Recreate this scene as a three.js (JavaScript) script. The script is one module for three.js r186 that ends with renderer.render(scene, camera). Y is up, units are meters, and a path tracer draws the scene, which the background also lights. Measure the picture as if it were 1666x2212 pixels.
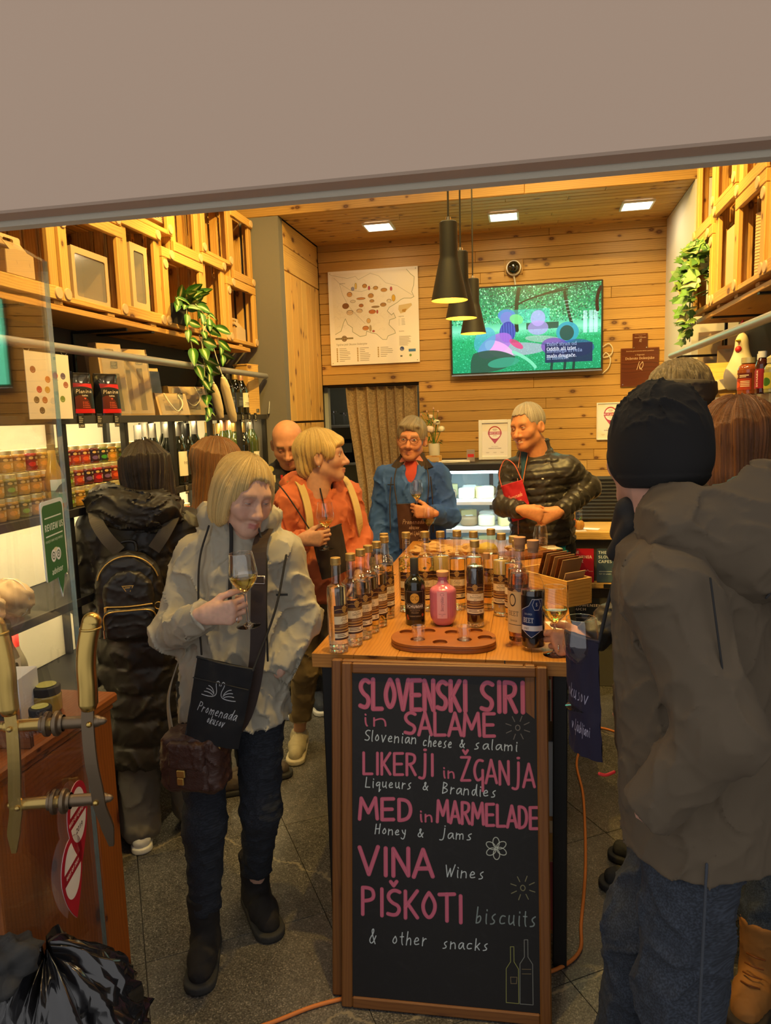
import * as THREE from 'three';
import { mergeGeometries } from 'three/addons/utils/BufferGeometryUtils.js';
import { RectAreaLightUniformsLib } from 'three/addons/lights/RectAreaLightUniformsLib.js';
import { createNoise3D } from 'simplex-noise';

// ---------------------------------------------------------------- camera, sky, exposure
const D2R = Math.PI / 180;
const scene = new THREE.Scene();
const camera = new THREE.PerspectiveCamera(70.52,1666 / 2212,0.05,60);
camera.position.set(0,1.72,0);
camera.rotation.order = 'YXZ';
camera.rotation.set(-7.506 * D2R,11.34 * D2R,-1.736 * D2R);
scene.background = new THREE.Color().setRGB(0.68,0.66,0.65);      // dull overcast evening in the street
const renderer = new THREE.WebGLRenderer({ antialias: true });
renderer.toneMapping = THREE.LinearToneMapping;
renderer.toneMappingExposure = 1.0;
renderer.shadowMap.enabled = true;
RectAreaLightUniformsLib.init();
const WARM = new THREE.Color().setRGB(1.0,0.62,0.13);             // colour of the shop's warm lamps
const WARM_SOFT = new THREE.Color().setRGB(1.0,0.71,0.31);
const POWER = { track: 17, panel: 22, ceiling: 38, pendant: 0.9, shelf: 75, fridge: 60, tv: 1.4 };

// ---------------------------------------------------------------- helpers
function rng(seed) { return () => { seed |= 0; seed = (seed + 0x6d2b79f5) | 0; let t = Math.imul(seed ^ (seed >>> 15),1 | seed); t = (t + Math.imul(t ^ (t >>> 7),61 | t)) ^ t; return ((t ^ (t >>> 14)) >>> 0) / 4294967296; }; }
const rand = rng(20241);
const rr = (a, b) => a + (b - a) * rand();
const noise3 = createNoise3D(rng(77));
const V = (x, y, z) => new THREE.Vector3(x, y, z);
const lerp = (a, b, t) => a + (b - a) * t;
const clamp = (x, a, b) => x < a ? a : x > b ? b : x;
const sstep = (a, b, x) => { const t = clamp((x - a) / (b - a),0,1); return t * t * (3 - 2 * t); };
const used = {};
function numbered(n) { used[n] = (used[n] ?? -1) + 1; return used[n] ? n + '_' + String(used[n]).padStart(3, '0') : n; }
function mesh(name, geo, mat, parent = scene) {
const m = new THREE.Mesh(geo, mat); m.name = parent === scene ? numbered(name) : name;
m.castShadow = m.receiveShadow = true; parent.add(m); return m;
}
function tag(o, label, category, group, kind) {
if (label) o.userData.label = label;
if (category) o.userData.category = category;
if (group) o.userData.group = group;
if (kind) o.userData.kind = kind;
return o;
}
function thing(name, label, category,[x, y, z] = [0,0,0], turn = 0, group) {
const o = new THREE.Group(); o.name = numbered(name); scene.add(o);
o.position.set(x, y, z); o.rotation.y = turn; return tag(o, label, category, group);
}
function copyOf(src, label,[x, y, z], turn) {
const o = src.clone(); o.name = numbered(src.name.replace(/_\d{3}$/, '')); scene.add(o);
o.userData = { ...src.userData }; if (label) o.userData.label = label;
o.position.set(x, y, z); if (turn !== undefined) o.rotation.y = turn; return o;
}
function struct(name, geo, mat) { const m = mesh(name, geo, mat); m.userData.kind = 'structure'; return m; }
function structGroup(name) { const g = new THREE.Group(); g.name = numbered(name); g.userData.kind = 'structure'; scene.add(g); return g; }
function place(g, x = 0, y = 0, z = 0, rx = 0, ry = 0, rz = 0) {
if (rx || ry || rz) g.applyMatrix4(new THREE.Matrix4().makeRotationFromEuler(new THREE.Euler(rx, ry, rz, 'YXZ')));
return g.translate(x, y, z);
}
const clean = (g) => { const o = g.index ? g.toNonIndexed() : g; for (const k of Object.keys(o.attributes)) if (!['position', 'normal', 'uv'].includes(k)) o.deleteAttribute(k); return o; };
const merge = (l) => mergeGeometries(l.map(clean));
// chamfered box centred at the origin, uv in metres with u along the grain axis (0 x,1 y,2 z)
function cbox(w, h, d, c = 0.002, grain = 0, off = null) {
c = Math.min(c, w / 2.2, h / 2.2, d / 2.2);
const X = w / 2, Y = h / 2, Z = d / 2, p = [], n = [], uv = [];
const ou = off ? off[0] : rand() * 3, ov = off ? off[1] : rand() * 3;
const face = (pts, nn) => {
const N = V(...nn).normalize(), a = [0,1,2].sort((i, j) => Math.abs(N.getComponent(j)) - Math.abs(N.getComponent(i)))[0];
const A = V(...pts[0]), B = V(...pts[1]), C = V(...pts[2]);
if (B.clone().sub(A).cross(C.clone().sub(A)).dot(N) < 0) pts = pts.slice().reverse();
const ua = a === grain ? (grain + 1) % 3 : grain, va = 3 - a - ua;
const put = (q) => { p.push(...q); n.push(N.x, N.y, N.z); uv.push(q[ua] + ou, q[va] + ov + a * 0.37); };
for (let i = 1; i + 1 < pts.length; i++) { put(pts[0]); put(pts[i]); put(pts[i + 1]); }
};
const S = [-1,1];
for (const s of S) {
face([[s * X,-Y + c,-Z + c],[s * X, Y - c,-Z + c],[s * X, Y - c, Z - c],[s * X,-Y + c, Z - c]],[s,0,0]);
face([[-X + c, s * Y,-Z + c],[X - c, s * Y,-Z + c],[X - c, s * Y, Z - c],[-X + c, s * Y, Z - c]],[0, s,0]);
face([[-X + c,-Y + c, s * Z],[X - c,-Y + c, s * Z],[X - c, Y - c, s * Z],[-X + c, Y - c, s * Z]],[0,0, s]);
if (c > 0) for (const t of S) {
face([[s * X, t * (Y - c),-Z + c],[s * X, t * (Y - c), Z - c],[s * (X - c), t * Y, Z - c],[s * (X - c), t * Y,-Z + c]],[s, t,0]);
face([[s * X,-Y + c, t * (Z - c)],[s * X, Y - c, t * (Z - c)],[s * (X - c), Y - c, t * Z],[s * (X - c),-Y + c, t * Z]],[s,0, t]);
face([[-X + c, s * Y, t * (Z - c)],[X - c, s * Y, t * (Z - c)],[X - c, s * (Y - c), t * Z],[-X + c, s * (Y - c), t * Z]],[0, s, t]);
for (const q of S) face([[s * X, t * (Y - c), q * (Z - c)],[s * (X - c), t * Y, q * (Z - c)],[s * (X - c), t * (Y - c), q * Z]],[s, t, q]);
}
}
const g = new THREE.BufferGeometry();
g.setAttribute('position', new THREE.Float32BufferAttribute(p,3)); g.setAttribute('normal', new THREE.Float32BufferAttribute(n,3)); g.setAttribute('uv', new THREE.Float32BufferAttribute(uv,2));
return g;
}
const cboxAt = (w, h, d, x, y, z, c, grain, rx, ry, rz) => place(cbox(w, h, d, c, grain), x, y, z, rx, ry, rz);
const cyl = (r0, r1, h, seg = 20, open = false) => new THREE.CylinderGeometry(r1, r0, h, seg,1, open);
function lathe(pts, seg = 28) { return new THREE.LatheGeometry(pts.map(([x, y]) => new THREE.Vector2(Math.max(x,1e-5), y)), seg); }
// profile with rounded corners for lathes: [x, y, radius]
function prof(list, n = 4) {
const out = [];
list.forEach(([x, y, r], i) => {
if (!r || i === 0 || i === list.length - 1) { out.push([x, y]); return; }
const a = list[i - 1], b = list[i + 1], la = Math.hypot(a[0] - x, a[1] - y), lb = Math.hypot(b[0] - x, b[1] - y), q = Math.min(r, la * 0.49, lb * 0.49);
const p0 = [x + (a[0] - x) / la * q, y + (a[1] - y) / la * q], p1 = [x + (b[0] - x) / lb * q, y + (b[1] - y) / lb * q];
for (let k = 0; k <= n; k++) { const t = k / n; out.push([(1 - t) ** 2 * p0[0] + 2 * t * (1 - t) * x + t * t * p1[0], (1 - t) ** 2 * p0[1] + 2 * t * (1 - t) * y + t * t * p1[1]]); }
});
return out;
}
function tube(pts, r, seg = 24, rad = 8, closed = false) {
const c = new THREE.CatmullRomCurve3(pts.map((p) => Array.isArray(p) ? V(...p) : p), closed, 'centripetal');
const g = new THREE.TubeGeometry(c, seg, r, rad, closed);
if (closed) return g;
const caps = [0,1].map((t) => place(new THREE.SphereGeometry(r, rad,4),...c.getPoint(t).toArray()));
return merge([g,...caps]);
}
function rod(a, b, r, seg = 10) {
const A = V(...a), B = V(...b), g = cyl(r, r, A.distanceTo(B), seg);
g.applyQuaternion(new THREE.Quaternion().setFromUnitVectors(V(0,1,0), B.clone().sub(A).normalize()));
return g.translate((A.x + B.x) / 2, (A.y + B.y) / 2, (A.z + B.z) / 2);
}
function bar(a, b, w, h, c = 0.001) {   // square bar from a to b
const A = V(...a), B = V(...b), g = cbox(w, A.distanceTo(B), h, c,1), d = B.clone().sub(A).normalize();
const m = new THREE.Matrix4(), x = Math.abs(d.y) > 0.9 ? V(1,0,0) : V(0,1,0).cross(d).normalize(), xx = x.clone().addScaledVector(d,-x.dot(d)).normalize();
m.makeBasis(xx, d, xx.clone().cross(d)); g.applyMatrix4(m); return g.translate((A.x + B.x) / 2, (A.y + B.y) / 2, (A.z + B.z) / 2);
}
function extrude(shape, depth, bevel = 0, seg = 8) {
return new THREE.ExtrudeGeometry(shape, { depth: depth - 2 * bevel, bevelEnabled: bevel > 0, bevelSize: bevel, bevelThickness: bevel, bevelSegments: 2, bevelOffset: -bevel, curveSegments: seg }).translate(0,0, bevel);
}
function shapeOf(pts) { const s = new THREE.Shape(); pts.forEach(([x, y], i) => i ? s.lineTo(x, y) : s.moveTo(x, y)); s.closePath(); return s; }
function roundRect(w, h, r, x = 0, y = 0, S = THREE.Shape) {
const s = new S(); const a = x - w / 2, b = y - h / 2;
s.moveTo(a + r, b); s.lineTo(a + w - r, b); s.quadraticCurveTo(a + w, b, a + w, b + r); s.lineTo(a + w, b + h - r); s.quadraticCurveTo(a + w, b + h, a + w - r, b + h);
s.lineTo(a + r, b + h); s.quadraticCurveTo(a, b + h, a, b + h - r); s.lineTo(a, b + r); s.quadraticCurveTo(a, b, a + r, b); return s;
}
function panelUV(w, h) { return new THREE.PlaneGeometry(w, h); }
// a flat printed sheet with thickness: front face carries uv 0..1
function sheet(w, h, t = 0.001) {
const g = new THREE.BoxGeometry(w, h, t), uv = g.attributes.uv;
for (let i = 0; i < uv.count; i++) if (Math.floor(i / 4) !== 4) uv.setXY(i,0.004,0.004);
return g;
}
// arc of a cylinder wall (labels on bottles): centred on +z
function wrap(r, h, y, arc = 1.7, seg = 16) { const g = new THREE.CylinderGeometry(r, r, h, seg,1, true,-arc / 2, arc); return g.translate(0, y,0); }

// ---------------------------------------------------------------- textures and materials
function canvasTex(w, h, draw, srgb = true) {
const c = document.createElement('canvas'); c.width = w; c.height = h; draw(c.getContext('2d'), w, h);
const t = new THREE.CanvasTexture(c); if (srgb) t.colorSpace = THREE.SRGBColorSpace; t.magFilter = THREE.LinearFilter; t.anisotropy = 4; return t;
}
function dataTex(w, h, fn, srgb = true, su = 1, sv = 1) {
const d = new Uint8Array(w * h * 4);
for (let y = 0; y < h; y++) for (let x = 0; x < w; x++) { const c = fn(x / w, y / h, x, y), o = (y * w + x) * 4; for (let k = 0; k < 3; k++) d[o + k] = clamp(c[k] * 255,0,255); d[o + 3] = 255; }
const t = new THREE.DataTexture(d, w, h); t.wrapS = t.wrapT = THREE.RepeatWrapping; t.magFilter = THREE.LinearFilter; t.minFilter = THREE.LinearMipmapLinearFilter; if (srgb) t.colorSpace = THREE.SRGBColorSpace;
t.repeat.set(su, sv); t.needsUpdate = true; return t;
}
// tileable 2-D noise through a torus-ish sampling: period p cells
const tn = (u, v, fu, fv, s = 0) => {   // seamless by blending
const a = noise3(u * fu, v * fv, s), b = noise3((u - 1) * fu, v * fv, s), c = noise3(u * fu, (v - 1) * fv, s), d = noise3((u - 1) * fu, (v - 1) * fv, s);
const wu = sstep(0.8,1, u), wv = sstep(0.8,1, v); return lerp(lerp(a, b, wu), lerp(c, d, wu), wv);
};
function pineTex(seed, base, dark, knots = 26) {
const R = rng(seed), K = []; for (let i = 0; i < knots; i++) K.push([R(), R(),0.4 + R() * 0.9, R()]);
// covers 2 m x 0.5 m
return dataTex(1024,512, (u, v) => {
let vv = v * 0.5, uu = u * 2, warp = 0, kn = 0;
for (const [ku, kv, s, t] of K) {
let dx = uu - ku * 2, dy = vv - kv * 0.5; dx -= Math.round(dx / 2) * 2; dy -= Math.round(dy / 0.5) * 0.5;
const rx = 0.013 * s, ry = 0.008 * s, q = Math.hypot(dx / rx, dy / ry);
warp += (dy > 0 ? 1 : -1) * 0.006 * s * Math.exp(-(dx * dx) / (0.0012 * s) - Math.abs(dy) / 0.02);
kn = Math.max(kn, q < 1 ? 0.55 + 0.45 * q : Math.exp(-(q - 1) * 1.6) * 0.75);
}
const g = (vv + warp) + 0.006 * tn(u, v,5,3, seed) + 0.0015 * tn(u, v,30,20, seed + 3);
let ring = 0.5 + 0.5 * Math.sin(g * 2 * Math.PI * 86 + 3 * tn(u, v,2,7, seed + 9)); ring = ring ** 3;
const fine = tn(u, v,18,230, seed + 1) * 0.5 + 0.5, broad = tn(u, v,2.5,9, seed + 5);
const k = clamp(0.30 * ring + 0.16 * fine + 0.1 * broad,0,1);
return [0,1,2].map((c) => lerp(lerp(base[c], dark[c], k),[0.27,0.13,0.06][c], kn * 0.85));
}, true,0.5,2);
}
const PINE = pineTex(3,[0.86,0.69,0.38],[0.63,0.44,0.19]);
const PINE2 = pineTex(11,[0.80,0.635,0.345],[0.56,0.40,0.18],34);
const OAK = pineTex(23,[0.78,0.58,0.30],[0.57,0.37,0.15],8);
const std = (color, roughness = 0.6, extra = {}) => new THREE.MeshStandardMaterial({ color, roughness,...extra });
const phys = (o) => new THREE.MeshPhysicalMaterial(o);
const lin = (r, g, b) => new THREE.Color().setRGB(r, g, b);
const tints = (map, list, rough = 0.62) => list.map((c) => std(lin(...c), rough, { map, bumpMap: map, bumpScale: 0.0006 }));
const M = {
wall: tints(PINE2,[[1,1,1],[0.9,0.88,0.84],[1.0,0.94,0.86],[0.82,0.8,0.76]],0.5),
slat: tints(PINE2,[[0.95,0.92,0.9],[0.85,0.82,0.8],[1,1,1]],0.5),
crate: tints(PINE,[[1,1,1],[0.92,0.88,0.82],[1,0.95,0.88],[0.86,0.8,0.74]],0.66),
plug: std(lin(0.62,0.42,0.22),0.7),
ply: std(lin(0.9,0.8,0.7),0.6, { map: PINE }),
table: std(lin(0.95,0.82,0.66),0.36, { map: OAK, bumpMap: OAK, bumpScale: 0.0004 }),
brownwood: std(lin(0.62,0.28,0.12),0.42, { map: PINE2, bumpMap: PINE2, bumpScale: 0.0006 }),
darkwood: std(lin(0.34,0.19,0.1),0.45, { map: OAK }),
boardframe: std(lin(0.36,0.27,0.20),0.55, { map: OAK }),
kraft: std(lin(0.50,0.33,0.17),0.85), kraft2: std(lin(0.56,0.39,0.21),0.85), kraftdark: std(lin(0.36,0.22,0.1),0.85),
darkwall: std(lin(0.075,0.07,0.062),0.85), greywall: std(lin(0.2,0.19,0.175),0.85), whitewall: std(lin(0.66,0.64,0.6),0.85),
fascia: std(lin(0.60,0.44,0.33),0.8), blackmetal: std(lin(0.022,0.021,0.02),0.5, { metalness: 0.3 }), black: std(lin(0.012,0.012,0.012),0.5),
rail: std(lin(0.42,0.42,0.42),0.42, { metalness: 0.6 }),
brass: std(lin(0.62,0.42,0.12),0.28, { metalness: 1 }), bronze: std(lin(0.22,0.16,0.1),0.45, { metalness: 0.9 }),
gold: std(lin(0.72,0.46,0.12),0.35, { metalness: 0.85 }), chrome: std(lin(0.75,0.75,0.75),0.2, { metalness: 1 }),
capgold: std(lin(0.50,0.32,0.10),0.4, { metalness: 0.55 }),
lampblack: std(lin(0.010,0.009,0.008),0.6), lampgold: std(lin(0.85,0.55,0.12),0.4, { metalness: 0.5 }),
white: std(lin(0.8,0.8,0.78),0.6), cream: std(lin(0.72,0.66,0.52),0.7), paper: std(lin(0.78,0.75,0.69),0.8),
red: std(lin(0.6,0.02,0.02),0.5), green: std(lin(0.06,0.2,0.03),0.55), leaf2: std(lin(0.58,0.6,0.33),0.55),
cork: std(lin(0.45,0.24,0.12),0.85),
glass: phys({ color: 0xffffff, roughness: 0.02, transmission: 1, thickness: 0, ior: 1.5 }), crystal: phys({ color: 0xffffff, roughness: .02, transmission: 1, thickness: 0, ior: 2.1 }),
glassEdge: phys({ color: lin(0.6,0.75,0.68), roughness: 0.05, transmission: 0.8, thickness: 0, ior: 1.5 }),
film: phys({ color: lin(0.9,0.9,0.88), roughness: 0.12, transmission: 0.9, thickness: 0, ior: 1.5 }),
wine: phys({ color: lin(1,0.96,0.8), roughness: 0.02, transmission: 1, thickness: 0.05, ior: 1.33, attenuationColor: lin(0.95,0.75,0.22), attenuationDistance: 0.05 }),
darkglass: phys({ color: lin(0.008,0.009,0.006), roughness: 0.06, clearcoat: 1, clearcoatRoughness: 0.03 }),
rubber: std(lin(0.03,0.03,0.03),0.8), cord: std(lin(0.65,0.20,0.04),0.6),
};
const glow = (color, e) => new THREE.MeshStandardMaterial({ color: 0x000000, emissive: color, emissiveIntensity: e, roughness: 0.6 });

// ---------------------------------------------------------------- lamps that light the place
function rectLight(name, color, power, w, h, pos, dir) {
const l = new THREE.RectAreaLight(color, power, w, h); l.position.set(...pos); l.lookAt(pos[0] + dir[0], pos[1] + dir[1], pos[2] + dir[2]); l.name = name; scene.add(l); return l;
}
function squarePanel(x, y, z, s, power, label, group) {
const t = thing('ceiling_light', label, 'light',[x, y, z],0, group);
const fr = new THREE.Shape(); fr.moveTo(-s / 2 - .012,-s / 2 - .012); fr.lineTo(s / 2 + .012,-s / 2 - .012); fr.lineTo(s / 2 + .012, s / 2 + .012); fr.lineTo(-s / 2 - .012, s / 2 + .012); fr.closePath();
fr.holes.push(roundRect(s, s,.004,0,0, THREE.Path));
mesh('frame', place(extrude(fr,.014,.002),0,0,0, Math.PI / 2,0,0), M.white, t);
mesh('diffuser', place(new THREE.BoxGeometry(s - .002,.006, s - .002),0,-.005,0), glow(lin(1,.93,.76),9), t);
rectLight('panel_light', WARM_SOFT, power, s * .95, s * .95,[x, y - .016, z],[0,-1,0]);
}

// ---------------------------------------------------------------- floor
{
const W = 4.8, x0 = -2.4, z0 = -5.5;
const veins = [[[-1.75,-2.42],[-1.512,-2.502],[-1.404,-2.634],[-1.2,-2.6],[-1.029,-2.542],[-.9,-2.5],[-.746,-2.45],[-.45,-2.3]],[[-.75,-1.70],[-.536,-1.814],[-.413,-1.815],[-.1,-1.93],[.071,-2.03],[.259,-2.158],[.5,-2.26],[.8,-2.3]],
[[.1,-4.3],[.199,-4.194],[.346,-3.922],[.52,-3.7]],[[.5,-1.75],[.6,-1.95],[.75,-2.0]],[[-1.1,-3.7],[-.7,-3.55],[-.5,-3.6]]];
const tex = dataTex(2048,2048, (u, v) => {
const x = x0 + u * W, z = z0 + v * W;
let s = noise3(x * 130, z * 130,1) * .55 + noise3(x * 260, z * 260,2) * .5 + noise3(x * 22, z * 22,3) * .12;
let k = .36 + .2 * s; if (s > .62) k += .16;
k += .035 * noise3(x * 2.2, z * 2.2,5);
let r = k, g = k * .97, b = k * .92;
for (const L of veins) for (let i = 1; i < L.length; i++) {
const [ax, az] = L[i - 1],[bx, bz] = L[i]; if (x < Math.min(ax, bx) - .08 || x > Math.max(ax, bx) + .08 || z < Math.min(az, bz) - .08 || z > Math.max(az, bz) + .08) continue; const wx = x + .03 * noise3(x * 7, z * 7,9) + .006 * noise3(x * 50, z * 50,9), wz = z + .03 * noise3(x * 7, z * 7,11) + .006 * noise3(x * 50, z * 50,12);
const t = clamp(((wx - ax) * (bx - ax) + (wz - az) * (bz - az)) / ((bx - ax) ** 2 + (bz - az) ** 2),0,1), d = Math.hypot(wx - ax - t * (bx - ax), wz - az - t * (bz - az)), wd = .005 + .004 * noise3(x * 9, z * 9,20);
const q = sstep(wd + .003, wd - .003, d); if (q > 0) { r = lerp(r,.58, q * .8); g = lerp(g,.54, q * .8); b = lerp(b,.46, q * .8); }
}
return [r, g, b];
});
tex.wrapS = tex.wrapT = THREE.ClampToEdgeWrapping;
const mat = std(lin(1,1,1),.3, { map: tex }), mat2 = std(lin(.93,.93,.92),.26, { map: tex });
const floor = structGroup('floor');
mesh('screed', place(new THREE.BoxGeometry(3.6,.1,6.4),-.4,-.0605,-4.0), std(lin(.12,.11,.1),.9), floor);
const clip = (poly, ax, lim, s) => { const out = []; for (let i = 0; i < poly.length; i++) { const a = poly[i], b = poly[(i + 1) % poly.length], ia = s * (a[ax] - lim) <= 0, ib = s * (b[ax] - lim) <= 0; if (ia) out.push(a); if (ia !== ib) { const t = (lim - a[ax]) / (b[ax] - a[ax]); out.push([a[0] + t * (b[0] - a[0]), a[1] + t * (b[1] - a[1])]); } } return out; };
const e1 = [.845,-.535], e2 = [.535,.845], S = .6, G = .0012;
for (let i = -8; i < 8; i++) for (let j = -12; j < 6; j++) {
const u0 = 2.40 + i * S + G, u1 = 2.40 + (i + 1) * S - G, w0 = -1.677 + j * S + G, w1 = -1.677 + (j + 1) * S - G;
let P = [[u0, w0],[u1, w0],[u1, w1],[u0, w1]].map(([u, w]) => [u * e1[0] + w * e2[0], u * e1[1] + w * e2[1]]);
for (const [ax, lim, s] of [[0,1.15,1],[0,-2.0,-1],[1,-1.2,1],[1,-5.4,-1]]) P = P.length ? clip(P, ax, lim, s) : P;
if (P.length < 3) continue;
let A = 0; P.forEach((p, k) => { const q = P[(k + 1) % P.length]; A += p[0] * q[1] - p[1] * q[0]; }); if (Math.abs(A) < .004) continue;
const g = place(extrude(shapeOf(P.map(([x, z]) => [x,-z])),.0105,.0008,1),0,0,0,-Math.PI / 2,0,0).translate(0,-.0105 + (rand() - .5) * .0004,0);
const pos = g.attributes.position, uv = g.attributes.uv; for (let k = 0; k < pos.count; k++) uv.setXY(k, (pos.getX(k) - x0) / W, (pos.getZ(k) - z0) / W);
mesh('tile', g, rand() < .5 ? mat : mat2, floor);
}
struct('pavement', place(new THREE.BoxGeometry(8,.12,4),0,-.07,.78), std(lin(.2,.2,.2),.9));
}

// ---------------------------------------------------------------- walls and ceilings
{
// back wall of horizontal pine boards, each its own board
const wb = structGroup('wall_back'), core = std(lin(.03,.02,.012),.9), pitch = .0736, gap = .0022, th = .016;
const op = { x: -.787, top: 1.951 };
mesh('core', merge([place(new THREE.BoxGeometry(1.15 - op.x,3.7,.08), (1.15 + op.x) / 2,1.85,-5.36), place(new THREE.BoxGeometry(1.3,1.75,.08),-1.43,1.951 + .875,-5.36)]), core, wb);
let y = .0495;
for (; y < 2.96; y += pitch) {
const xl = y > op.top - .04 ? -1.512 : op.x, xr = .955, cuts = [xl];
let x = xl + rr(.5,1.9); while (x < xr - .35) { cuts.push(x); x += rr(1.1,2.2); } cuts.push(xr);
for (let i = 1; i < cuts.length; i++) mesh('board', cboxAt(cuts[i] - cuts[i - 1] - .001, pitch - gap, th, (cuts[i] + cuts[i - 1]) / 2, y + pitch / 2,-5.3 - th / 2 + rr(0,.0008),.0022,0), M.wall[Math.floor(rand() * 4)], wb);
}
// lowered ceiling over the counter: narrow slats below, wide boards on its front
const lc = structGroup('ceiling_lowered');
mesh('core', merge([place(new THREE.BoxGeometry(2.7,.05,.86),-.25,3.012,-4.89), place(new THREE.BoxGeometry(3.15,.7,.05),-.425,3.33,-4.5)]), core, lc);
const n = 13, sp = .85 / n;
for (let i = 0; i < n; i++) {
const z = -4.452 - sp * (i + .5), cut = rr(-1.1,.5);
for (const [a, b] of [[-1.512, cut],[cut + .001,.905]]) mesh('slat', cboxAt(b - a,.014, sp - .005, (a + b) / 2,2.972, z,.003,0), M.slat[Math.floor(rand() * 3)], lc);
}
for (let i = 0; i < 8; i++) { const cut = rr(-1,.3), yy = 2.966 + .0842 * (i + .5); for (const [a, b] of [[-2.0, cut],[cut + .001,1.15]]) mesh('board', cboxAt(b - a,.082,.022, (a + b) / 2, yy,-4.461,.0025,0), M.slat[Math.floor(rand() * 3)], lc); }
for (const [x, k] of [[-.962, 'above the tall cupboard'],[-.153, 'between the other two'],[.654, 'towards the ivy crates']]) squarePanel(x,2.963,-4.862,.165, POWER.panel, 'square white ceiling lamp glowing in the slatted ceiling, ' + k, 'square lamps in the slatted ceiling');
struct('ceiling', place(new THREE.BoxGeometry(3.4,.1,3.4),-.42,3.7,-2.85), std(lin(.6,.55,.48),.8));
struct('wall_left', place(new THREE.BoxGeometry(.1,3.75,4.3),-2.05,1.87,-3.35), M.darkwall);
struct('wall_right', place(new THREE.BoxGeometry(.1,3.75,4.3),1.2,1.87,-3.35), M.darkwall);
// dark pillar and the pine lining of the cupboard beside it
struct('pillar', place(new THREE.BoxGeometry(.486,2.965,.08),-1.757,1.4825,-4.49), std(lin(.17,.155,.13),.85));
struct('pillar', place(new THREE.BoxGeometry(.245,2.965,.95),1.0275,1.4825,-4.925), M.whitewall);
const wc = structGroup('wall_closet');
mesh('core', place(new THREE.BoxGeometry(.3,2.96,.86),-1.68,1.48,-4.966), core, wc);
const addP = (z0, z1, y0, y1, grain, k) => mesh('panel', cboxAt(.018, y1 - y0 - .004, z0 - z1 - .003,-1.523, (y0 + y1) / 2, (z0 + z1) / 2,.002, grain), M.crate[k % 3], wc);
addP(-4.534,-5.3,2.66,2.815,2,0); addP(-4.534,-5.3,2.815,2.962,2,2);
const zs = [-4.534,-4.655,-4.775,-4.872,-4.985,-5.09,-5.195,-5.3];
for (let i = 0; i < 7; i++) { addP(zs[i], zs[i + 1],1.705,2.657,1, i * 2); addP(zs[i], zs[i + 1],.05,1.695,1, i + 1); }
// shop front: fascia above the open entrance
struct('wall_front', place(cbox(6,1.75,.05,.004),-.3,2.102 + .875,-1.225), M.fascia);
struct('trim_1', place(cbox(2.05,1.6,.03,.002),-.23,2.094 + .8,-1.268), M.cream);
struct('wall_front_side', merge([place(new THREE.BoxGeometry(1.6,2.2,.3),-2.5,1.0,-1.36), place(new THREE.BoxGeometry(1.6,2.2,.3),1.85,1.0,-1.36), place(new THREE.BoxGeometry(3.5,1.6,.04),-.4,2.95,-1.30)]), M.greywall);
// little back room behind the curtain
const br = structGroup('wall_backroom');
mesh('shell', merge([place(new THREE.BoxGeometry(2.2,2.6,.08),-1.4,1.3,-6.74), place(new THREE.BoxGeometry(.08,2.6,1.4),-2.4,1.3,-6.05), place(new THREE.BoxGeometry(.08,2.6,1.4),-.4,1.3,-6.05), place(new THREE.BoxGeometry(2.2,.08,1.4),-1.4,2.5,-6.05), place(new THREE.BoxGeometry(.9,2.5,.06),-1.95,1.25,-5.42)]), std(lin(.36,.37,.31),.85), br);
struct('floor_backroom', place(new THREE.BoxGeometry(2.1,.05,1.4),-1.4,-.03,-6.06), std(lin(.2,.19,.17),.5));
squarePanel(-1.0,2.45,-6.0,.2, POWER.panel * .30, 'unseen square white lamp on the ceiling of the small back room behind the curtain');  // lamp out of view, placed to light the room behind the curtain
}
// unseen lamps on the main ceiling, out of view above the fascia, lighting the room
for (const [x, z, a] of [[-.95,-2.1, 'next to the entrance'],[.25,-2.1, 'over the bar front'],[-.95,-3.5, 'in front of the slatted ceiling'],[.25,-3.5, 'over the end of the bar']]) squarePanel(x,3.647, z,.3, POWER.ceiling, 'unseen square white lamp on the high ceiling ' + a, 'unseen square lamps on the high ceiling');
function unseenTrackSpot(x, z, tx, ty, tz, label, k = 1) {  // spotlights out of view on the high ceiling, aimed at crates, bar and counter wall
const t = thing('unseen_track_spotlight', label, 'light',[x,3.645, z],0, 'unseen track spotlights on the high ceiling');
const d = V(tx - x, ty - 3.5, tz - z).normalize(), q = new THREE.Quaternion().setFromUnitVectors(V(0,-1,0), d);
mesh('mount', place(cyl(.035,.035,.02),0,-.01,0), M.black, t); mesh('stem', place(cyl(.008,.008,.12),0,-.075,0), M.black, t);
const b = lathe([[.0,.08],[.034,.08],[.036,.06],[.036,-.07],[.03,-.07],[.028,-.04],[0,-.04]]); b.applyQuaternion(q); b.translate(0,-.15,0); mesh('housing', b, M.black, t);
const l = cyl(.027,.027,.004); l.translate(0,-.05,0); l.applyQuaternion(q); l.translate(0,-.15,0); mesh('lens', l, glow(lin(1,.75,.4),8), t);
const s = new THREE.SpotLight(WARM, POWER.track * k,0,.62,.55,2); s.position.set(x + d.x * .085,3.495 + d.y * .085, z + d.z * .085); s.target.position.set(tx, ty, tz); s.castShadow = true; s.shadow.radius = 1; s.name = 'unseen_spot_light'; scene.add(s, s.target);
}
unseenTrackSpot(-.55,-2.1,-1.7,2.45,-2.75, 'unseen black track spotlight aimed at the crates next to the entrance');
unseenTrackSpot(-.55,-3.0,-1.7,2.4,-3.9, 'unseen black track spotlight aimed at the crates with the striped plant');
unseenTrackSpot(-.15,-2.0,.82,2.5,-2.9, 'unseen black track spotlight aimed at the crates opposite the striped plant');
unseenTrackSpot(-.15,-3.0,.85,2.45,-3.9, 'unseen black track spotlight aimed at the ivy crates');
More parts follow.
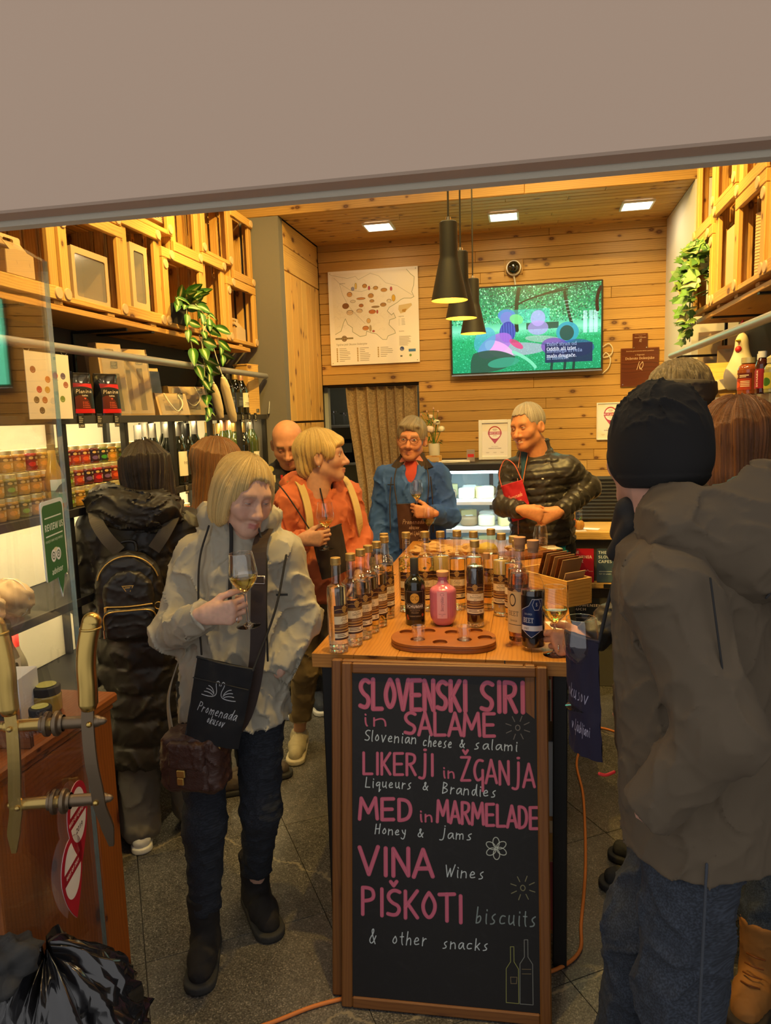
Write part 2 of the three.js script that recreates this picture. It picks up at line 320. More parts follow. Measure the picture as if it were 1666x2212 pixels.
unseenTrackSpot(-.3,-1.9,-.35,1.0,-2.9, 'unseen black track spotlight aimed at the bar top',.75);
unseenTrackSpot(.1,-2.6,.0,1.6,-4.9, 'unseen black track spotlight aimed at the counter wall',.9);

// ---------------------------------------------------------------- hand lettering: strokes on a 10 x 10 grid
const GL = {
S: '9,1 6,0 2,1 1,3 4,5 8,6 9,8 6,10 1,9', L: '1,0| 1,10| 9,10', O: '5,0 1,3 1,7 5,10 9,7 9,3 5,0', V: '0,0| 5,10| 10,0', E: '9,0| 1,0| 1,10| 9,10;1,5| 8,5', N: '1,10| 1,0| 9,10| 9,0', K: '1,0| 1,10;9,0| 1,6;3,5| 9,10', I: '5,0| 5,10',
R: '1,10| 1,0| 7,0 9,2 7,5 1,5|;4,5| 9,10', A: '0,10| 5,0| 10,10;2,7| 8,7', M: '0,10| 1,0| 5,7| 9,0| 10,10', J: '7,0| 7,9 5,12 1,11;6.5,-2| 7.5,-2', Z: '1,0| 9,0| 1,10| 9,10', G: '9,1 5,0 1,4 2,8 5,10 9,8|;9,5| 9,14', D: '1,0| 1,10| 6,10 9,7 9,3 6,0 1,0|', P: '1,10| 1,0| 7,0 9,3 7,5 1,5|', T: '0,0| 10,0;5,0| 5,10',
Ž: '1,0| 9,0| 1,10| 9,10;3,-3| 5,-1.5| 7,-3', Š: '9,1 6,0 2,1 1,3 4,5 8,6 9,8 6,10 1,9;3,-3| 5,-1.5| 7,-3', B: '1,0| 1,10;1,0 7,1 6,4 1,5| 8,6 8,9 1,10', H: '1,0| 1,10;8,0| 8,10;1,5| 8,5', W: '0,0| 3,10| 5,3| 7,10| 10,0', U: '1,0| 1,7 5,10 9,7 9,0|', C: '9,1 5,0 1,4 2,8 5,10 9,9', Y: '0,0| 5,5| 10,0;5,5| 5,10', F: '9,0| 1,0| 1,10;1,5| 7,5',
a: '8,5 5,4 1,6 2,10 6,9 8,5| 8,9 10,10', b: '2,0| 2,10| 6,10 8,7 5,5 2,7|', c: '8,5 4,4 1,7 3,10 8,9', d: '8,5 4,4 1,7 3,10 7,9 8,0| 8,9 10,10', e: '1,7| 7,7 7,5 4,4 1,7 3,10 8,9', f: '7,1 4,0 3,4 3,10|;1,5| 7,5', g: '8,5 4,4 1,7 4,9 8,6| 8,12 5,14 2,12', h: '2,0| 2,10|;2,7| 5,4 8,6 8,10|', i: '4,4| 4,9 6,10;4,1.4| 4.4,2', j: '5,4| 5,12 2,14;5,1.4| 5.4,2',
k: '2,0| 2,10;8,4| 2,8;4,7| 8,10', l: '3,0| 3,9 5,10', m: '1,4| 1,10;1,6| 3,4 5,6 5,10|;5,6| 7,4 9,6 9,10|', n: '1,4| 1,10;1,6| 5,4 8,6 8,10|', o: '5,4 1,7 5,10 9,7 5,4', p: '2,4| 2,14;2,6| 5,4 9,7 5,10 2,9', q: '8,5 4,4 1,7 4,9 8,6| 8,14| 10,12', r: '2,4| 2,10;2,7| 5,4 8,5', s: '7,4 3,5 4,7 7,8 6,10 2,10', t: '4,1| 4,9 7,10;1,4| 7,4', u: '1,4| 1,8 4,10 7,8;7,4| 7,9 9,10', v: '1,4| 4,10| 8,4', w: '0,4| 3,10| 5,5| 7,10| 10,4', x: '1,4| 8,10;8,4| 1,10', y: '1,4| 3,8 7,8;7,4| 7,11 4,14 1,12', z: '1,4| 8,4| 1,10| 8,10', '&': '9,10| 2,2 5,0 6,3 1,7 3,10 7,9 9,5', '.': '4,9.6| 4.4,10', ' ': '',
};
const NARROW = { I: .45, i: .55, l: .5, J: .9, r: .8, t: .75, j: .6, ' ': .8, '.': .4, M: 1.25, m: 1.25, W: 1.25, w: 1.2 };
function strokes(ctx, str, x0, y0, x1, y1, hgt, lw, map = (x, y) => [x, y], slant = 0, wob = 0) {
const adv = [...str].map((c) => (NARROW[c] ?? 1)), tot = adv.reduce((a, b) => a + b,0), R = rng(str.length * 7 + 3);
let at = 0; ctx.lineCap = 'round'; ctx.lineJoin = 'round'; ctx.lineWidth = lw;
[...str].forEach((c, k) => {
const w = (x1 - x0) / tot * adv[k] * .84, gx = x0 + (x1 - x0) * at / tot, gy = lerp(y0, y1, at / tot); at += adv[k];
for (const s of (GL[c] ?? '').split(';')) {
if (!s) continue;
const pts = s.trim().split(' ').map((q) => { const hard = q.endsWith('|'),[a, b] = q.replace('|', '').split(',').map(Number); const jx = (R() - .5) * wob, jy = (R() - .5) * wob; return [...map(gx + a / 10 * w + (10 - b) / 10 * hgt * slant + jx, gy - hgt + b / 10 * hgt + jy), hard]; });
ctx.beginPath(); ctx.moveTo(pts[0][0], pts[0][1]);
for (let i = 1; i < pts.length; i++) {
const p = pts[i], n = pts[i + 1];
if (p[2] || !n) ctx.lineTo(p[0], p[1]); else if (n[2] || i + 2 === pts.length) { ctx.quadraticCurveTo(p[0], p[1], n[0], n[1]); i++; } else ctx.quadraticCurveTo(p[0], p[1], (p[0] + n[0]) / 2, (p[1] + n[1]) / 2);
}
ctx.stroke();
}
});
}

// ---------------------------------------------------------------- chalkboards in front of the bar
{
const W = 1024, H = 1760;
const map = (x, y) => { const u = (x - 205) / 1140; return [u * W, (y - 120 - 35 * u) / (1935 + 100 * u) * H]; };
const tex = canvasTex(W, H, (c) => {
c.fillStyle = '#101013'; c.fillRect(0,0, W, H);
const R = rng(5); for (let i = 0; i < 900; i++) { c.fillStyle = `rgba(150,150,165,${R() * .035})`; c.beginPath(); c.ellipse(R() * W, R() * H,4 + R() * 60,2 + R() * 9, R() * 3,0,7); c.fill(); }
const pink = (t, x0, y0, x1, y1, h, lw) => { for (let k = 0; k < 5; k++) { c.strokeStyle = ['rgba(206,98,128,.85)', 'rgba(186,80,112,.6)', 'rgba(228,140,160,.5)', 'rgba(204,104,134,.5)', 'rgba(150,60,90,.35)'][k]; strokes(c, t, x0 + [0,3,-3,5,-4][k], y0, x1 + [0,3,-3,5,-4][k], y1, h, lw * [1,.8,.45,.35,.3][k], map); } };
pink('SLOVENSKI',255,340,935,360,178,26); pink('SIRI',1005,362,1285,372,180,25);
pink('in',270,445,460,450,82,9); pink('SALAME',535,500,1110,517,136,19);
pink('LIKERJI',275,735,730,752,128,16); pink('in',770,766,860,770,72,8); pink('ŽGANJA',880,782,1335,835,140,15);
pink('MED',255,1005,600,1022,124,21); pink('in',625,1028,725,1030,74,9); pink('MARMELADE',738,1030,1355,1085,128,17);
pink('VINA',255,1335,730,1365,160,24); pink('PIŠKOTI',265,1572,905,1640,158,21);
c.strokeStyle = 'rgba(200,214,220,.92)';
const wh = (t, x0, y0, x1, y1, h, lw = 6) => strokes(c, t, x0, y0, x1, y1, h, lw, map,.12,2);
wh('Slovenian',285,535,620,560,66); wh('cheese',650,572,835,588,66); wh('&',872,583,915,585,50); wh('salami',960,592,1235,610,62);
wh('Liqueurs',290,815,590,832,60); wh('&',645,838,690,838,50); wh('Brandies',768,858,1105,890,66);
wh('Honey',350,1095,555,1115,58); wh('&',612,1120,660,1120,52); wh('Jams',750,1130,960,1145,62); wh('Wines',782,1360,1030,1382,70);
wh('&',308,1748,365,1750,92); wh('other',450,1755,675,1770,78); wh('snacks',760,1785,1050,1808,66);
c.strokeStyle = 'rgba(150,170,172,.8)'; wh('biscuits',960,1640,1335,1672,96,7);
c.lineWidth = 5; c.strokeStyle = 'rgba(196,206,198,.9)';
for (let k = 0; k < 6; k++) { const a = k * Math.PI / 3 + .5, p = map(1093 + 36 * Math.cos(a),1195 + 36 * Math.sin(a)); c.beginPath(); c.ellipse(p[0], p[1],27,17, a,0,7); c.stroke(); }
for (const [sx, sy, col] of [[1228,465, 'rgba(130,125,120,.8)'],[1248,1435, 'rgba(150,148,110,.8)']]) {
c.strokeStyle = col; const p = map(sx, sy); c.beginPath(); c.ellipse(p[0], p[1],12,14,0,0,7); c.stroke();
for (let k = 0; k < 8; k++) { const a = k * Math.PI / 4 + .35, q = map(sx + 42 * Math.cos(a), sy + 42 * Math.sin(a)), r = map(sx + 75 * Math.cos(a), sy + 75 * Math.sin(a)); c.beginPath(); c.moveTo(...q); c.lineTo(...r); c.stroke(); }
}
const bottle = (x, top, bot, w, col) => { c.strokeStyle = col; c.lineWidth = 4; const n = w * .14, sh = top + (bot - top) * .27; c.beginPath(); [[x - n, top],[x - n, sh],[x - w / 2, sh + 40],[x - w / 2 - 2, bot],[x + w / 2, bot + 8],[x + w / 2, sh + 44],[x + n, sh],[x + n, top],[x - n, top]].forEach((p, i) => i ? c.lineTo(...map(...p)) : c.moveTo(...map(...p))); c.stroke(); };
bottle(1181,1785,2115,72, 'rgba(160,165,90,.85)'); bottle(1263,1745,2125,74, 'rgba(150,155,150,.8)');
c.strokeStyle = 'rgba(150,130,90,.7)'; for (const y of [1965,1992]) { c.beginPath(); c.moveTo(...map(1238, y - 45)); c.lineTo(...map(1290, y - 43)); c.stroke(); }
c.beginPath(); [[1170,1965],[1208,1967],[1204,2005],[1172,2003],[1170,1965]].forEach((p, i) => i ? c.lineTo(...map(...p)) : c.moveTo(...map(...p))); c.stroke();
});
const blank = std(lin(.012,.012,.015),.6), face = std(lin(1,1,1),.62, { map: tex });
const build = (name, label, front, x, z, tilt, yaw) => {
const w = .605, h = 1.005, f = .032, d = .022, t = thing(name, label, 'chalkboard',[x,.002, z], yaw);
const inner = new THREE.Group(); inner.rotation.x = tilt; 
const add = (n, g, m) => { g.applyMatrix4(new THREE.Matrix4().makeRotationX(tilt)); mesh(n, g, m, t); };
for (const s of [-1,1]) add('frame_side', cboxAt(f, h, d, s * (w / 2 - f / 2), h / 2,0,.004,1), M.boardframe);
add('frame_bottom', cboxAt(w - 2 * f, f, d,0, f / 2,0,.004,0), M.boardframe); add('frame_top', cboxAt(w - 2 * f, f, d,0, h - f / 2,0,.004,0), M.boardframe);
add('board', place(sheet(w - 2 * f + .004, h - 2 * f + .004,.008),0, h / 2,.001), front ? face : blank);
if (front) add('nail', place(cyl(.0022,.0022,.016,6), w * .3, h + .006,-.004), M.rubber);
return t;
};
build('chalkboard', 'black chalkboard with pink and white handwriting leaning on the bar', true,-.246,-1.872,-.176,.042);
build('chalkboard', 'second black chalkboard half hidden behind the lettered chalkboard', false,-.284,-1.905,-.150,.022);
}

// ---------------------------------------------------------------- bar table
{
const t = thing('bar_table', 'long high pine bar table on black steel legs crowded with bottles', 'table',[-.2625,0,-3.115]);
const w = .805, n = 6;
for (let i = 0; i < n; i++) mesh('plank', cboxAt(w / n - .0006,.045,2.07,-w / 2 + w / n * (i + .5),.9775,0,.0015,2), M.table, t);
for (const x of [-.36,.35]) for (const z of [-.95,0,.985]) mesh('leg', cboxAt(.042,.955,.042, x,.4775, z,.003,1), M.blackmetal, t);
for (const y of [.10,.48]) { mesh('shelf', cboxAt(.70,.022,1.93,0, y,.01,.002,2), M.table, t); }
for (const x of [-.36,.35]) mesh('rail', cboxAt(.03,.03,1.93, x,.93,.01,.002,2), M.blackmetal, t);
const cs = [lin(.5,.5,.48), lin(.3,.05,.04), lin(.08,.08,.1), lin(.45,.3,.12), lin(.6,.55,.4)];
for (let i = 0; i < 16; i++) {
const low = i % 2, z = -2.2 - Math.floor(i / 2) * .21, h = low ? .2 + (i % 3) * .03 : .24 + (i % 3) * .04, b = thing('product_box', `${['grey', 'red', 'black', 'brown', 'cream'][i % 5]} product box on the ${low ? 'lower' : 'upper'} shelf under the bar, ${['first', 'second', 'third', 'fourth', 'fifth', 'sixth', 'seventh', 'eighth'][Math.floor(i / 2)]} from the chalkboards`, 'box',[.03 - (i % 3) * .01, low ? .112 : .492, z],0, 'boxes on the shelves under the bar');
mesh('carton', place(cbox(.11, h,.15,.003),0, h / 2,0), std(cs[i % 5],.7), b); mesh('flap', cboxAt(.106,.003,.146,0, h + .0015,0,.001), std(cs[(i + 2) % 5],.7), b);
}
}
// ---------------------------------------------------------------- pendant lamps
{
const pr = [[.0,.252],[.026,.252],[.0295,.248],[.030,.14],[.034,.125],[.061,0]], inn = [[.060,.0005],[.0325,.124],[.028,.14],[.027,.235],[0,.235]];
const mk = (z, y, label) => {
const t = thing('pendant_lamp', label, 'lamp',[-.258, y, z],0, 'pendant lamps in a row over the bar');
mesh('shade', lathe(pr,40), M.lampblack, t); mesh('lining', lathe(inn,40), M.lampgold, t);
mesh('cap', place(cyl(.011,.009,.014),0,.259,0), M.chrome, t);
mesh('cable', tube([[0,.26,0],[.0015,.6,.001],[-.001,1.0,0],[0,3.65 - y,0]],.0032,20,8), M.black, t);
const b = mesh('bulb', place(lathe(prof([[0,-.03],[.02,-.026,.012],[.022,0,.012],[.012,.03,.01],[.012,.05]]),20),0,.1,0), glow(lin(1,.72,.3),5), t);
const l = new THREE.PointLight(lin(1,.66,.22), POWER.pendant,0,2); l.position.set(-.258, y + .1, z); l.shadow.radius = 1; l.castShadow = true; l.name = 'bulb_light'; scene.add(l);
};
mk(-2.48,2.096, 'largest looking black cone pendant lamp, first of the row over the bar front'); mk(-2.91,2.091, 'middle black cone pendant lamp of the row over the bar'); mk(-3.54,2.098, 'black cone pendant lamp hanging last in the row before the screen');
}

// ---------------------------------------------------------------- screen, poster, plaques, certificates
{
const tv = canvasTex(1024,584, (c, W, H) => {
const R = rng(9), g = c.createLinearGradient(0,0,0, H); g.addColorStop(0, '#0c5a3c'); g.addColorStop(.35, '#1f9a66'); g.addColorStop(.5, '#7ad8b0'); g.addColorStop(.62, '#12a060'); g.addColorStop(1, '#0b8a5a'); c.fillStyle = g; c.fillRect(0,0, W, H);
const blob = (x, y, a, b, r, col) => { c.fillStyle = col; c.beginPath(); c.ellipse(x, y, a, b, r,0,7); c.fill(); };
for (let i = 0; i < 3800; i++) { const y = R() * 250, d = R(); blob(R() * W, y,2 + R() * 7,1.5 + R() * 4, R() * 3, d < .35 ? `rgba(4,40,30,${.2 + R() * .5})` : d < .75 ? `rgba(40,170,90,${.3 + R() * .4})` : `rgba(170,250,190,${.3 + R() * .5})`); }
for (let i = 0; i < 3600; i++) { const x = R() * W, y = 300 + R() * 284; blob(x, y,1 + R() * 3.5,1 + R() * 2, R() * 3, R() < .5 ? `rgba(5,90,60,${.2 + R() * .4})` : `rgba(110,240,190,${.2 + R() * .5})`); }
c.strokeStyle = '#06261c'; c.lineCap = 'round'; c.lineWidth = 26; c.beginPath(); c.moveTo(455,300); c.quadraticCurveTo(440,160,470,20); c.stroke(); c.lineWidth = 12; c.beginPath(); c.moveTo(450,130); c.quadraticCurveTo(560,70,800,40); c.stroke(); c.lineWidth = 7; c.beginPath(); c.moveTo(640,60); c.lineTo(860,10); c.stroke();
c.lineWidth = 20; c.beginPath(); c.moveTo(780,60); c.quadraticCurveTo(800,180,830,280); c.stroke(); c.strokeStyle = 'rgba(230,255,245,.6)'; for (let k = 0; k < 7; k++) { c.lineWidth = 4; c.beginPath(); c.moveTo(770 + k * 9,120 + k * 22); c.lineTo(805 + k * 7,116 + k * 22); c.stroke(); }
for (const x of [905,945,975]) { c.fillStyle = 'rgba(225,235,250,.55)'; c.fillRect(x,190,26,150); }
c.fillStyle = 'rgba(70,220,200,.5)'; c.fillRect(420,160,260,90); c.fillStyle = 'rgba(10,40,35,.75)'; c.fillRect(520,255,220,44);
blob(600,225,50,55,0, 'rgba(175,160,225,.75)'); blob(600,290,70,50,0, 'rgba(175,150,225,.7)'); blob(430,430,230,46,0, 'rgba(200,170,205,.65)'); blob(640,370,130,24,.1, 'rgba(220,190,200,.5)');
blob(385,195,62,42,.1, 'rgba(70,130,190,.95)'); blob(385,215,44,46,0, 'rgba(105,120,190,.9)'); blob(452,225,48,34,.3, 'rgba(110,210,120,.85)'); blob(390,310,56,72,.1, 'rgba(38,50,150,.9)'); for (let k = 0; k < 6; k++) { c.strokeStyle = 'rgba(120,140,230,.6)'; c.lineWidth = 3; c.beginPath(); c.moveTo(345 + k * 18,250); c.lineTo(350 + k * 18,370); c.stroke(); }
blob(300,400,130,70,-.5, 'rgba(160,100,200,.85)'); blob(330,430,110,52,.5, 'rgba(230,165,215,.75)'); blob(230,360,70,95,.5, 'rgba(70,160,190,.7)'); blob(450,395,55,22,.6, 'rgba(210,50,110,.8)');
c.fillStyle = 'rgba(35,75,60,.92)'; c.beginPath(); c.moveTo(150,450); c.quadraticCurveTo(300,400,440,480); c.quadraticCurveTo(450,560,250,584); c.lineTo(130,584); c.quadraticCurveTo(120,500,150,450); c.fill(); blob(360,520,110,34,-.1, 'rgba(50,150,120,.85)');
c.strokeStyle = 'rgba(120,210,170,.9)'; c.lineWidth = 22; c.beginPath(); c.moveTo(430,450); c.quadraticCurveTo(540,500,580,560); c.stroke();
blob(800,330,76,70,0, 'rgba(40,150,170,.95)'); blob(795,335,48,52,0, 'rgba(20,70,60,.9)'); blob(720,430,100,64,.2, 'rgba(110,60,160,.75)'); blob(860,440,120,60,0, 'rgba(30,60,140,.6)'); c.strokeStyle = 'rgba(10,40,40,.8)'; c.lineWidth = 18; for (const x of [700,790,850]) { c.beginPath(); c.moveTo(x,470); c.lineTo(x - 10,584); c.stroke(); }
c.fillStyle = 'rgba(14,34,72,.86)'; c.fillRect(648,405,320,130); c.fillStyle = '#e6ecff'; c.font = '30px serif'; ['Daleč stran od', 'Oddih ali izlet', 'mestnega vrveža', 'malo drugače.', 'in množic.'].forEach((s, i) => { c.fillStyle = i % 2 ? '#f4f6ff' : 'rgba(190,205,240,.75)'; c.fillText(s,658,[420,452,466,500,514][i]); });
c.strokeStyle = '#2a0c10'; c.lineWidth = 22; c.beginPath(); c.moveTo(1020,40); c.quadraticCurveTo(985,100,1000,190); c.stroke();
});
const t = thing('television', 'flat television on the boarded wall showing a green picnic film', 'television',[-.0235,2.29,-5.235]);
mesh('housing', place(cbox(1.035,.605,.03,.004),0,0,-.01), M.black, t);
mesh('bezel_strip', cboxAt(1.03,.012,.012,0,-.2985,.004,.002), M.chrome, t);
mesh('screen', place(sheet(1.012,.575,.002),0,.004,.006), new THREE.MeshStandardMaterial({ color: 0x000000, emissive: 0xffffff, emissiveMap: tv, emissiveIntensity: 1.5, roughness: .3 }), t);
mesh('wall_mount', cboxAt(.4,.3,.05,0,0,-.049,.004), M.blackmetal, t);
rectLight('tv_light', lin(.25,1,.6), POWER.tv,1,.56,[-.0235,2.294,-5.222],[0,0,1]);
const cb = thing('cable_loop', 'pale grey cable looping out beside the television', 'cable',[.52,2.13,-5.285]);
mesh('cable', tube([[-.02,.02,.0],[.02,.04,.008],[.045,0,.008],[.03,-.04,.006],[-.02,-.05,.004],[.0,-.02,.004],[.03,-.06,.004],[.02,-.12,.003],[-.02,-.16,0]],.004,40,6), M.cream, cb);
mesh('plug', cboxAt(.03,.02,.02,-.035,.02,.0,.003), M.white, cb);

const camr = thing('security_camera', 'black dome camera on a bracket above the television', 'camera',[-.1,2.711,-5.298]);
mesh('base', place(cyl(.052,.05,.03,28),0,0,.03, Math.PI / 2,0,0), M.white, camr); mesh('dome', place(new THREE.SphereGeometry(.044,24,16),0,0,.05), M.darkglass, camr);
mesh('bracket', merge([cboxAt(.004,.1,.05,-.06,.01,.02,.001), cboxAt(.004,.1,.05,.06,.01,.02,.001), cboxAt(.12,.1,.004,0,.01,.002,.001)]), M.wall[1], camr);
mesh('cable', tube([[.0,-.05,.02],[.008,-.09,.01],[.012,-.13,.01]],.006,10,6), M.white, camr);

const poster = canvasTex(1024,1024, (c, W, H) => {
c.fillStyle = '#f4ead8'; c.fillRect(0,0, W, H);
const m = (x, y) => [(x - 556) / 655 * W, (y - 557 + (x - 556) * .05) / 682 * H], R = rng(31);
const path = (l) => { c.beginPath(); l.forEach((p, i) => i ? c.lineTo(...m(...p)) : c.moveTo(...m(...p))); };
const out = [[595,1010],[640,985],[660,925],[675,895],[690,935],[725,960],[725,990],[780,1025],[825,1015],[830,985],[870,1000],[900,1005],[945,1045],[975,1045],[985,1020],[1040,1000],[1035,980],[995,940],[1000,905],[1045,890],[1030,855],[1015,870],[985,840],[1000,815],[1060,780],[1085,760],[1110,750],[1160,750],[1180,740],[1165,705],[1180,660],[1185,600],[1160,580],[1130,545]];
path([...out,[980,550],[880,560],[600,572],[580,600],[585,800]]); c.fillStyle = '#efe4cd'; c.fill();
c.lineWidth = 1.2; for (let i = 0; i < 150; i++) { c.strokeStyle = `rgba(150,135,110,${.12 + R() * .2})`; let x = 590 + R() * 440, y = 590 + R() * 380; c.beginPath(); c.moveTo(...m(x, y)); for (let k = 0; k < 6; k++) { x += (R() - .5) * 36; y += (R() - .3) * 26; c.lineTo(...m(x, y)); } c.stroke(); }
path(out); c.strokeStyle = '#8a8c62'; c.lineWidth = 5; c.stroke();
c.strokeStyle = '#a9a184'; c.lineWidth = 3; path([[600,600],[640,640],[660,720],[700,800],[760,870],[820,930]]); c.stroke(); path([[575,580],[700,605],[760,590],[780,615],[870,570],[930,590],[980,640],[1060,660],[1170,730]]); c.stroke(); path([[640,640],[720,690],[800,700],[900,670]]); c.stroke();
const icon = (x, y, a, b, col, kind) => { const p = m(x, y); c.strokeStyle = '#5b3b1e'; c.fillStyle = col; c.lineWidth = 2.4; c.beginPath(); c.ellipse(p[0], p[1], a, b,0,0,7); c.fill(); c.stroke(); if (kind) { c.beginPath(); c.ellipse(p[0], p[1] - b * .3, a * .85, b * .45,0,0,7); c.stroke(); } };
[[680,803,38,30, '#8a5a2a'],[712,720,30,26, '#d9a15a',1],[710,850,38,26, '#e2c59a',1],[737,680,18,20, '#9a9ab0'],[760,660,12,34, '#e0c060'],[825,660,26,22, '#c88c40',1],[857,675,12,22, '#c04a5a'],[905,675,28,20, '#c89a50',1],[965,690,36,20, '#c8924a',1],[1017,682,12,22, '#c85a5a'],[868,730,32,24, '#c8924a',1],[795,750,50,12, '#c88c50'],[735,770,30,14, '#e0d0b0'],[875,768,26,16, '#d0a060',1],[795,800,26,18, '#c07a3a',1],[782,838,34,22, '#e2c59a',1],[875,845,40,22, '#d07a3a',1],[912,845,10,20, '#c05a4a'],[900,810,46,10, '#9a7a4a'],[957,795,34,20, '#b88a4a',1],[1000,768,26,18, '#efe0b8',1],[1033,748,20,36, '#e0b030'],[846,910,22,26, '#d8b070'],[823,963,36,24, '#d08a4a',1],[858,965,12,34, '#b8a068'],[880,985,14,10, '#c0504a']].forEach((a) => icon(...a));
c.fillStyle = '#d9c08a'; path([[1070,800],[1160,785],[1165,800],[1110,850],[1080,860],[1065,830]]); c.fill(); c.fillStyle = '#b98a3a'; path([[1095,830],[1125,825],[1115,850],[1090,845]]); c.fill();
c.fillStyle = '#7b6a4a'; c.font = '27px sans-serif'; c.fillText('Tipične jedi Okusov Dolenjske',...m(600,1093)); c.font = '17px sans-serif'; c.fillText('Legenda',...m(1063,884)); c.fillText('Kolofon',...m(1066,990)); c.font = '16px sans-serif'; c.fillText('Ljubljana',...m(640,645));
for (let col = 0; col < 3; col++) for (let i = 0; i < (col === 2 ? 6 : 8); i++) { const p = m(605 + col * 153,1116 + i * 13 - col * 6); c.fillStyle = '#a8863a'; c.beginPath(); c.arc(p[0], p[1],8,0,7); c.fill(); c.fillStyle = '#8d8068'; c.fillRect(p[0] + 26, p[1] - 3,50 + R() * 95,5); }
for (let i = 0; i < 13; i++) { const p = m(1066,1006 + i * 5.5); c.fillStyle = '#8d8068'; c.fillRect(p[0], p[1] + 24,90 + R() * 50,3); } for (let i = 0; i < 5; i++) { const p = m(1063,900 + i * 10); c.fillRect(p[0], p[1],20,2); c.fillRect(p[0] + 36, p[1] - 2,30 + R() * 22,4); }
const cr = m(662,1040); c.fillStyle = '#8a7a50'; c.fillRect(cr[0] - 104, cr[1] - 10,208,18); c.fillStyle = '#6a4a22'; c.beginPath(); c.arc(cr[0], cr[1],32,0,7); c.fill(); c.strokeStyle = '#d8c89a'; c.lineWidth = 3; c.beginPath(); c.arc(cr[0], cr[1],22,0,7); c.moveTo(cr[0] - 22, cr[1]); c.lineTo(cr[0] + 22, cr[1]); c.moveTo(cr[0], cr[1] - 22); c.lineTo(cr[0], cr[1] + 22); c.stroke();
let p = m(1085,1112); c.fillStyle = '#3a4a7a'; c.beginPath(); c.arc(p[0], p[1],24,0,7); c.fill(); c.strokeStyle = '#e0e0ea'; c.beginPath(); c.arc(p[0], p[1] + 3,12,0,4); c.stroke(); p = m(1158,1122); c.fillStyle = '#4a78a8'; c.fillRect(p[0] - 40, p[1] - 15,80,30); p = m(1080,1165); c.fillStyle = '#5a5a50'; c.fillRect(p[0] - 14, p[1] - 8,24,16); p = m(1145,1158); c.fillStyle = '#7a9a4a'; c.beginPath(); c.arc(p[0], p[1],14,0,7); c.fill();
});
const po = thing('map_poster', 'square cream map board with food drawings beside the curtained doorway', 'poster',[-1.104,2.44,-5.288]);
mesh('board', place(sheet(.662,.67,.012),0,0,0), std(lin(1,1,1),.7, { map: poster }), po);
for (const [x, y] of [[-.315,-.32],[.315,-.32],[-.315,.32],[.315,.32]]) mesh('screw', place(cyl(.003,.003,.004,8), x, y,.008, Math.PI / 2,0,0), M.chrome, po);

const plaqueTex = canvasTex(512,512, (c, W, H) => {
c.fillStyle = '#5a2a12'; c.fillRect(0,0, W, H); const R = rng(4); for (let i = 0; i < 60; i++) { c.strokeStyle = `rgba(${R() < .5 ? '30,12,4' : '120,66,30'},.18)`; c.lineWidth = 2 + R() * 5; c.beginPath(); const y = R() * H; c.moveTo(0, y); c.bezierCurveTo(170, y + 30,340, y - 40, W, y + 10); c.stroke(); }
c.fillStyle = '#d8b894'; c.textAlign = 'center'; c.font = '20px sans-serif'; c.fillText('Slovenska gastronomska darila s poreklom', W / 2,40); c.font = '26px serif'; c.fillText('v Trgovini', W / 2,95); c.font = '46px serif'; c.fillText('Dobrote Dolenjske', W / 2,150); c.strokeStyle = '#e0c8a8'; strokes(c, 'IO',205,290,300,300,110,6, undefined,.3); strokes(c, 'l',275,300,315,330,50,5, undefined,-.6);
});
const pm = std(lin(1,1,1),.25, { map: plaqueTex });
const plq = (name, label, x, y, s, plain) => { const t = thing(name, label, 'sign',[x, y,-5.288]); mesh('plate', place(cbox(s, s * 1.04,.012,.002),0,0,-.001), M.darkwood, t); mesh('print', place(sheet(s * .97, s * 1.0,.001),0,0,.0058), pm, t); for (const q of plain ? [-.42,.42] : [-.44,.44]) mesh('screw', place(cyl(.004,.004,.004,8), q * s,-.46 * s,.008, Math.PI / 2,0,0), M.chrome, t); };
plq('wall_plaque', 'large dark brown plaque with fine gold lettering on the boarded wall',.744,2.003,.25); plq('wall_plaque', 'small dark brown plaque fixed directly above the larger plaque',.745,2.178,.098,1);

const pin = (lines, foot) => canvasTex(512,640, (c, W, H) => {
c.fillStyle = '#f6f0e6'; c.fillRect(0,0, W, H); c.fillStyle = '#b5121b'; c.beginPath(); c.moveTo(W / 2,400); c.lineTo(150,270); c.arc(W / 2,190,132,2.55,.6); c.closePath(); c.fill(); c.fillStyle = '#fbf7f0'; c.beginPath(); c.arc(W / 2,190,112,0,7); c.fill();
c.fillStyle = '#b5121b'; c.fillRect(120,165,272,54); c.fillStyle = '#fff'; c.textAlign = 'center'; c.font = 'bold 34px sans-serif'; c.fillText(lines[0], W / 2,204); c.fillStyle = '#703030'; c.font = '20px sans-serif'; c.fillText(lines[1], W / 2,248); if (lines[2]) c.fillText(lines[2], W / 2,276); c.fillStyle = '#8a4040'; c.fillRect(W / 2 - 40,110,80,5); c.fillRect(W / 2 - 50,124,100,5); c.fillRect(W / 2 - 30,138,60,5);
c.fillStyle = '#7a6a5a'; c.font = '18px sans-serif'; c.fillText(foot[0], W / 2,455); c.fillStyle = '#5a4636'; c.font = 'bold 25px sans-serif'; c.fillText(foot[1], W / 2,495); c.fillStyle = '#a09080'; for (const x of [110,256,400]) { c.fillRect(x - 36,560,72,4); c.fillRect(x - 26,572,52,4); }
});
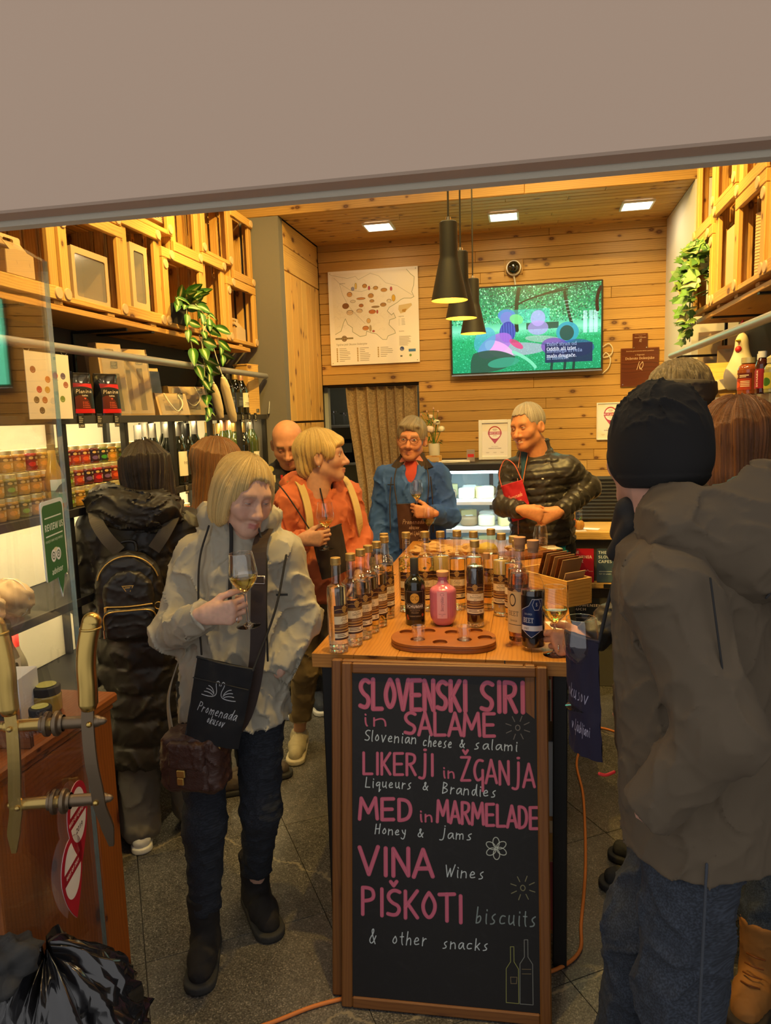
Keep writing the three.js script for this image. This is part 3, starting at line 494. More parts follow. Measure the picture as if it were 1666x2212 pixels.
const cert = (label, tex, pos, w, h, rx, thin) => {
const t = thing('framed_certificate', label, 'certificate', pos), f = thin ? .008 : .022, add = (n, g, m) => mesh(n, place(g,0,0,0, rx,0,0), m, t);
for (const s of [-1,1]) add('frame_side', cboxAt(f, h,.016, s * (w - f) / 2, h / 2,0,.002,1), M.white);
add('frame_bottom', cboxAt(w - 2 * f, f,.016,0, f / 2,0,.002), M.white); add('frame_top', cboxAt(w - 2 * f, f,.016,0, h - f / 2,0,.002), M.white);
add('print', place(sheet(w - 2 * f, h - 2 * f,.004),0, h / 2,-.003), std(lin(1,1,1),.5, { map: tex })); add('glass', place(new THREE.BoxGeometry(w - 2 * f, h - 2 * f,.001),0, h / 2,.003), M.glass);
};
cert('framed certificate with red pin emblem standing on the cheese case', pin(['BEST OF 2024', 'WINNER'],['Best of Ljubljana', 'DOBROTE DOLENJSKE']),[-.222,1.416,-4.84],.212,.262,-.08);
cert('framed certificate with red pin emblem hung on the wall near the plaques', pin(['BEST OF LJUBLJANA', 'RUNNER UP', '2018'],['Best Food & Drink', 'DOBROTE DOLENJSKE']),[.556,1.512,-5.288],.186,.258,0,1);
}

// ---------------------------------------------------------------- curtain in the doorway
{
const t = thing('curtain', 'beige linen curtain gathered in the doorway under the map poster', 'curtain',[0,0,0]), nx = 150, ny = 40, p = [], ix = [], uv = [];
for (let j = 0; j <= ny; j++) for (let i = 0; i <= nx; i++) {
const u = i / nx, v = j / ny, y = 1.945 - v * 1.92, xl = -1.352 + .085 * sstep(0,.5, v), x = lerp(xl,-.80, u), w = u * 2 * Math.PI * 7.5 + .7 * Math.sin(u * 9 + 1) + .5 * noise3(u * 5, v * 2,4);
p.push(x + .012 * Math.cos(w * 1.0) * .6, y,-5.36 + .030 * Math.sin(w) * (.65 + .35 * v) + .006 * noise3(u * 9, v * 4,7)); uv.push(x, y);
}
for (let j = 0; j < ny; j++) for (let i = 0; i < nx; i++) { const a = j * (nx + 1) + i, b = a + nx + 1; ix.push(a, b, a + 1, b, b + 1, a + 1); }
const g = new THREE.BufferGeometry(); g.setAttribute('position', new THREE.Float32BufferAttribute(p,3)); g.setAttribute('uv', new THREE.Float32BufferAttribute(uv,2)); g.setIndex(ix); g.computeVertexNormals();
const weave = dataTex(256,256, (u, v) => { const k = .74 + .2 * (noise3(u * 60, v * 14,1) * .5 + noise3(u * 14, v * 60,2) * .5); return [k, k * .93, k * .82]; }, true,3,3);
mesh('cloth', g, new THREE.MeshPhysicalMaterial({ color: lin(.66,.54,.37), map: weave, roughness: .95, side: THREE.DoubleSide }), t);
mesh('curtain_rod', rod([-1.5,1.955,-5.40],[-.78,1.955,-5.40],.009), M.blackmetal, t);
struct('trim_2', cboxAt(.02,1.93,.05,-.777,.98,-5.345,.002), M.black);
}
// back room cupboard and glass jars
{
const t = thing('kitchen_shelf', 'pale kitchen shelf unit in the room behind the curtain', 'shelf',[-1.75,0,-6.3]);
for (const y of [.9,1.32,1.645]) mesh('shelf_board', cboxAt(.7,.02,.36,0, y,0,.002), M.white, t); for (const x of [-.35,.35]) mesh('side_panel', cboxAt(.02,1.66,.36, x,.83,0,.002), M.white, t); mesh('back_panel', cboxAt(.68,1.6,.01,0,.83,-.17,.001), std(lin(.5,.48,.4),.7), t); mesh('door', cboxAt(.66,.84,.02,0,.46,.17,.003), M.white, t);
for (const [x, y, z, r, h, l] of [[-1.68,1.655,-6.2,.05,.1, 'clear glass jar on the kitchen shelf behind the curtain'],[-1.60,1.655,-6.25,.045,.085, 'shorter clear glass jar on the kitchen shelf behind the curtain']]) {
const j = thing('glass_jar', l, 'jar',[x, y, z]); mesh('body', lathe(prof([[0,.003],[r,.003,.01],[r, h,.012],[r * .8, h + .012]]),24), M.glass, j); mesh('lid', place(cyl(r * .84, r * .84,.014,24),0, h + .018,0), M.chrome, j);
}
const k = thing('coffee_machine', 'small black and silver kitchen appliance on the shelf behind the curtain', 'appliance',[-1.58,1.331,-6.24]); mesh('body', place(cbox(.16,.2,.2,.02),0,.1,0), M.blackmetal, k); mesh('panel', cboxAt(.14,.08,.006,0,.13,.102,.003), M.chrome, k); mesh('knob', place(cyl(.015,.015,.02,16),0,.05,.108, Math.PI / 2,0,0), M.chrome, k);
}

// ---------------------------------------------------------------- cheese case
{
const t = thing('cheese_case', 'refrigerated glass cheese case with cold white light behind the standing men', 'display case',[-.29,0,-4.88]), w = .96, h = 1.41, d = .62;
mesh('base', cboxAt(w,.78, d,0,.39,0,.004), M.blackmetal, t); mesh('top', cboxAt(w + .02,.045, d + .02,0, h - .0225,0,.004), M.black, t);
mesh('back_panel', cboxAt(w,.6,.02,0,1.08,-d / 2 + .01,.002), std(lin(.5,.55,.56),.5), t);
for (const s of [-1,1]) { mesh('post', cboxAt(.025,.6,.03, s * (w / 2 - .0125),1.08, d / 2 - .015,.002), M.blackmetal, t); mesh('side_glass', cboxAt(.006,.59, d - .05, s * (w / 2 - .006),1.075,0,.001), M.glass, t); }
mesh('front_glass', cboxAt(w - .05,.585,.006,0,1.075, d / 2 - .006,.001), M.glass, t); mesh('mullion', cboxAt(.026,.58,.02,.03,1.075,-.2,.002), M.blackmetal, t);
for (const y of [.805,.985,1.165]) { mesh('shelf', cboxAt(w - .05,.008, d - .1,0, y - .004,-.02,.001), M.white, t); mesh('price_rail', cboxAt(w - .05,.022,.006,0, y - .012, d / 2 - .05,.001), M.white, t); }
mesh('light_strip', cboxAt(w - .06,.016,.02,0,1.352, d / 2 - .05,.002), glow(lin(.72,.95,1),6), t);
rectLight('case_light', lin(.62,.95,1), POWER.fridge, w - .08,.03,[-.27,1.340,-4.88 + d / 2 - .05],[0,-1,-.25]);
for (const y of [.975,1.155]) rectLight('case_light', lin(.62,.95,1), POWER.fridge * .5, w - .08,.02,[-.27, y - .006,-4.88 + d / 2 - .08],[0,-1,-.3]);  // lights without fittings, out of view under the shelves, lighting the lower cheeses
const kinds = ['cream cheese wheel', 'pale yellow cheese wedge', 'wrapped white cheese block', 'brown rind cheese half'], cols = [lin(.8,.74,.55), lin(.78,.66,.32), lin(.86,.85,.8), lin(.3,.2,.11)];
let n = 0; const row = ['bottom', 'middle', 'top'];
[.806,.986,1.166].forEach((y, s) => { for (let i = 0; i < 7; i++) for (const back of [0,1]) {
const k = (i + s + back * 2) % 4, x = -.27 - .39 + i * .128 + rr(-.01,.01), z = -4.78 - back * .2 + rr(-.01,.01);
const c = thing('cheese', `${kinds[k]}, ${row[s]} shelf of the case, ${['first', 'second', 'third', 'fourth', 'fifth', 'sixth', 'seventh'][i]} from curtain${back ? ', rear row' : ''}`, 'cheese',[x, y, z], rr(-.4,.4), 'cheeses in the lit case');
const g = k === 0 ? lathe(prof([[0,0],[.055,0,.012],[.055,.07,.014],[0,.07]]),22) : k === 1 ? extrude(shapeOf([[-.055,-.04],[.055,-.01],[.055,.01],[-.055,.05]]),.08,.006,3).rotateX(-Math.PI / 2) : k === 2 ? place(cbox(.105,.075,.1,.012),0,.0375,0) : lathe(prof([[0,0],[.058,0,.02],[.058,.06,.02],[0,.065]]),22);
mesh('cheese_body', g, std(cols[k],.45), c); mesh('label', place(cbox(.05,.002,.035,.001),0, k === 1 ? .082 : k === 0 ? .071 : k === 2 ? .076 : .066,0), M.paper, c); n++;
} });
}
// things standing on the case
{
const b = thing('sweets_box', 'small grey pink carton standing on the cheese case', 'box',[-.375,1.411,-4.76],.1); mesh('carton', place(cbox(.052,.078,.03,.001),0,.039,0), std(lin(.32,.26,.25),.6), b); mesh('label', place(cbox(.04,.02,.001,.0003),0,.04,.0158), M.red, b);
const k = thing('wooden_box', 'low brown wooden box beside the flower vase', 'box',[-.615,1.411,-4.73]); mesh('body', place(cbox(.1,.045,.07,.003),0,.0225,0), M.crate[3], k); mesh('front_label', cboxAt(.08,.028,.002,0,.022,.036,.0005), M.kraft2, k);
const p = thing('paper_stack', 'flat stack of papers on top of the cheese case', 'paper',[-.48,1.411,-4.74],.06); for (let i = 0; i < 5; i++) mesh('paper_sheet', place(cbox(.2,.002,.12,.0005), rr(-.004,.004),.001 + i * .0022, rr(-.004,.004),0, rr(-.05,.05),0), M.paper, p);
const v = thing('flower_vase', 'cream vase of pale roses standing on the case behind the man in blue', 'vase',[-.632,1.411,-4.9]);
mesh('vase', lathe(prof([[0,0],[.032,0,.01],[.036,.04,.02],[.040,.118],[.037,.118],[.033,.04],[0,.01]]),28), M.cream, v);
const roses = [[-.02,.215,.03,.03],[.022,.26,.01,.024],[-.075,.23,.01,.024],[.05,.215,0,.026],[-.02,.3,-.01,.018]], petal = (r) => { const g = new THREE.SphereGeometry(r,10,6,0,2.1,.5,1.7); return g; };
roses.forEach(([x, y, z, r], q) => {
mesh('stem', tube([[0,.1,0],[x * .5, y * .7, z * .5],[x, y, z]],.0025,10,5), M.green, v);
const rose = mesh('rose', place(new THREE.SphereGeometry(r * .55,12,8), x, y, z), std(lin(.75,.5,.38),.7), v);
for (let i = 0; i < 11; i++) { const a = i * 2.4, s = .62 + .42 * i / 11; const g = petal(r * s); place(g,0,0,0,0, a,0); place(g,0,0,0, rr(-.25,.25),0, rr(-.25,.25)); g.translate(x, y - .002, z); mesh('petal', g, std(lin(.8,.62 + .1 * (q % 2),.5),.75, { side: THREE.DoubleSide }), rose); }
});
const leaf = extrude((() => { const s = new THREE.Shape(); s.moveTo(0,0); s.quadraticCurveTo(.014,.018,0,.05); s.quadraticCurveTo(-.014,.018,0,0); return s; })(),.0012,.0003,4);
for (let i = 0; i < 22; i++) { const g = leaf.clone(); place(g,0,0,0, rr(.3,2.2), rr(0,6.28),0); const a = rr(0,6.28), y = rr(.13,.33); g.translate(Math.cos(a) * .05, y, Math.sin(a) * .04); mesh('leaf', g, M.green, v); }
for (const [x, y] of [[-.045,.33],[-.085,.31],[0,.35],[.03,.33]]) { mesh('twig', tube([[0,.1,0],[x * .4,.22,0],[x, y,0]],.0016,10,5), M.green, v); mesh('bud', place(lathe(prof([[0,-.01],[.007,0,.004],[0,.016]]),10), x, y,0), std(lin(.5,.3,.2),.7), v); }
}
// ---------------------------------------------------------------- counter with books
{
const t = thing('sales_counter', 'dark sales counter with pine top and book ledges behind the bar', 'counter',[.545,0,-4.75]);
mesh('worktop', cboxAt(.70,.05,.52,0,.965,0,.004,0), M.crate[0], t); mesh('front_panel', cboxAt(.68,.94,.46,0,.47,-.02,.003), M.darkwall, t);
for (const y of [.66,.375]) mesh('ledge', cboxAt(.69,.032,.07,0, y,.245,.003,0), M.crate[1], t);
for (const y of [.66,.375]) mesh('price_tag', cboxAt(.05,.026,.002,-.08, y,.281,.0005), M.black, t);
const bookTex = (bg, fg, lines) => canvasTex(256,384, (c, W, H) => { c.fillStyle = bg; c.fillRect(0,0, W, H); c.fillStyle = fg; c.font = 'bold 46px sans-serif'; lines.forEach((s, i) => c.fillText(s,14,60 + i * 52)); c.strokeStyle = fg; c.lineWidth = 4; c.beginPath(); c.moveTo(20,260); c.lineTo(150,260); c.lineTo(165,246); c.lineTo(178,258); c.lineTo(190,242); c.lineTo(205,260); c.lineTo(245,260); c.stroke(); c.font = '17px sans-serif'; c.fillText(lines.at(-1) === 'CAPES' ? 'TOP 101 GAMES' : '',20,295); if (bg === '#3c4f63') { c.fillStyle = '#e8c060'; c.beginPath(); c.arc(210,340,32,0,7); c.fill(); } });
const book = (label, tex, side, x, y, w, h) => { const b = thing('book', label, 'book',[x, y,-4.50]); const r = -.16, a = (n, g, m) => mesh(n, place(g,0,0,0, r,0,0), m, b); a('cover', place(sheet(w, h,.003),0, h / 2,.012), std(lin(1,1,1),.4, { map: tex })); a('pages', cboxAt(w - .006, h - .006,.02,0, h / 2,0,.001), M.paper); a('back_cover', cboxAt(w, h,.003,0, h / 2,-.0115,.001), std(side,.5)); };
book('red hardcover book on the upper ledge of the counter', bookTex('#c4122a', '#f2dcd0',['THE', 'SLOVENIA', 'BOOK']), lin(.5,.02,.04),.315,.677,.14,.205);
book('slate blue hardcover book on the upper ledge of the counter', bookTex('#3c4f63', '#dfe6e8',['THE', 'SLOVENIA', 'CAPES']), lin(.05,.08,.12),.478,.677,.15,.205);
book('black hardcover book with pale lettering on the lower counter ledge', bookTex('#16171a', '#dcc8b8',['DAS', 'SLOWENIEN', 'BUCH']), lin(.01,.01,.01),.335,.392,.17,.18);
const bench = thing('bench_backrest', 'black ribbed backrest rising behind the sales counter', 'seat',[.47,.99,-4.92]); mesh('panel', cboxAt(.34,.3,.05,0,.15,0,.02), M.black, bench); for (let i = 0; i < 12; i++) mesh('rib', place(cbox(.33,.012,.016,.005),0,.025 + i * .0235,.026), M.rubber, bench);
const pk = thing('pumpkin', 'small orange gourd on the pine counter top', 'gourd',[.302,.991,-4.57]); { const g = lathe(prof([[0,0],[.02,0,.01],[.033,.03,.03],[.02,.058,.015],[0,.055]]),40); const p = g.attributes.position; for (let i = 0; i < p.count; i++) { const a = Math.atan2(p.getZ(i), p.getX(i)), k = 1 + .07 * Math.cos(a * 9); p.setX(i, p.getX(i) * k); p.setZ(i, p.getZ(i) * k); } g.computeVertexNormals(); mesh('flesh', g, std(lin(.55,.25,.04),.5), pk); mesh('stalk', tube([[0,.05,0],[.003,.065,0],[.01,.075,0]],.004,6,6), M.green, pk); }
const cup = thing('spotted_cup', 'red cup with white dots beside the gourd', 'cup',[.255,.991,-4.56]); mesh('cup', lathe(prof([[0,0],[.022,0,.004],[.026,.065],[.024,.065],[.02,.006],[0,.006]]),24), M.red, cup); for (let i = 0; i < 14; i++) { const a = i * 1.9, y = .012 + (i % 4) * .014; mesh('dot', place(cyl(.003,.003,.001,8),0,0,0, Math.PI / 2,0,0).translate(0, y,.0245 + y * .04).rotateY(a), M.white, cup); }
const gj = thing('cake_dome', 'clear glass jar with lid behind the gourd on the counter', 'jar',[.285,.991,-4.70]); mesh('body', lathe(prof([[.0,.002],[.045,.002,.01],[.045,.09,.02],[.03,.1]]),28), M.glass, gj); mesh('lid', lathe(prof([[.05,.1],[.045,.115,.01],[.01,.125],[.012,.14,.006],[0,.145]]),28), M.glass, gj);
for (const [x, z, r, l] of [[.285,-4.535,.1, 'white paper slip at the front edge of the pine counter'],[.37,-4.6,-.3, 'white paper slip lying behind the gourd']]) { const s = thing('paper_slip', l, 'paper',[x,.9905, z], r); mesh('slip', place(cbox(.11,.001,.07,.0003),0,.0007,0), M.paper, s); }
}

// ---------------------------------------------------------------- shelving with wine and jars along one wall
const SHELF_Y = [1.755,1.415,1.08,.74,.38];
{
const t = thing('wall_shelving', 'black steel shelving with lit cream back panels full of jars and wine', 'shelving',[0,0,0]);
const xf = -1.655, xb = -1.985, z0 = -1.86, z1 = -4.43, L = z0 - z1, zc = (z0 + z1) / 2;
for (const y of SHELF_Y) { mesh('shelf', cboxAt(xf - xb,.012, L, (xf + xb) / 2, y - .006, zc,.001,2), M.blackmetal, t); mesh('shelf_edge', cboxAt(.012,.03, L, xf + .008, y - .013, zc,.001), std(lin(.06,.055,.05),.45, { metalness: .4 }), t); }
for (const z of [z0,-2.36,-2.775,-3.19,-3.61,-4.01,-4.42]) { mesh('post', cboxAt(.026,1.74,.026, xf - .005,.872, z,.002), M.blackmetal, t); mesh('post', cboxAt(.026,1.74,.026, xb + .02,.872, z + (z < -2 && z > -4.3 ? .06 : 0),.002), M.blackmetal, t); }
const back = std(lin(.78,.74,.60),.7);
for (let i = 0; i < 4; i++) {
const y1 = SHELF_Y[i] - .014, y0 = SHELF_Y[i + 1] + .002;
mesh('back_panel', cboxAt(.008, y1 - y0, L, xb + .006, (y0 + y1) / 2, zc,.001), back, t);
mesh('light_strip', cboxAt(.012,.006, L - .1, xf - .05, y1 - .006, zc,.001), glow(lin(1,.82,.45),5), t);  // strips out of view under the shelves, placed to light the cream back panels
rectLight('unseen_strip_light', lin(1,.76,.36), POWER.shelf, L - .1,.02,[xf - .05, y1 - .012, zc],[-.75,-1,0]);
}
mesh('bracket', merge([bar([-1.99,2.13,-2.96],[-1.72,2.13,-2.96],.012,.012), bar([-1.985,1.76,-2.96],[-1.985,2.13,-2.96],.012,.012)]), M.blackmetal, t);
}
const railMat = M.rail;
{
const a = thing('display_rail', 'grey metal rail running above the wine shelving', 'rail',[0,0,0]);
mesh('pipe', rod([-1.63,1.996,-1.85],[-1.63,1.996,-4.42],.0165,16), railMat, a); mesh('bracket', extrude(shapeOf([[0,0],[.02,0],[.13,.2],[.13,.24],[.09,.24]]),.006,.001).rotateY(Math.PI / 2).translate(-1.63,1.76,-4.42), railMat, a);
for (const z of [-2.0,-3.0,-4.3]) mesh('arm', rod([-1.63,1.996, z],[-1.99,2.02, z],.007,10), M.blackmetal, a);
const b = thing('display_rail', 'grey metal rail sloping out above the jars beside the ivy crates', 'rail',[0,0,0]);
mesh('pipe', rod([.75,1.996,-1.5],[.75,1.996,-4.18],.0165,16), railMat, b); mesh('cap', place(new THREE.SphereGeometry(.0165,14,10),.75,1.996,-4.18), railMat, b);
mesh('arm', merge([bar([.76,1.985,-4.1],[1.0,1.985,-4.1],.012,.012), bar([1.0,1.98,-4.1],[1.0,2.16,-4.1],.014,.014)]), M.blackmetal, b); mesh('arm', rod([.75,1.996,-2.4],[1.15,2.03,-2.4],.007,10), M.blackmetal, b);
}
// price labels along the top shelf edge
const tagTex = canvasTex(64,80, (c) => { c.fillStyle = '#2a251c'; c.fillRect(0,0,64,80); c.fillStyle = '#c8bfa4'; for (let i = 0; i < 4; i++) c.fillRect(6,8 + i * 11,30 + (i * 17) % 22,4); c.font = 'bold 22px sans-serif'; c.fillText('2,90€',2,74); });
const tagMat = std(lin(1,1,1),.6, { map: tagTex });
[[-1.638,1.735,-2.45, 'under the first coffee bag'],[-1.638,1.735,-2.57, 'under the middle coffee bags'],[-1.638,1.735,-2.69, 'under the last coffee bag'],[-1.638,1.735,-4.02, 'under the first gold topped bottle'],[-1.638,1.735,-4.12, 'under the pink topped bottle'],[-1.638,1.735,-4.22, 'under the wooden bottle box'],
[-1.638,1.40,-3.03, 'on the second shelf below the preserve jars'],[-1.638,1.40,-3.11, 'on the second shelf before the steel post'],[-1.638,1.40,-3.26, 'on the second shelf behind the steel post'],[-1.638,1.40,-3.36, 'on the second shelf under the grey label bottles']].forEach(([x, y, z, s]) => {
const t = thing('price_label', 'dark price label clipped ' + s, 'price label',[x, y, z], Math.PI / 2, 'price labels on the shelving'); mesh('card', place(sheet(.036,.046,.0012),0,0,.002), tagMat, t); mesh('clip', cboxAt(.034,.008,.006,0,.026,0,.001), M.black, t);
});
// ---- bottles
const wineProf = (r, h) => prof([[0,.012],[r - .008,0,.004],[r,.01,.01],[r, h * .60,.03],[.0155, h * .78,.02],[.0145, h * .97],[.0, h * .97]],5);
const labelTex = (bg, fg, draw) => canvasTex(192,192, (c, W, H) => { c.fillStyle = bg; c.fillRect(0,0, W, H); c.fillStyle = fg; draw(c, W, H); });
const wineLabels = [labelTex('#e9dfc0', '#4a3a20', (c) => { c.font = 'bold 40px serif'; c.fillText('tempo',46,150); c.beginPath(); c.arc(130,44,24,0,7); c.fill(); c.fillRect(30,160,130,5); }), labelTex('#efe6cc', '#3a2a1a', (c) => { c.font = '34px serif'; c.fillText('tempo',60,100); c.beginPath(); c.arc(150,30,20,0,7); c.fill(); }), labelTex('#26282c', '#9aa0a8', (c) => { c.font = '30px serif'; c.fillText('tempo',50,80); for (let i = 0; i < 6; i++) c.fillRect(40,100 + i * 13,110 - i * 9,4); c.beginPath(); c.arc(140,34,18,0,7); c.stroke(); })].map((map) => std(lin(1,1,1),.6, { map }));
function wineBottle(label, pos, turn, { r = .0385, h = .30, glass = M.darkglass, cap = 0, lab = 0, foil = .06, group, labH = .085, name = 'wine_bottle', wide = 2.0 } = {}) {
const b = thing(name, label, 'bottle', pos, turn, group), caps = [std(lin(.2,.19,.17),.5), M.capgold, M.black, std(lin(.7,.35,.2),.35, { metalness: .6 }), M.red];
mesh('glass_body', lathe(wineProf(r, h),26), glass, b);
mesh('capsule', lathe([[0.0172, h - foil - .012],[.0165, h - foil * .5],[.0165, h],[0, h + .001]].reverse(),20), caps[cap], b);
if (lab >= 0) mesh('label', wrap(r + .0006, labH,.035 + labH / 2 + .01, wide), wineLabels[lab], b);
return b;
}
const G1 = 'dark wine bottles on the second shelf';
[[-3.02,-1.74,.30,0,-1],[-3.10,-1.71,.305,0,0],[-3.17,-1.80,.31,0,-1],[-3.235,-1.71,.30,0,1],[-3.25,-1.80,.305,0,0],[-3.325,-1.70,.305,0,1],[-3.36,-1.79,.325,0,2],[-3.42,-1.70,.30,2,2],[-3.47,-1.80,.33,0,0],[-3.53,-1.71,.31,0,1],[-3.57,-1.80,.31,2,-1]].forEach(([z, x, h, cap, lab], i) =>
wineBottle(['grey capped dark wine bottle at the backpack end of the wine row', 'dark wine bottle with square cream label before the shelf post', 'grey capped dark bottle in the rear row between cream labelled bottles', 'dark wine bottle with tall cream label just before the steel post', 'cream labelled dark bottle in the rear row at the steel post', 'dark wine bottle with tall cream label just past the steel post', 'tallest but one dark bottle with grey label in the rear row', 'dark wine bottle with slate grey label and black capsule', 'tallest dark wine bottle of the rear row', 'dark bottle with cream label next to the brown haired woman', 'black capped dark bottle behind the brown haired woman'][i],[x, SHELF_Y[1], z], Math.PI / 2 - .15, { h, cap, lab, group: G1, labH: lab === 1 ? .12 : .085 }));
const G2 = 'sparkling wine bottles on the second shelf', greenGlass = phys({ color: lin(.05,.07,.02), roughness: .08, clearcoat: 1 });
[[-3.72,1, 'gold'],[-3.80,1, 'gold'],[-3.87,3, 'copper'],[-3.94,1, 'gold'],[-4.03,1, 'gold'],[-4.09,3, 'copper'],[-4.16,1, 'gold'],[-4.23,1, 'gold'],[-4.30,0, 'grey'],[-4.37,2, 'black']].forEach(([z, cap, c], i) =>
wineBottle(`sparkling wine bottle with ${c} foil, ${['directly behind the brown haired woman', 'second behind the brown haired woman', 'between gold ones, before the fourth post', 'just before the fourth post', 'just behind the fourth post', 'above the blonde hair', 'in front of the red collar label', 'with the red collar', 'near the last post', 'slimmest, at the last post'][i]}`,[-1.70 - (i % 2) * .06, SHELF_Y[1], z], Math.PI / 2, { r: .042, h: .295 + (i % 3) * .012, glass: i % 3 ? greenGlass : M.darkglass, cap, lab: 0, foil: .10, group: G2, labH: .07, name: 'sparkling_wine_bottle' }));
// ---- jars stacked on the second shelf
const jamTex = (bg, band, spot) => labelTex(bg, band, (c, W, H) => { c.fillRect(0,0, W,62); c.fillStyle = '#d8b46a'; c.beginPath(); c.arc(50,34,22,0,7); c.fill(); c.fillStyle = '#e8dcc0'; c.fillRect(90,22,80,10); c.fillRect(90,40,60,8); c.fillStyle = spot; c.beginPath(); c.arc(60,130,36,0,7); c.fill(); c.fillStyle = '#efe2c4'; for (let i = 0; i < 4; i++) c.fillRect(100,90 + i * 18,78,8); });
const jamMats = [jamTex('#a83a1c', '#5a1a10', '#e05a2a'), jamTex('#3a1a14', '#28100c', '#7a5a8a'), jamTex('#2a2a24', '#1a2018', '#4aa03a'), jamTex('#c08a2a', '#6a4a14', '#e8a040'), jamTex('#8a1a1a', '#3a0c0c', '#e02a2a'), jamTex('#7a6a2a', '#4a4a1a', '#8ab04a')].map((map) => std(lin(1,1,1),.45, { map }));
const jamFill = [lin(.35,.08,.03), lin(.16,.04,.03), lin(.12,.14,.03), lin(.55,.3,.05), lin(.4,.03,.03), lin(.35,.33,.08)].map((c) => phys({ color: c, roughness: .12, clearcoat: 1 }));
const lidMat = std(lin(.75,.66,.36),.35, { metalness: .5 });
function jarProto(k, r = .029, h = .076) {
const j = new THREE.Group(); j.name = 'preserve_jar';
mesh('glass_body', lathe(prof([[0,0],[r * .96,0,.004],[r,.006,.006],[r, h * .76,.01],[r * .88, h * .82],[0, h * .82]]),20), jamFill[k], j);
mesh('lid', lathe(prof([[r * .94, h * .80],[r * .95, h * .985,.003],[0, h]]),20), lidMat, j); mesh('label', wrap(r + .0005, h * .56, h * .40,2.4,12), jamMats[k], j);
return j;
}
const jarP = jamMats.map((_, k) => jarProto(k));
function jar(k, label, x, y, z, group, turn = Math.PI / 2) { const j = jarP[k].clone(); j.name = numbered('preserve_jar'); scene.add(j); j.position.set(x, y, z); j.rotation.y = turn; tag(j, label, 'jar', group); }
const JC = ['orange red', 'dark brown', 'black and green', 'amber', 'deep red', 'olive'], ORD = ['first', 'second', 'third', 'fourth', 'fifth', 'sixth', 'seventh', 'eighth', 'ninth', 'tenth', 'eleventh', 'twelfth', 'thirteenth', 'fourteenth', 'fifteenth', 'sixteenth', 'seventeenth', 'eighteenth'];
const kOf = (i, lv) => lv === 2 ? [3,3,3,4,3,5,4,0,0,1,2,3,5,5,3,5][i % 16] : lv === 1 ? [3,5,3,3,3,5,5,0,1,4,1,0,3,3,5,5][i % 16] : [3,3,5,3,3,3,5,3,5,3,3,5,3,5,3,5][i % 16];
for (let lv = 0; lv < 3; lv++) for (let i = 0; i < 15; i++) {
const z = -2.05 - i * .0625, k = kOf(i, lv); if (lv < 2 && i > 12) continue;
jar(k, `${JC[k]} jar in the ${['bottom', 'middle', 'top'][lv]} tier of stacked jars, ${ORD[i]} from entrance`,-1.705 + (lv === 2 ? -.008 : 0), SHELF_Y[1] + .001 + lv * .0775, z, 'stacked preserve jars on the second shelf');
}
for (const [z, lv, k] of [[-2.985,0,3],[-3.05,0,5],[-3.055,1,5],[-2.99,1,3]]) jar(k, `${JC[k]} jar before the wine bottles, ${lv ? 'upper' : 'lower'} of its pair${z < -3.02 ? ', by post' : ''}`,-1.67, SHELF_Y[1] + .001 + lv * .0775, z, 'jars before the wine');
for (let lv = 0; lv < 3; lv++) for (let i = 0; i < 8; i++) { const k = [5,3,3,5,3,0,1,3][(i + lv * 3) % 8]; jar(k, `${JC[k]} jar, ${['bottom', 'middle', 'top'][lv]} row on the third shelf, ${ORD[i]} from the backpack woman`,-1.70 - .02 * lv, SHELF_Y[2] + .001 + lv * .0775,-2.98 - i * .0635, 'jars on the third shelf'); }
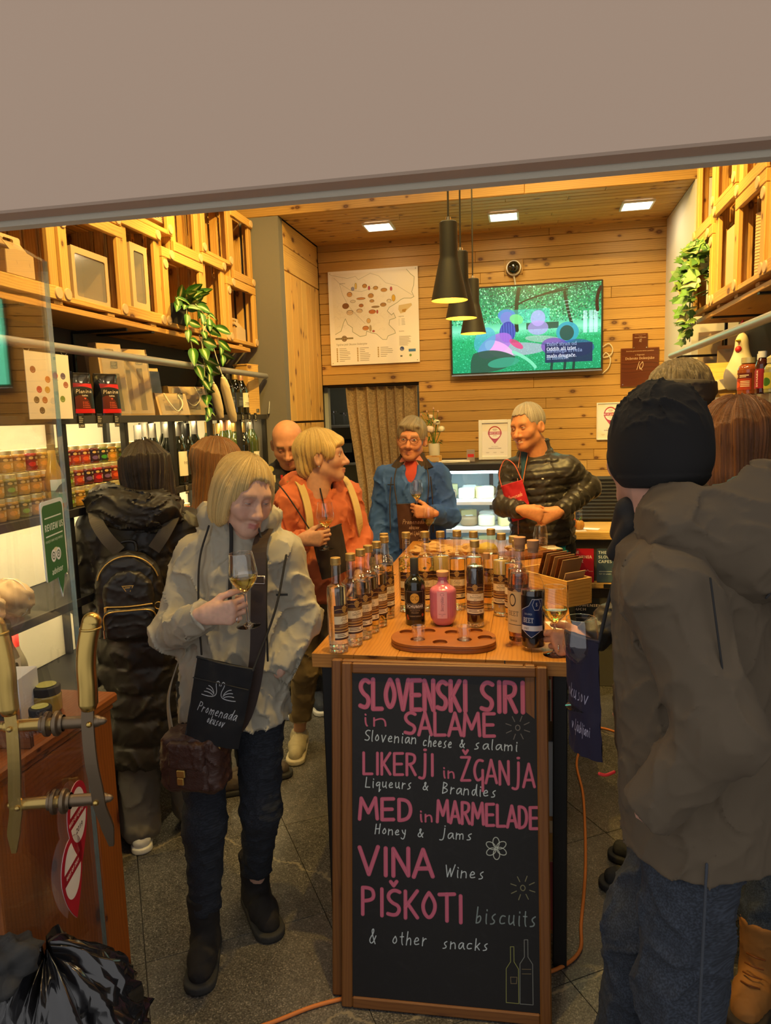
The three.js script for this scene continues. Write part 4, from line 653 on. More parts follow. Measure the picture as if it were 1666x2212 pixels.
// ---- things behind the glass door end of the shelving
{
const b = thing('cider_bottle', 'amber glass bottle with a mountain lake label seen through the glass door', 'bottle',[-1.665, SHELF_Y[2] + .3,-2.31], Math.PI / 2 - .2);
b.position.y = 1.416; b.position.x = -1.672;
mesh('glass_body', lathe(prof([[0,.004],[.036,0,.006],[.036,.13,.03],[.014,.185,.02],[.0135,.225],[0,.225]]),26), phys({ color: lin(.55,.36,.06), roughness: .05, transmission: .5, thickness: 0, ior: 1.5 }), b); mesh('cap', place(cyl(.0145,.0145,.02,18),0,.232,0), M.black, b);
const lt = canvasTex(192,160, (c) => { const g = c.createLinearGradient(0,0,0,160); g.addColorStop(0, '#cfe4e8'); g.addColorStop(.45, '#b8d4d0'); g.addColorStop(.46, '#4a8a84'); g.addColorStop(1, '#6ab0a0'); c.fillStyle = g; c.fillRect(0,0,192,160); c.fillStyle = '#3a5a5e'; c.beginPath(); c.moveTo(30,80); c.lineTo(70,40); c.lineTo(110,22); c.lineTo(192,14); c.lineTo(192,120); c.lineTo(120,100); c.closePath(); c.fill(); c.fillStyle = '#fff'; c.font = '16px serif'; c.fillText('Slovenska jabolka',60,96); });
mesh('label', wrap(.0366,.085,.075,2.2), std(lin(1,1,1),.5, { map: lt }), b);
for (const [z, l] of [[-1.98, 'crumpled kraft paper parcel on the third shelf behind the glass door'],[-2.12, 'second kraft paper parcel on the third shelf behind the glass door']]) { const p = thing('paper_parcel', l, 'parcel',[-1.74, SHELF_Y[2] + .001, z]); const g = new THREE.SphereGeometry(.075,22,16); const a = g.attributes.position; for (let i = 0; i < a.count; i++) { const k = 1 + .16 * noise3(a.getX(i) * 30, a.getY(i) * 30, a.getZ(i) * 30 + z); a.setXYZ(i, a.getX(i) * k, Math.max(-.06, a.getY(i) * k * .9), a.getZ(i) * k * .8); } g.translate(0,.06,0); g.computeVertexNormals(); mesh('paper', g, M.kraft2, p); mesh('string', place(new THREE.TorusGeometry(.07,.0015,6,24),0,.06,0), M.paper, p); }
for (const [z, l] of [[-1.98, 'clear bottle with red neck foil low behind the glass door'],[-2.10, 'second clear bottle with red neck foil behind the glass door']]) wineBottle(l,[-1.73, SHELF_Y[3] + .001, z], Math.PI / 2, { glass: phys({ color: lin(.4,.36,.25), roughness: .05, transmission: .6, thickness: 0 }), cap: 4, lab: 0, foil: .1 });
}
// ---- hanging paper sign on the rail
{
const tex = canvasTex(384,448, (c, W, H) => { c.fillStyle = '#efe3cb'; c.fillRect(0,0, W, H); [[250,150, '#c04020'],[320,150, '#6a5a6a'],[340,210, '#a86a50'],[100,250, '#b83030'],[170,250, '#c89830'],[70,320, '#5a4a30'],[140,320, '#a8602a'],[210,325, '#d8d0c0'],[110,390, '#3a3026'],[60,120, '#8a4a2a'],[180,180, '#c87a2a'],[300,310, '#7a8a3a']].forEach(([x, y, col]) => { c.fillStyle = col; c.beginPath(); c.arc(x, y,23,0,7); c.fill(); c.strokeStyle = 'rgba(255,255,255,.5)'; c.lineWidth = 3; c.beginPath(); c.arc(x, y,13,.3,2.8); c.stroke(); }); c.fillStyle = '#a09880'; c.fillRect(215,178,60,3); });
const s = thing('hanging_sign', 'cream hanging card printed with small coloured round labels', 'sign',[-1.627,1.977,-2.265], Math.PI / 2);
mesh('card', place(sheet(.235,.225,.002),0,-.118,.003), std(lin(1,1,1),.7, { map: tex }), s); for (const x of [-.1,.1]) { mesh('hook', new THREE.TorusGeometry(.019,.0012,6,20).translate(x,.012,0), M.chrome, s); }
}
// ---------------------------------------------------------------- goods on the top shelf
const TOP = SHELF_Y[0] + .001;
const coffeeTex = canvasTex(256,320, (c, W, H) => { c.fillStyle = '#15100e'; c.fillRect(0,0, W, H); c.fillStyle = '#c81818'; c.beginPath(); c.moveTo(0,0); c.lineTo(W,6); c.lineTo(W,60); c.quadraticCurveTo(120,20,0,50); c.closePath(); c.fill(); c.fillRect(0,276, W,44); c.fillStyle = '#5a2018'; c.beginPath(); c.arc(70,250,120,3.4,5.9); c.lineTo(200,276); c.lineTo(0,276); c.fill(); c.strokeStyle = '#e8dccc'; strokes(c, 'Planina',20,110,236,104,40,5, undefined,.3); c.fillStyle = '#e8dccc'; c.font = 'bold 22px sans-serif'; c.fillText('TURŠKA',90,142); c.fillStyle = '#d85a3a'; c.beginPath(); c.moveTo(128,176); c.lineTo(110,158); c.lineTo(146,158); c.fill(); for (let i = 0; i < 4; i++) { c.fillRect(90,200 + i * 18,12,8); c.fillRect(110,202 + i * 18,50 + i * 9,5); } });
function coffeeBag(label, x, z, turn, h = .165, w = .115) {
const b = thing('coffee_bag', label, 'coffee bag',[x, TOP, z], turn, 'coffee bags on the top shelf'), nx = 10, ny = 14, mk = (sgn) => { const p = [], ix = [], uv = []; for (let j = 0; j <= ny; j++) for (let i = 0; i <= nx; i++) { const u = i / nx * 2 - 1, v = j / ny, d = .034 * (1 - v ** 3) * Math.sqrt(Math.max(0,1 - (Math.abs(u) ** 4))) + .0012 + .002 * noise3(u * 3, v * 5, sgn); p.push(u * w / 2 * (1 - .06 * Math.sin(v * 3.1)), v * h, sgn * d); uv.push((u + 1) / 2, v); } for (let j = 0; j < ny; j++) for (let i = 0; i < nx; i++) { const a = j * (nx + 1) + i, q = [a, a + 1, a + nx + 2, a, a + nx + 2, a + nx + 1]; ix.push(...(sgn > 0 ? q : q.reverse())); } const g = new THREE.BufferGeometry(); g.setAttribute('position', new THREE.Float32BufferAttribute(p,3)); g.setAttribute('uv', new THREE.Float32BufferAttribute(uv,2)); g.setIndex(ix); g.computeVertexNormals(); return g; };
mesh('pouch', merge([mk(1), mk(-1), cboxAt(w * .94,.03,.007,0, h - .012,0,.002)]), phys({ color: lin(.016,.015,.014), roughness: .3, clearcoat: .6 }), b);
const f = mk(1); const p = f.attributes.position; for (let i = 0; i < p.count; i++) { const X = p.getX(i) * .78, Y = .012 + p.getY(i) * .7, u = X / (w / 2), v = Y / h; p.setXYZ(i, X, Y,.034 * (1 - v ** 3) * Math.sqrt(Math.max(0,1 - u ** 4)) + .0045); } f.computeVertexNormals(); mesh('label', f, std(lin(1,1,1),.4, { map: coffeeTex }), b);
}
coffeeBag('black coffee bag standing side-on beside the hanging card',-1.73,-2.46,.35); coffeeBag('black coffee bag with red label in the middle of the coffee bags',-1.715,-2.565,1.25); coffeeBag('dark coffee bag half hidden behind its neighbours',-1.80,-2.665,1.3); coffeeBag('black coffee bag with red label last before the kraft bottle bags',-1.71,-2.745,1.2,.17);
function kraftBag(name, label, x, z, turn, w, h, d, wins, o = {}) {
const t = thing(name, label, 'gift bag',[x, TOP, z], turn, o.group), s = shapeOf([[-w / 2,0],[w / 2,0],[w / 2 * (o.taper ?? 1), h],[-w / 2 * (o.taper ?? 1), h]]);
for (const q of wins) s.holes.push(roundRect(q[2], q[3],.003, q[0], q[1], THREE.Path)); if (o.hole) s.holes.push(roundRect(.045,.012,.006,0, h - .028, THREE.Path));
const lean = -(d * .42) / h, fr = extrude(s,.0015,.0003,4); fr.applyMatrix4(new THREE.Matrix4().makeRotationX(lean)); fr.translate(0,0, d / 2); mesh('front', fr, M.kraft2, t);
const bk = extrude(shapeOf([[-w / 2,0],[w / 2,0],[w / 2, h],[-w / 2, h]]),.0015); bk.translate(0,0,-d / 2); mesh('back', bk, M.kraft, t);
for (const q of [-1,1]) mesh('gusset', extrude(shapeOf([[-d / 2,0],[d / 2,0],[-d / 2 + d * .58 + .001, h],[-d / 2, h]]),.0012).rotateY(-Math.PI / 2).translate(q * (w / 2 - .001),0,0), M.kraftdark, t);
mesh('base', cboxAt(w,.002, d,0,.001,0,.0005), M.kraft, t);
if (wins.length) mesh('window', place(new THREE.BoxGeometry(w * .92, h * .9,.0008),0, h * .48, d / 2 - .004, lean), o.tint ?? M.film, t);
if (o.handle) mesh('handle', tube([[-w * .22, h * .96, d / 2 - d * .35],[-w * .2, h * (o.drop ?? .45), d / 2 + .012],[0, h * (o.drop ?? .45) - .035, d / 2 + .018],[w * .2, h * (o.drop ?? .45), d / 2 + .012],[w * .22, h * .96, d / 2 - d * .35]],.0028,30,6), M.cream, t);
if (o.price) { const c = place(sheet(.034,.028,.001), o.price[0], o.price[1], d / 2 + .003,0); const k = new THREE.Matrix4(); mesh('price_card', c.translate(0,0, lean * o.price[1] * -0 + -(d * .42) * (o.price[1] / h) + .003), tagMat, t); }
return t;
}
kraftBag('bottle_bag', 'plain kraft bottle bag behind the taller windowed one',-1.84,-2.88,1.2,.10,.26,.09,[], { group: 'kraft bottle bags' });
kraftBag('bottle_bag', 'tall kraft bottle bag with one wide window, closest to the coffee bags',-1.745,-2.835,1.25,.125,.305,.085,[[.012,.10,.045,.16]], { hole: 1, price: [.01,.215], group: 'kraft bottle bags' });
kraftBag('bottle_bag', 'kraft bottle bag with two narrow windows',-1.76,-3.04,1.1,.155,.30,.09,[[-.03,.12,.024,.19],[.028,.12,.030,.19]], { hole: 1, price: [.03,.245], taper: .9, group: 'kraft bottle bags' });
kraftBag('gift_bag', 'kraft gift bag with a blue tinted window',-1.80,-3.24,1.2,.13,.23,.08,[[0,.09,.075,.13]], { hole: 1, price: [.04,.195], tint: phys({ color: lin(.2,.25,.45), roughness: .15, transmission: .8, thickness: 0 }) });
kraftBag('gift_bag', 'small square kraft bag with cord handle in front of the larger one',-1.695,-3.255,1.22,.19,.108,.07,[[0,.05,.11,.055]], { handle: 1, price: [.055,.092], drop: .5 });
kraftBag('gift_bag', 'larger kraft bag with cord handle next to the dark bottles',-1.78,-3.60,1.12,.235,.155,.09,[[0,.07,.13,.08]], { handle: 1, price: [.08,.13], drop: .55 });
wineBottle('dark bottle standing behind the striped plant on the top shelf',[-1.80, TOP,-3.83],1.4, { h: .25, cap: 2, lab: 2 }); wineBottle('second dark bottle beside the hanging salami',[-1.78, TOP,-3.93],1.4, { h: .23, cap: 2, lab: 2 });
wineBottle('dark sparkling bottle with gold foil next to the hanging salami',[-1.71, TOP,-3.99],1.45, { r: .04, h: .255, cap: 2, lab: 2, foil: .08, name: 'sparkling_wine_bottle' }); wineBottle('dark sparkling bottle with yellow gold foil on the top shelf',[-1.70, TOP,-4.08],1.45, { r: .042, h: .255, cap: 1, lab: 2, foil: .1, name: 'sparkling_wine_bottle' }); wineBottle('dark sparkling bottle with copper pink foil and pink label',[-1.70, TOP,-4.17],1.45, { r: .042, h: .252, cap: 3, lab: 0, foil: .1, name: 'sparkling_wine_bottle' });
{
const b = thing('bottle_case', 'pale wooden bottle case with a round window at the end of the shelf', 'box',[-1.72, TOP,-4.31],1.35), s = roundRect(.115,.30,.002,0,.15); const h = new THREE.Path(); h.absellipse(0,.085,.026,.036,0,7, false); s.holes.push(h);
mesh('front', extrude(s,.008,.001,16).translate(0,0,.045), M.crate[0], b); for (const q of [-1,1]) mesh('side', cboxAt(.008,.30,.09, q * .0535,.15,0,.001,1), M.crate[1], b); mesh('top', cboxAt(.125,.008,.105,0,.304,0,.001,0), M.crate[2], b); mesh('back', cboxAt(.1,.29,.006,0,.15,-.042,.001,1), M.crate[3], b); mesh('knob', place(new THREE.SphereGeometry(.006,12,8),0,.255,.056), M.crate[3], b); mesh('bottle_inside', place(cyl(.03,.03,.2,16),0,.11,0), M.darkglass, b); mesh('price_card', place(sheet(.03,.024,.001),.03,.024,.054), tagMat, b);
}
for (const [label, top, bot, r] of [['pale dried salami hanging lower behind the other one',[-1.595,1.915,-3.55],[-1.595,1.735,-3.618],.023],['longest pale dried salami hanging by a cord from the crates',[-1.575,1.955,-3.62],[-1.575,1.712,-3.735],.026]]) {
const s = thing('salami', label, 'salami', top), d = V(...bot).sub(V(...top)), g = lathe(prof([[0,-d.length()],[r * .7,-d.length() + .004,.01],[r,-d.length() + .05,.03],[r * .95,-.05,.03],[r * .5,-.008,.01],[.004,0]]),22), p = g.attributes.position;
for (let i = 0; i < p.count; i++) { const k = 1 + .07 * noise3(p.getX(i) * 60, p.getY(i) * 60, p.getZ(i) * 60) + .05 * noise3(p.getX(i) * 160, p.getY(i) * 160, p.getZ(i) * 160); p.setX(i, p.getX(i) * k); p.setZ(i, p.getZ(i) * k * .85); } g.applyQuaternion(new THREE.Quaternion().setFromUnitVectors(V(0,-1,0), d.normalize())); g.computeVertexNormals(); mesh('casing', g, std(lin(.62,.50,.30),.85), s);
mesh('cord', tube([[0,0,0],[-.02,.1,.02],[-.04,.24,.05]],.002,14,6), M.cream, s); mesh('knot', place(new THREE.SphereGeometry(.006,10,8),0,.003,0), M.cream, s);
}
// ---------------------------------------------------------------- goods on the shelf opposite
{
const t = thing('wall_shelving', 'black shelving with pale price strip on the wall opposite the wine', 'shelving',[0,0,0]);
SHELF_Y.forEach((y, i) => { const xa = i ? .95 : .76; mesh('shelf', cboxAt(1.14 - xa,.012,2.6, (1.14 + xa) / 2, y - .006,-2.9,.001), M.blackmetal, t); mesh('price_strip', cboxAt(.004,.035,2.6, xa - .002, y - .016,-2.9,.001), M.rail, t); });
for (const z of [-1.62,-2.4,-3.2,-4.15]) mesh('post', cboxAt(.026,1.74,.026,.965,.872, z,.002), M.blackmetal, t); mesh('back_panel', cboxAt(.006,1.7,2.6,1.142,.87,-2.9,.001), M.cream, t);
const hb = thing('bird_house', 'yellow wooden bird house with shingled roof on the shelf behind the headband man', 'bird house',[.93,1.756,-3.82],-.35);
mesh('house', cboxAt(.12,.1,.1,0,.05,0,.002), M.crate[0], hb); const hole = place(cyl(.018,.018,.004,20),0,.06,.051, Math.PI / 2,0,0); mesh('entrance', hole, M.black, hb);  // black disc stands for the shade inside the hole
for (const q of [-1,1]) for (let k = 0; k < 4; k++) mesh('shingle', cboxAt(.19,.008,.042,0,.158 - k * .022, q * (.018 + k * .026),.001,0, q * .68), M.crate[(k + 1) % 3], hb);
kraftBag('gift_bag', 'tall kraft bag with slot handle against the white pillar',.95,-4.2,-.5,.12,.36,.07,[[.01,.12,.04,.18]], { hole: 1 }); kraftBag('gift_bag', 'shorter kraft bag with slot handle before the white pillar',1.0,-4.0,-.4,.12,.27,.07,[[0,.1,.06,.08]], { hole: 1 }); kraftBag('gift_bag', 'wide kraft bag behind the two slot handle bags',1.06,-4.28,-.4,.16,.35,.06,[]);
const gs = thing('goose_figure', 'cream fabric bird decoration with a red comb on the shelf', 'decoration',[.90,1.76,-3.42],-.7), ff = std(lin(.62,.55,.38),.9);
const bd = lathe(prof([[0,.06],[.05,.02,.02],[.075,.09,.03],[.03,.19,.03],[.026,.25,.02],[0,.28]]),24); mesh('cloth_body', bd, ff, gs); mesh('comb', place(lathe(prof([[0,0],[.016,.01,.01],[.012,.04,.01],[0,.062]]),16),0,.265,0), M.red, gs); mesh('beak', place(cyl(.009,.002,.04,10),0,.235,.04, Math.PI / 2,0,0), std(lin(.6,.5,.06),.6), gs); mesh('wattle', place(new THREE.SphereGeometry(.014,12,8),0,.2,.03), M.red, gs); mesh('wing', extrude(shapeOf([[0,0],[.16,.1],[.2,.13],[.12,.03],[.03,-.06]]),.012,.003).translate(.02,.1,0), ff, gs); mesh('tail', extrude(shapeOf([[0,0],[-.14,-.02],[-.16,-.07],[-.02,-.05]]),.012,.003).translate(0,.09,0), ff, gs);
const hj = (label, x, z, r, h, col, lab, capc, nm) => { const j = thing(nm, label, 'jar',[x, SHELF_Y[0] + .001, z],-1.1); mesh('glass_body', lathe(prof([[0,0],[r,0,.006],[r, h * .74,.014],[r * .62, h * .84],[r * .6, h * .86],[0, h * .86]]),24), phys({ color: col, roughness: .1, clearcoat: 1 }), j); mesh('lid', place(cyl(r * .72, r * .72, h * .15,24),0, h * .925,0), capc, j); if (lab) mesh('label', wrap(r + .0006, h * .46, h * .36,2.2), lab, j); };
const yl = std(lin(1,1,1),.5, { map: labelTex('#b8b040', '#3a6a1a', (c) => { c.beginPath(); c.arc(96,110,50,0,7); c.fill(); }) }), sl = std(lin(1,1,1),.5, { map: labelTex('#9a1420', '#f0e0d0', (c) => { c.save(); c.translate(110,180); c.rotate(-Math.PI / 2); c.font = 'bold 44px sans-serif'; c.fillText('SCHARK',0,0); c.restore(); }) });
hj('large orange jam jar with printed fruit label first in the jar group',.735,-2.70,.035,.125, lin(.3,.07,.02), jamMats[0], lidMat, 'jam_jar'); hj('dark syrup bottle with red vertical label and white cap',.745,-2.60,.018,.13, lin(.05,.01,.01), sl, M.white, 'syrup_bottle'); hj('second dark syrup bottle with red vertical label',.735,-2.555,.018,.135, lin(.05,.01,.01), sl, M.white, 'syrup_bottle'); hj('yellow labelled jar beside the syrup bottles',.75,-2.50,.024,.11, lin(.35,.33,.12), yl, lidMat, 'jam_jar'); hj('small orange labelled bottle with white pump cap',.75,-2.435,.016,.115, lin(.2,.06,.01), jamMats[3], M.white, 'syrup_bottle'); hj('honey jar with cream lid at the edge of the picture',.745,-2.37,.03,.10, lin(.4,.2,.03), jamMats[3], lidMat, 'honey_jar');
}

// ---------------------------------------------------------------- pine crates stacked on the walls
const crateGeo = {};
function crate(label, side, y0, y1, z0, z1, style, group) {   // z0 nearer the entrance, z1 farther
const w = z0 - z1, h = y1 - y0, xf = side > 0 ? -1.675 : .815, d = .285, bw = .048, th = .02, t = thing('wooden_crate', label, 'crate',[xf, y0, (z0 + z1) / 2], side > 0 ? Math.PI / 2 : -Math.PI / 2, group);
// local frame: x along the wall, z out of the front
const G = (a, b, c, gr) => { const k = [a, b, c, gr].map((v) => Math.round(v * 200)).join(); const l = crateGeo[k] ??= [0,1,2].map(() => cbox(a, b, c,.0025, gr)); return l[Math.floor(rand() * 3)]; };
const put = (name, a, b, c, gr, x, y, z) => { const m = mesh(name, G(a, b, c, gr), M.crate[Math.floor(rand() * 4)], t); m.position.set(x, y, z); return m; };
const plugG = crateGeo.plug ??= place(lathe(prof([[0,.006],[.021,.006,.002],[.022,0]]),20),0,0,0, Math.PI / 2,0,0);
const plug = (x, y, par) => { const m = mesh('plug', plugG, M.plug, par); m.position.set(x - par.position.x, y - par.position.y, th / 2); };
const X = w / 2 - .001, fz = -th / 2;
const nearS = side > 0 ? -1 : 1;      // local x towards the entrance
if (style === 'lying') {
const p1 = put('frame_board', bw, h - bw, th,1, nearS * (X - bw / 2), (h - bw) / 2, fz), p2 = put('frame_board', bw, h - bw, th,1,-nearS * (X - bw / 2), (h - bw) / 2, fz), tb = put('frame_board',2 * X, bw - .002, th,0,0, h - bw / 2, fz + .001); put('frame_board',2 * X - 2 * bw,.022, th,0,0,.011, fz - .004);
plug(nearS * (X - bw / 2), h - bw - .03, p1); plug(nearS * (X - bw / 2),.028, p1); plug(-nearS * (X - bw / 2),.028, p2); plug(nearS * (X - .09), h - bw / 2, tb);
} else {
const p1 = put('frame_board', bw, h - 2 * bw, th,1, nearS * (X - bw / 2), h / 2, fz - .012), p2 = put('frame_board', bw, h - 2 * bw, th,1,-nearS * (X - bw / 2), h / 2, fz - .012), tb = put('frame_board',2 * X, bw - .002, th,0,0, h - bw / 2, fz + .001), bb = put('frame_board',2 * X, bw, th,0,0, bw / 2, fz + .001);
plug(-nearS * (X - .028), h - bw / 2, tb); plug(-nearS * (X - .028), bw / 2, bb);
}
const bz = -d + th / 2;
for (const s of [-1,1]) { put('back_board', bw, h, th,1, s * (X - bw / 2), h / 2, bz); put('back_board',2 * X - 2 * bw, bw, th,0,0, s > 0 ? h - bw / 2 : bw / 2, bz); }
for (let i = 0; i < 4; i++) {
const z = -.045 - i * .062;
for (const s of [-1,1]) { put('slat',.010, h - .004,.046,1, s * (X - .0055), h / 2, z); put('slat',2 * X - .024,.010,.046,0,0, s > 0 ? h - .006 : .0065, z); }
if (i < 4) put('back_slat',.046, h - .02,.009,1, (i - 1.5) * (w - .1) / 4, h / 2,-d + .004);
}
return t;
}
const GL1 = 'pine crates on the wine wall', GR1 = 'pine crates on the wall opposite';
crate('pine crate half covered by the glass door, bottom row',1,2.176,2.605,-2.03,-2.462, 'upright', GL1);
crate('pine crate holding the big gift box with wide window, bottom row',1,2.176,2.54,-2.464,-2.905, 'lying', GL1);
crate('narrow pine crate holding the slim gift box with tall window',1,2.176,2.605,-2.907,-3.24, 'upright', GL1);
crate('pine crate from which the striped plant trails',1,2.176,2.54,-3.242,-3.682, 'lying', GL1);
crate('narrow pine crate holding a gold topped bottle',1,2.176,2.605,-3.684,-3.985, 'upright', GL1);
crate('pine crate holding the kraft bottle carrier at the dark pillar',1,2.176,2.54,-3.987,-4.432, 'lying', GL1);
crate('upper pine crate above the one at the glass door',1,2.607,2.972,-2.02,-2.49, 'lying', GL1);
crate('upper pine crate with the glossy windowed box over the big gift box',1,2.542,2.972,-2.53,-2.9, 'upright', GL1);
crate('upper pine crate with the large ribbed carton',1,2.607,2.972,-2.93,-3.365, 'lying', GL1);
crate('upper pine crate with slats over the striped plant',1,2.542,2.972,-3.367,-3.682, 'upright', GL1);
crate('empty upper pine crate beside the dark pillar crates',1,2.607,2.972,-3.690,-4.09, 'lying', GL1);
crate('upper pine crate holding a shiny windowed box by the dark pillar',1,2.542,2.94,-4.095,-4.432, 'upright', GL1);
crate('pine crate from which the ivy hangs down',-1,2.176,2.54,-3.625,-4.035, 'lying', GR1);
crate('narrow pine crate with a plain carton beside the ivy crate',-1,2.176,2.605,-3.26,-3.623, 'upright', GR1);
crate('pine crate with leaning corrugated cartons',-1,2.176,2.54,-2.865,-3.258, 'lying', GR1);
crate('narrow pine crate next to the corrugated cartons, towards the entrance',-1,2.176,2.605,-2.5,-2.863, 'upright', GR1);
crate('last pine crate of the bottom row above the auburn haired woman',-1,2.176,2.54,-2.06,-2.498, 'lying', GR1);
crate('upper pine crate above the ivy',-1,2.542,2.972,-3.665,-4.035, 'upright', GR1);
crate('upper pine crate with tall cartons beside the ivy column',-1,2.607,2.972,-3.265,-3.663, 'lying', GR1);
crate('upper pine crate above the corrugated cartons',-1,2.542,2.972,-2.87,-3.263, 'upright', GR1);
crate('upper pine crate nearest the entrance on the ivy wall',-1,2.607,2.972,-2.45,-2.868, 'lying', GR1);
for (const [s, x, z0, z1, l] of [[1,-1.83,-1.95,-4.32, 'long pine shelf board carrying the crates over the wine wall'],[-1,.985,-2.0,-4.03, 'long pine shelf board carrying the ivy crates']]) {
const t = thing('crate_shelf', l, 'shelf',[x,0,0]), L = z0 - z1; mesh('board', cboxAt(.29,.022, L,0,2.150, (z0 + z1) / 2,.002,2), M.ply, t); for (let i = 0; i < 7; i++) mesh('spacer', cboxAt(.25,.013,.05, s * .02,2.168, z0 - .15 - i * (L - .3) / 6,.001,0), M.crate[1], t); for (let i = 0; i < 3; i++) mesh('bracket', cboxAt(.28,.008,.03,0,2.135, z0 - .3 - i * (L - .6) / 2,.001), M.blackmetal, t);
}
// ---- contents of the crates
function giftBox(label, x, y, z, turn, w, h, d, win, o = {}) {
const t = thing(o.name ?? 'gift_box', label, 'box',[x, y, z], turn), s = roundRect(w, h,.002,0, h / 2); if (win) s.holes.push(roundRect(w * win[0], h * win[1],.012,0, h * .5, THREE.Path));
mesh('front', extrude(s,.003,.0005,6).translate(0,0, d / 2 - .003), o.mat ?? M.kraft2, t); mesh('shell', merge([cboxAt(.003, h, d - .004,-w / 2 + .0015, h / 2,0,.0005), cboxAt(.003, h, d - .004, w / 2 - .0015, h / 2,0,.0005), cboxAt(w,.003, d - .004,0, h - .0015,0,.0005), cboxAt(w,.003, d - .004,0,.0015,0,.0005), cboxAt(w, h,.003,0, h / 2,-d / 2 + .002,.0005)]), o.mat ?? M.kraft, t);
if (win) mesh('window', place(new THREE.BoxGeometry(w * .96, h * .96,.0006),0, h / 2, d / 2 - .0045), M.film, t);
if (o.ribs) for (let i = 0; i < 22; i++) mesh('rib', place(cyl(.0022,.0022, w * .99,6),0, (i + .5) * h / 22, d / 2,0,0, Math.PI / 2), M.kraft2, t);
return t;
}
const L = Math.PI / 2, cy = 2.192;
giftBox('large kraft gift box with wide clear window in the crate',-1.765, cy,-2.70, L,.245,.212,.12,[.84,.76]);
giftBox('slim upright kraft gift box with tall clear window',-1.765,2.228,-3.09, L,.145,.285,.11,[.6,.78]);
giftBox('upright kraft box with glossy window in the upper crate by the pillar',-1.80,2.596,-4.21, L,.13,.27,.1,[.56,.8]);
giftBox('large ribbed kraft carton lying in an upper crate',-1.78,2.66,-3.22, L,.31,.17,.15, null, { name: 'carton', ribs: 1 });
giftBox('kraft box with glossy window glimpsed under the entrance fascia',-1.78,2.592,-2.73, L,.24,.24,.12,[.8,.8]);
giftBox('plain tall carton in the narrow crate beside the ivy',.90,2.228,-3.40,-L,.16,.24,.12, null, { name: 'carton' });
giftBox('corrugated carton leaning in a crate of the ivy wall',.93, cy,-3.06,-L + .5,.20,.26,.05, null, { name: 'carton', ribs: 1 });
giftBox('plain carton behind the leaning corrugated carton',.99, cy,-3.01,-L + .3,.20,.265,.05, null, { name: 'carton' });
giftBox('tall plain carton in an upper crate of the ivy wall',.93,2.625,-3.45,-L,.2,.32,.12, null, { name: 'carton' });
giftBox('cellophane wrapped box behind the trailing ivy',.90, cy,-3.78,-L,.12,.13,.1,[.8,.8]);
function carrier(label, x, y, z, turn) {
const t = thing('bottle_carrier', label, 'box',[x, y, z], turn), s = shapeOf([[-.07,0],[.07,0],[.07,.075],[.02,.085],[-.02,.085],[-.07,.075]]); for (const q of [-1,1]) { const h = new THREE.Path(); h.absellipse(q * .032,.034,.016,.024,0,7, false); s.holes.push(h); }
for (const q of [-1,1]) mesh('side', extrude(s,.002,.0003,12).translate(0,0, q * .04), M.kraft2, t); for (const q of [-1,1]) mesh('end', cboxAt(.002,.075,.08, q * .07,.0375,0,.0003), M.kraft, t);
for (const q of [-1,1]) { const f = cbox(.09,.002,.045,.0005); place(f,0,0,0, q * .9,0,0); f.translate(0,.095, q * .026); mesh('flap', f, M.kraft, t); } const hs = roundRect(.12,.045,.01,0,.115); hs.holes.push(roundRect(.05,.014,.007,0,.12, THREE.Path)); mesh('handle', extrude(hs,.002,.0003), M.kraft2, t); mesh('base', cboxAt(.14,.002,.08,0,.001,0,.0003), M.kraft, t);
}
carrier('kraft bottle carrier with two arched holes in the last crate by the pillar',-1.73, cy,-4.19, L); carrier('kraft bottle carrier with two holes in the crate behind the glass door',-1.73,2.23,-2.26, L);
wineBottle('gold topped bottle standing in the narrow crate',[-1.79,2.192,-3.88], L, { h: .27, r: .04, cap: 1, lab: -1, foil: .1, glass: phys({ color: lin(.5,.33,.04), roughness: .2 }) });
wineBottle('red topped bottle deep in the crate behind the striped plant',[-1.85,2.192,-3.42], L, { h: .2, r: .03, cap: 4, lab: -1 });
// ---- trailing plants
const leafTex = canvasTex(128,256, (c, W, H) => { c.fillStyle = '#4c7a2c'; c.fillRect(0,0, W, H); c.fillStyle = '#2c5a1c'; c.fillRect(0,0,30, H); c.fillRect(98,0,30, H); c.fillStyle = '#c9cf8e'; c.beginPath(); c.moveTo(64,0); c.quadraticCurveTo(100,110,66,250); c.quadraticCurveTo(40,110,64,0); c.fill(); c.fillStyle = '#e6ddb0'; c.beginPath(); c.moveTo(64,10); c.quadraticCurveTo(86,110,65,230); c.quadraticCurveTo(60,110,64,10); c.fill(); c.strokeStyle = 'rgba(40,80,20,.5)'; c.lineWidth = 2; for (let i = 0; i < 9; i++) { c.beginPath(); c.moveTo(64,20 + i * 25); c.quadraticCurveTo(30,30 + i * 25,6,60 + i * 25); c.moveTo(64,20 + i * 25); c.quadraticCurveTo(98,30 + i * 25,122,60 + i * 25); c.stroke(); } });
const leafMats = [phys({ color: lin(1,1,1), map: leafTex, roughness: .45, side: THREE.DoubleSide }), phys({ color: lin(.75,.95,.6), map: leafTex, roughness: .45, side: THREE.DoubleSide }), phys({ color: lin(1.0,.92,.7), map: leafTex, roughness: .5, side: THREE.DoubleSide })];
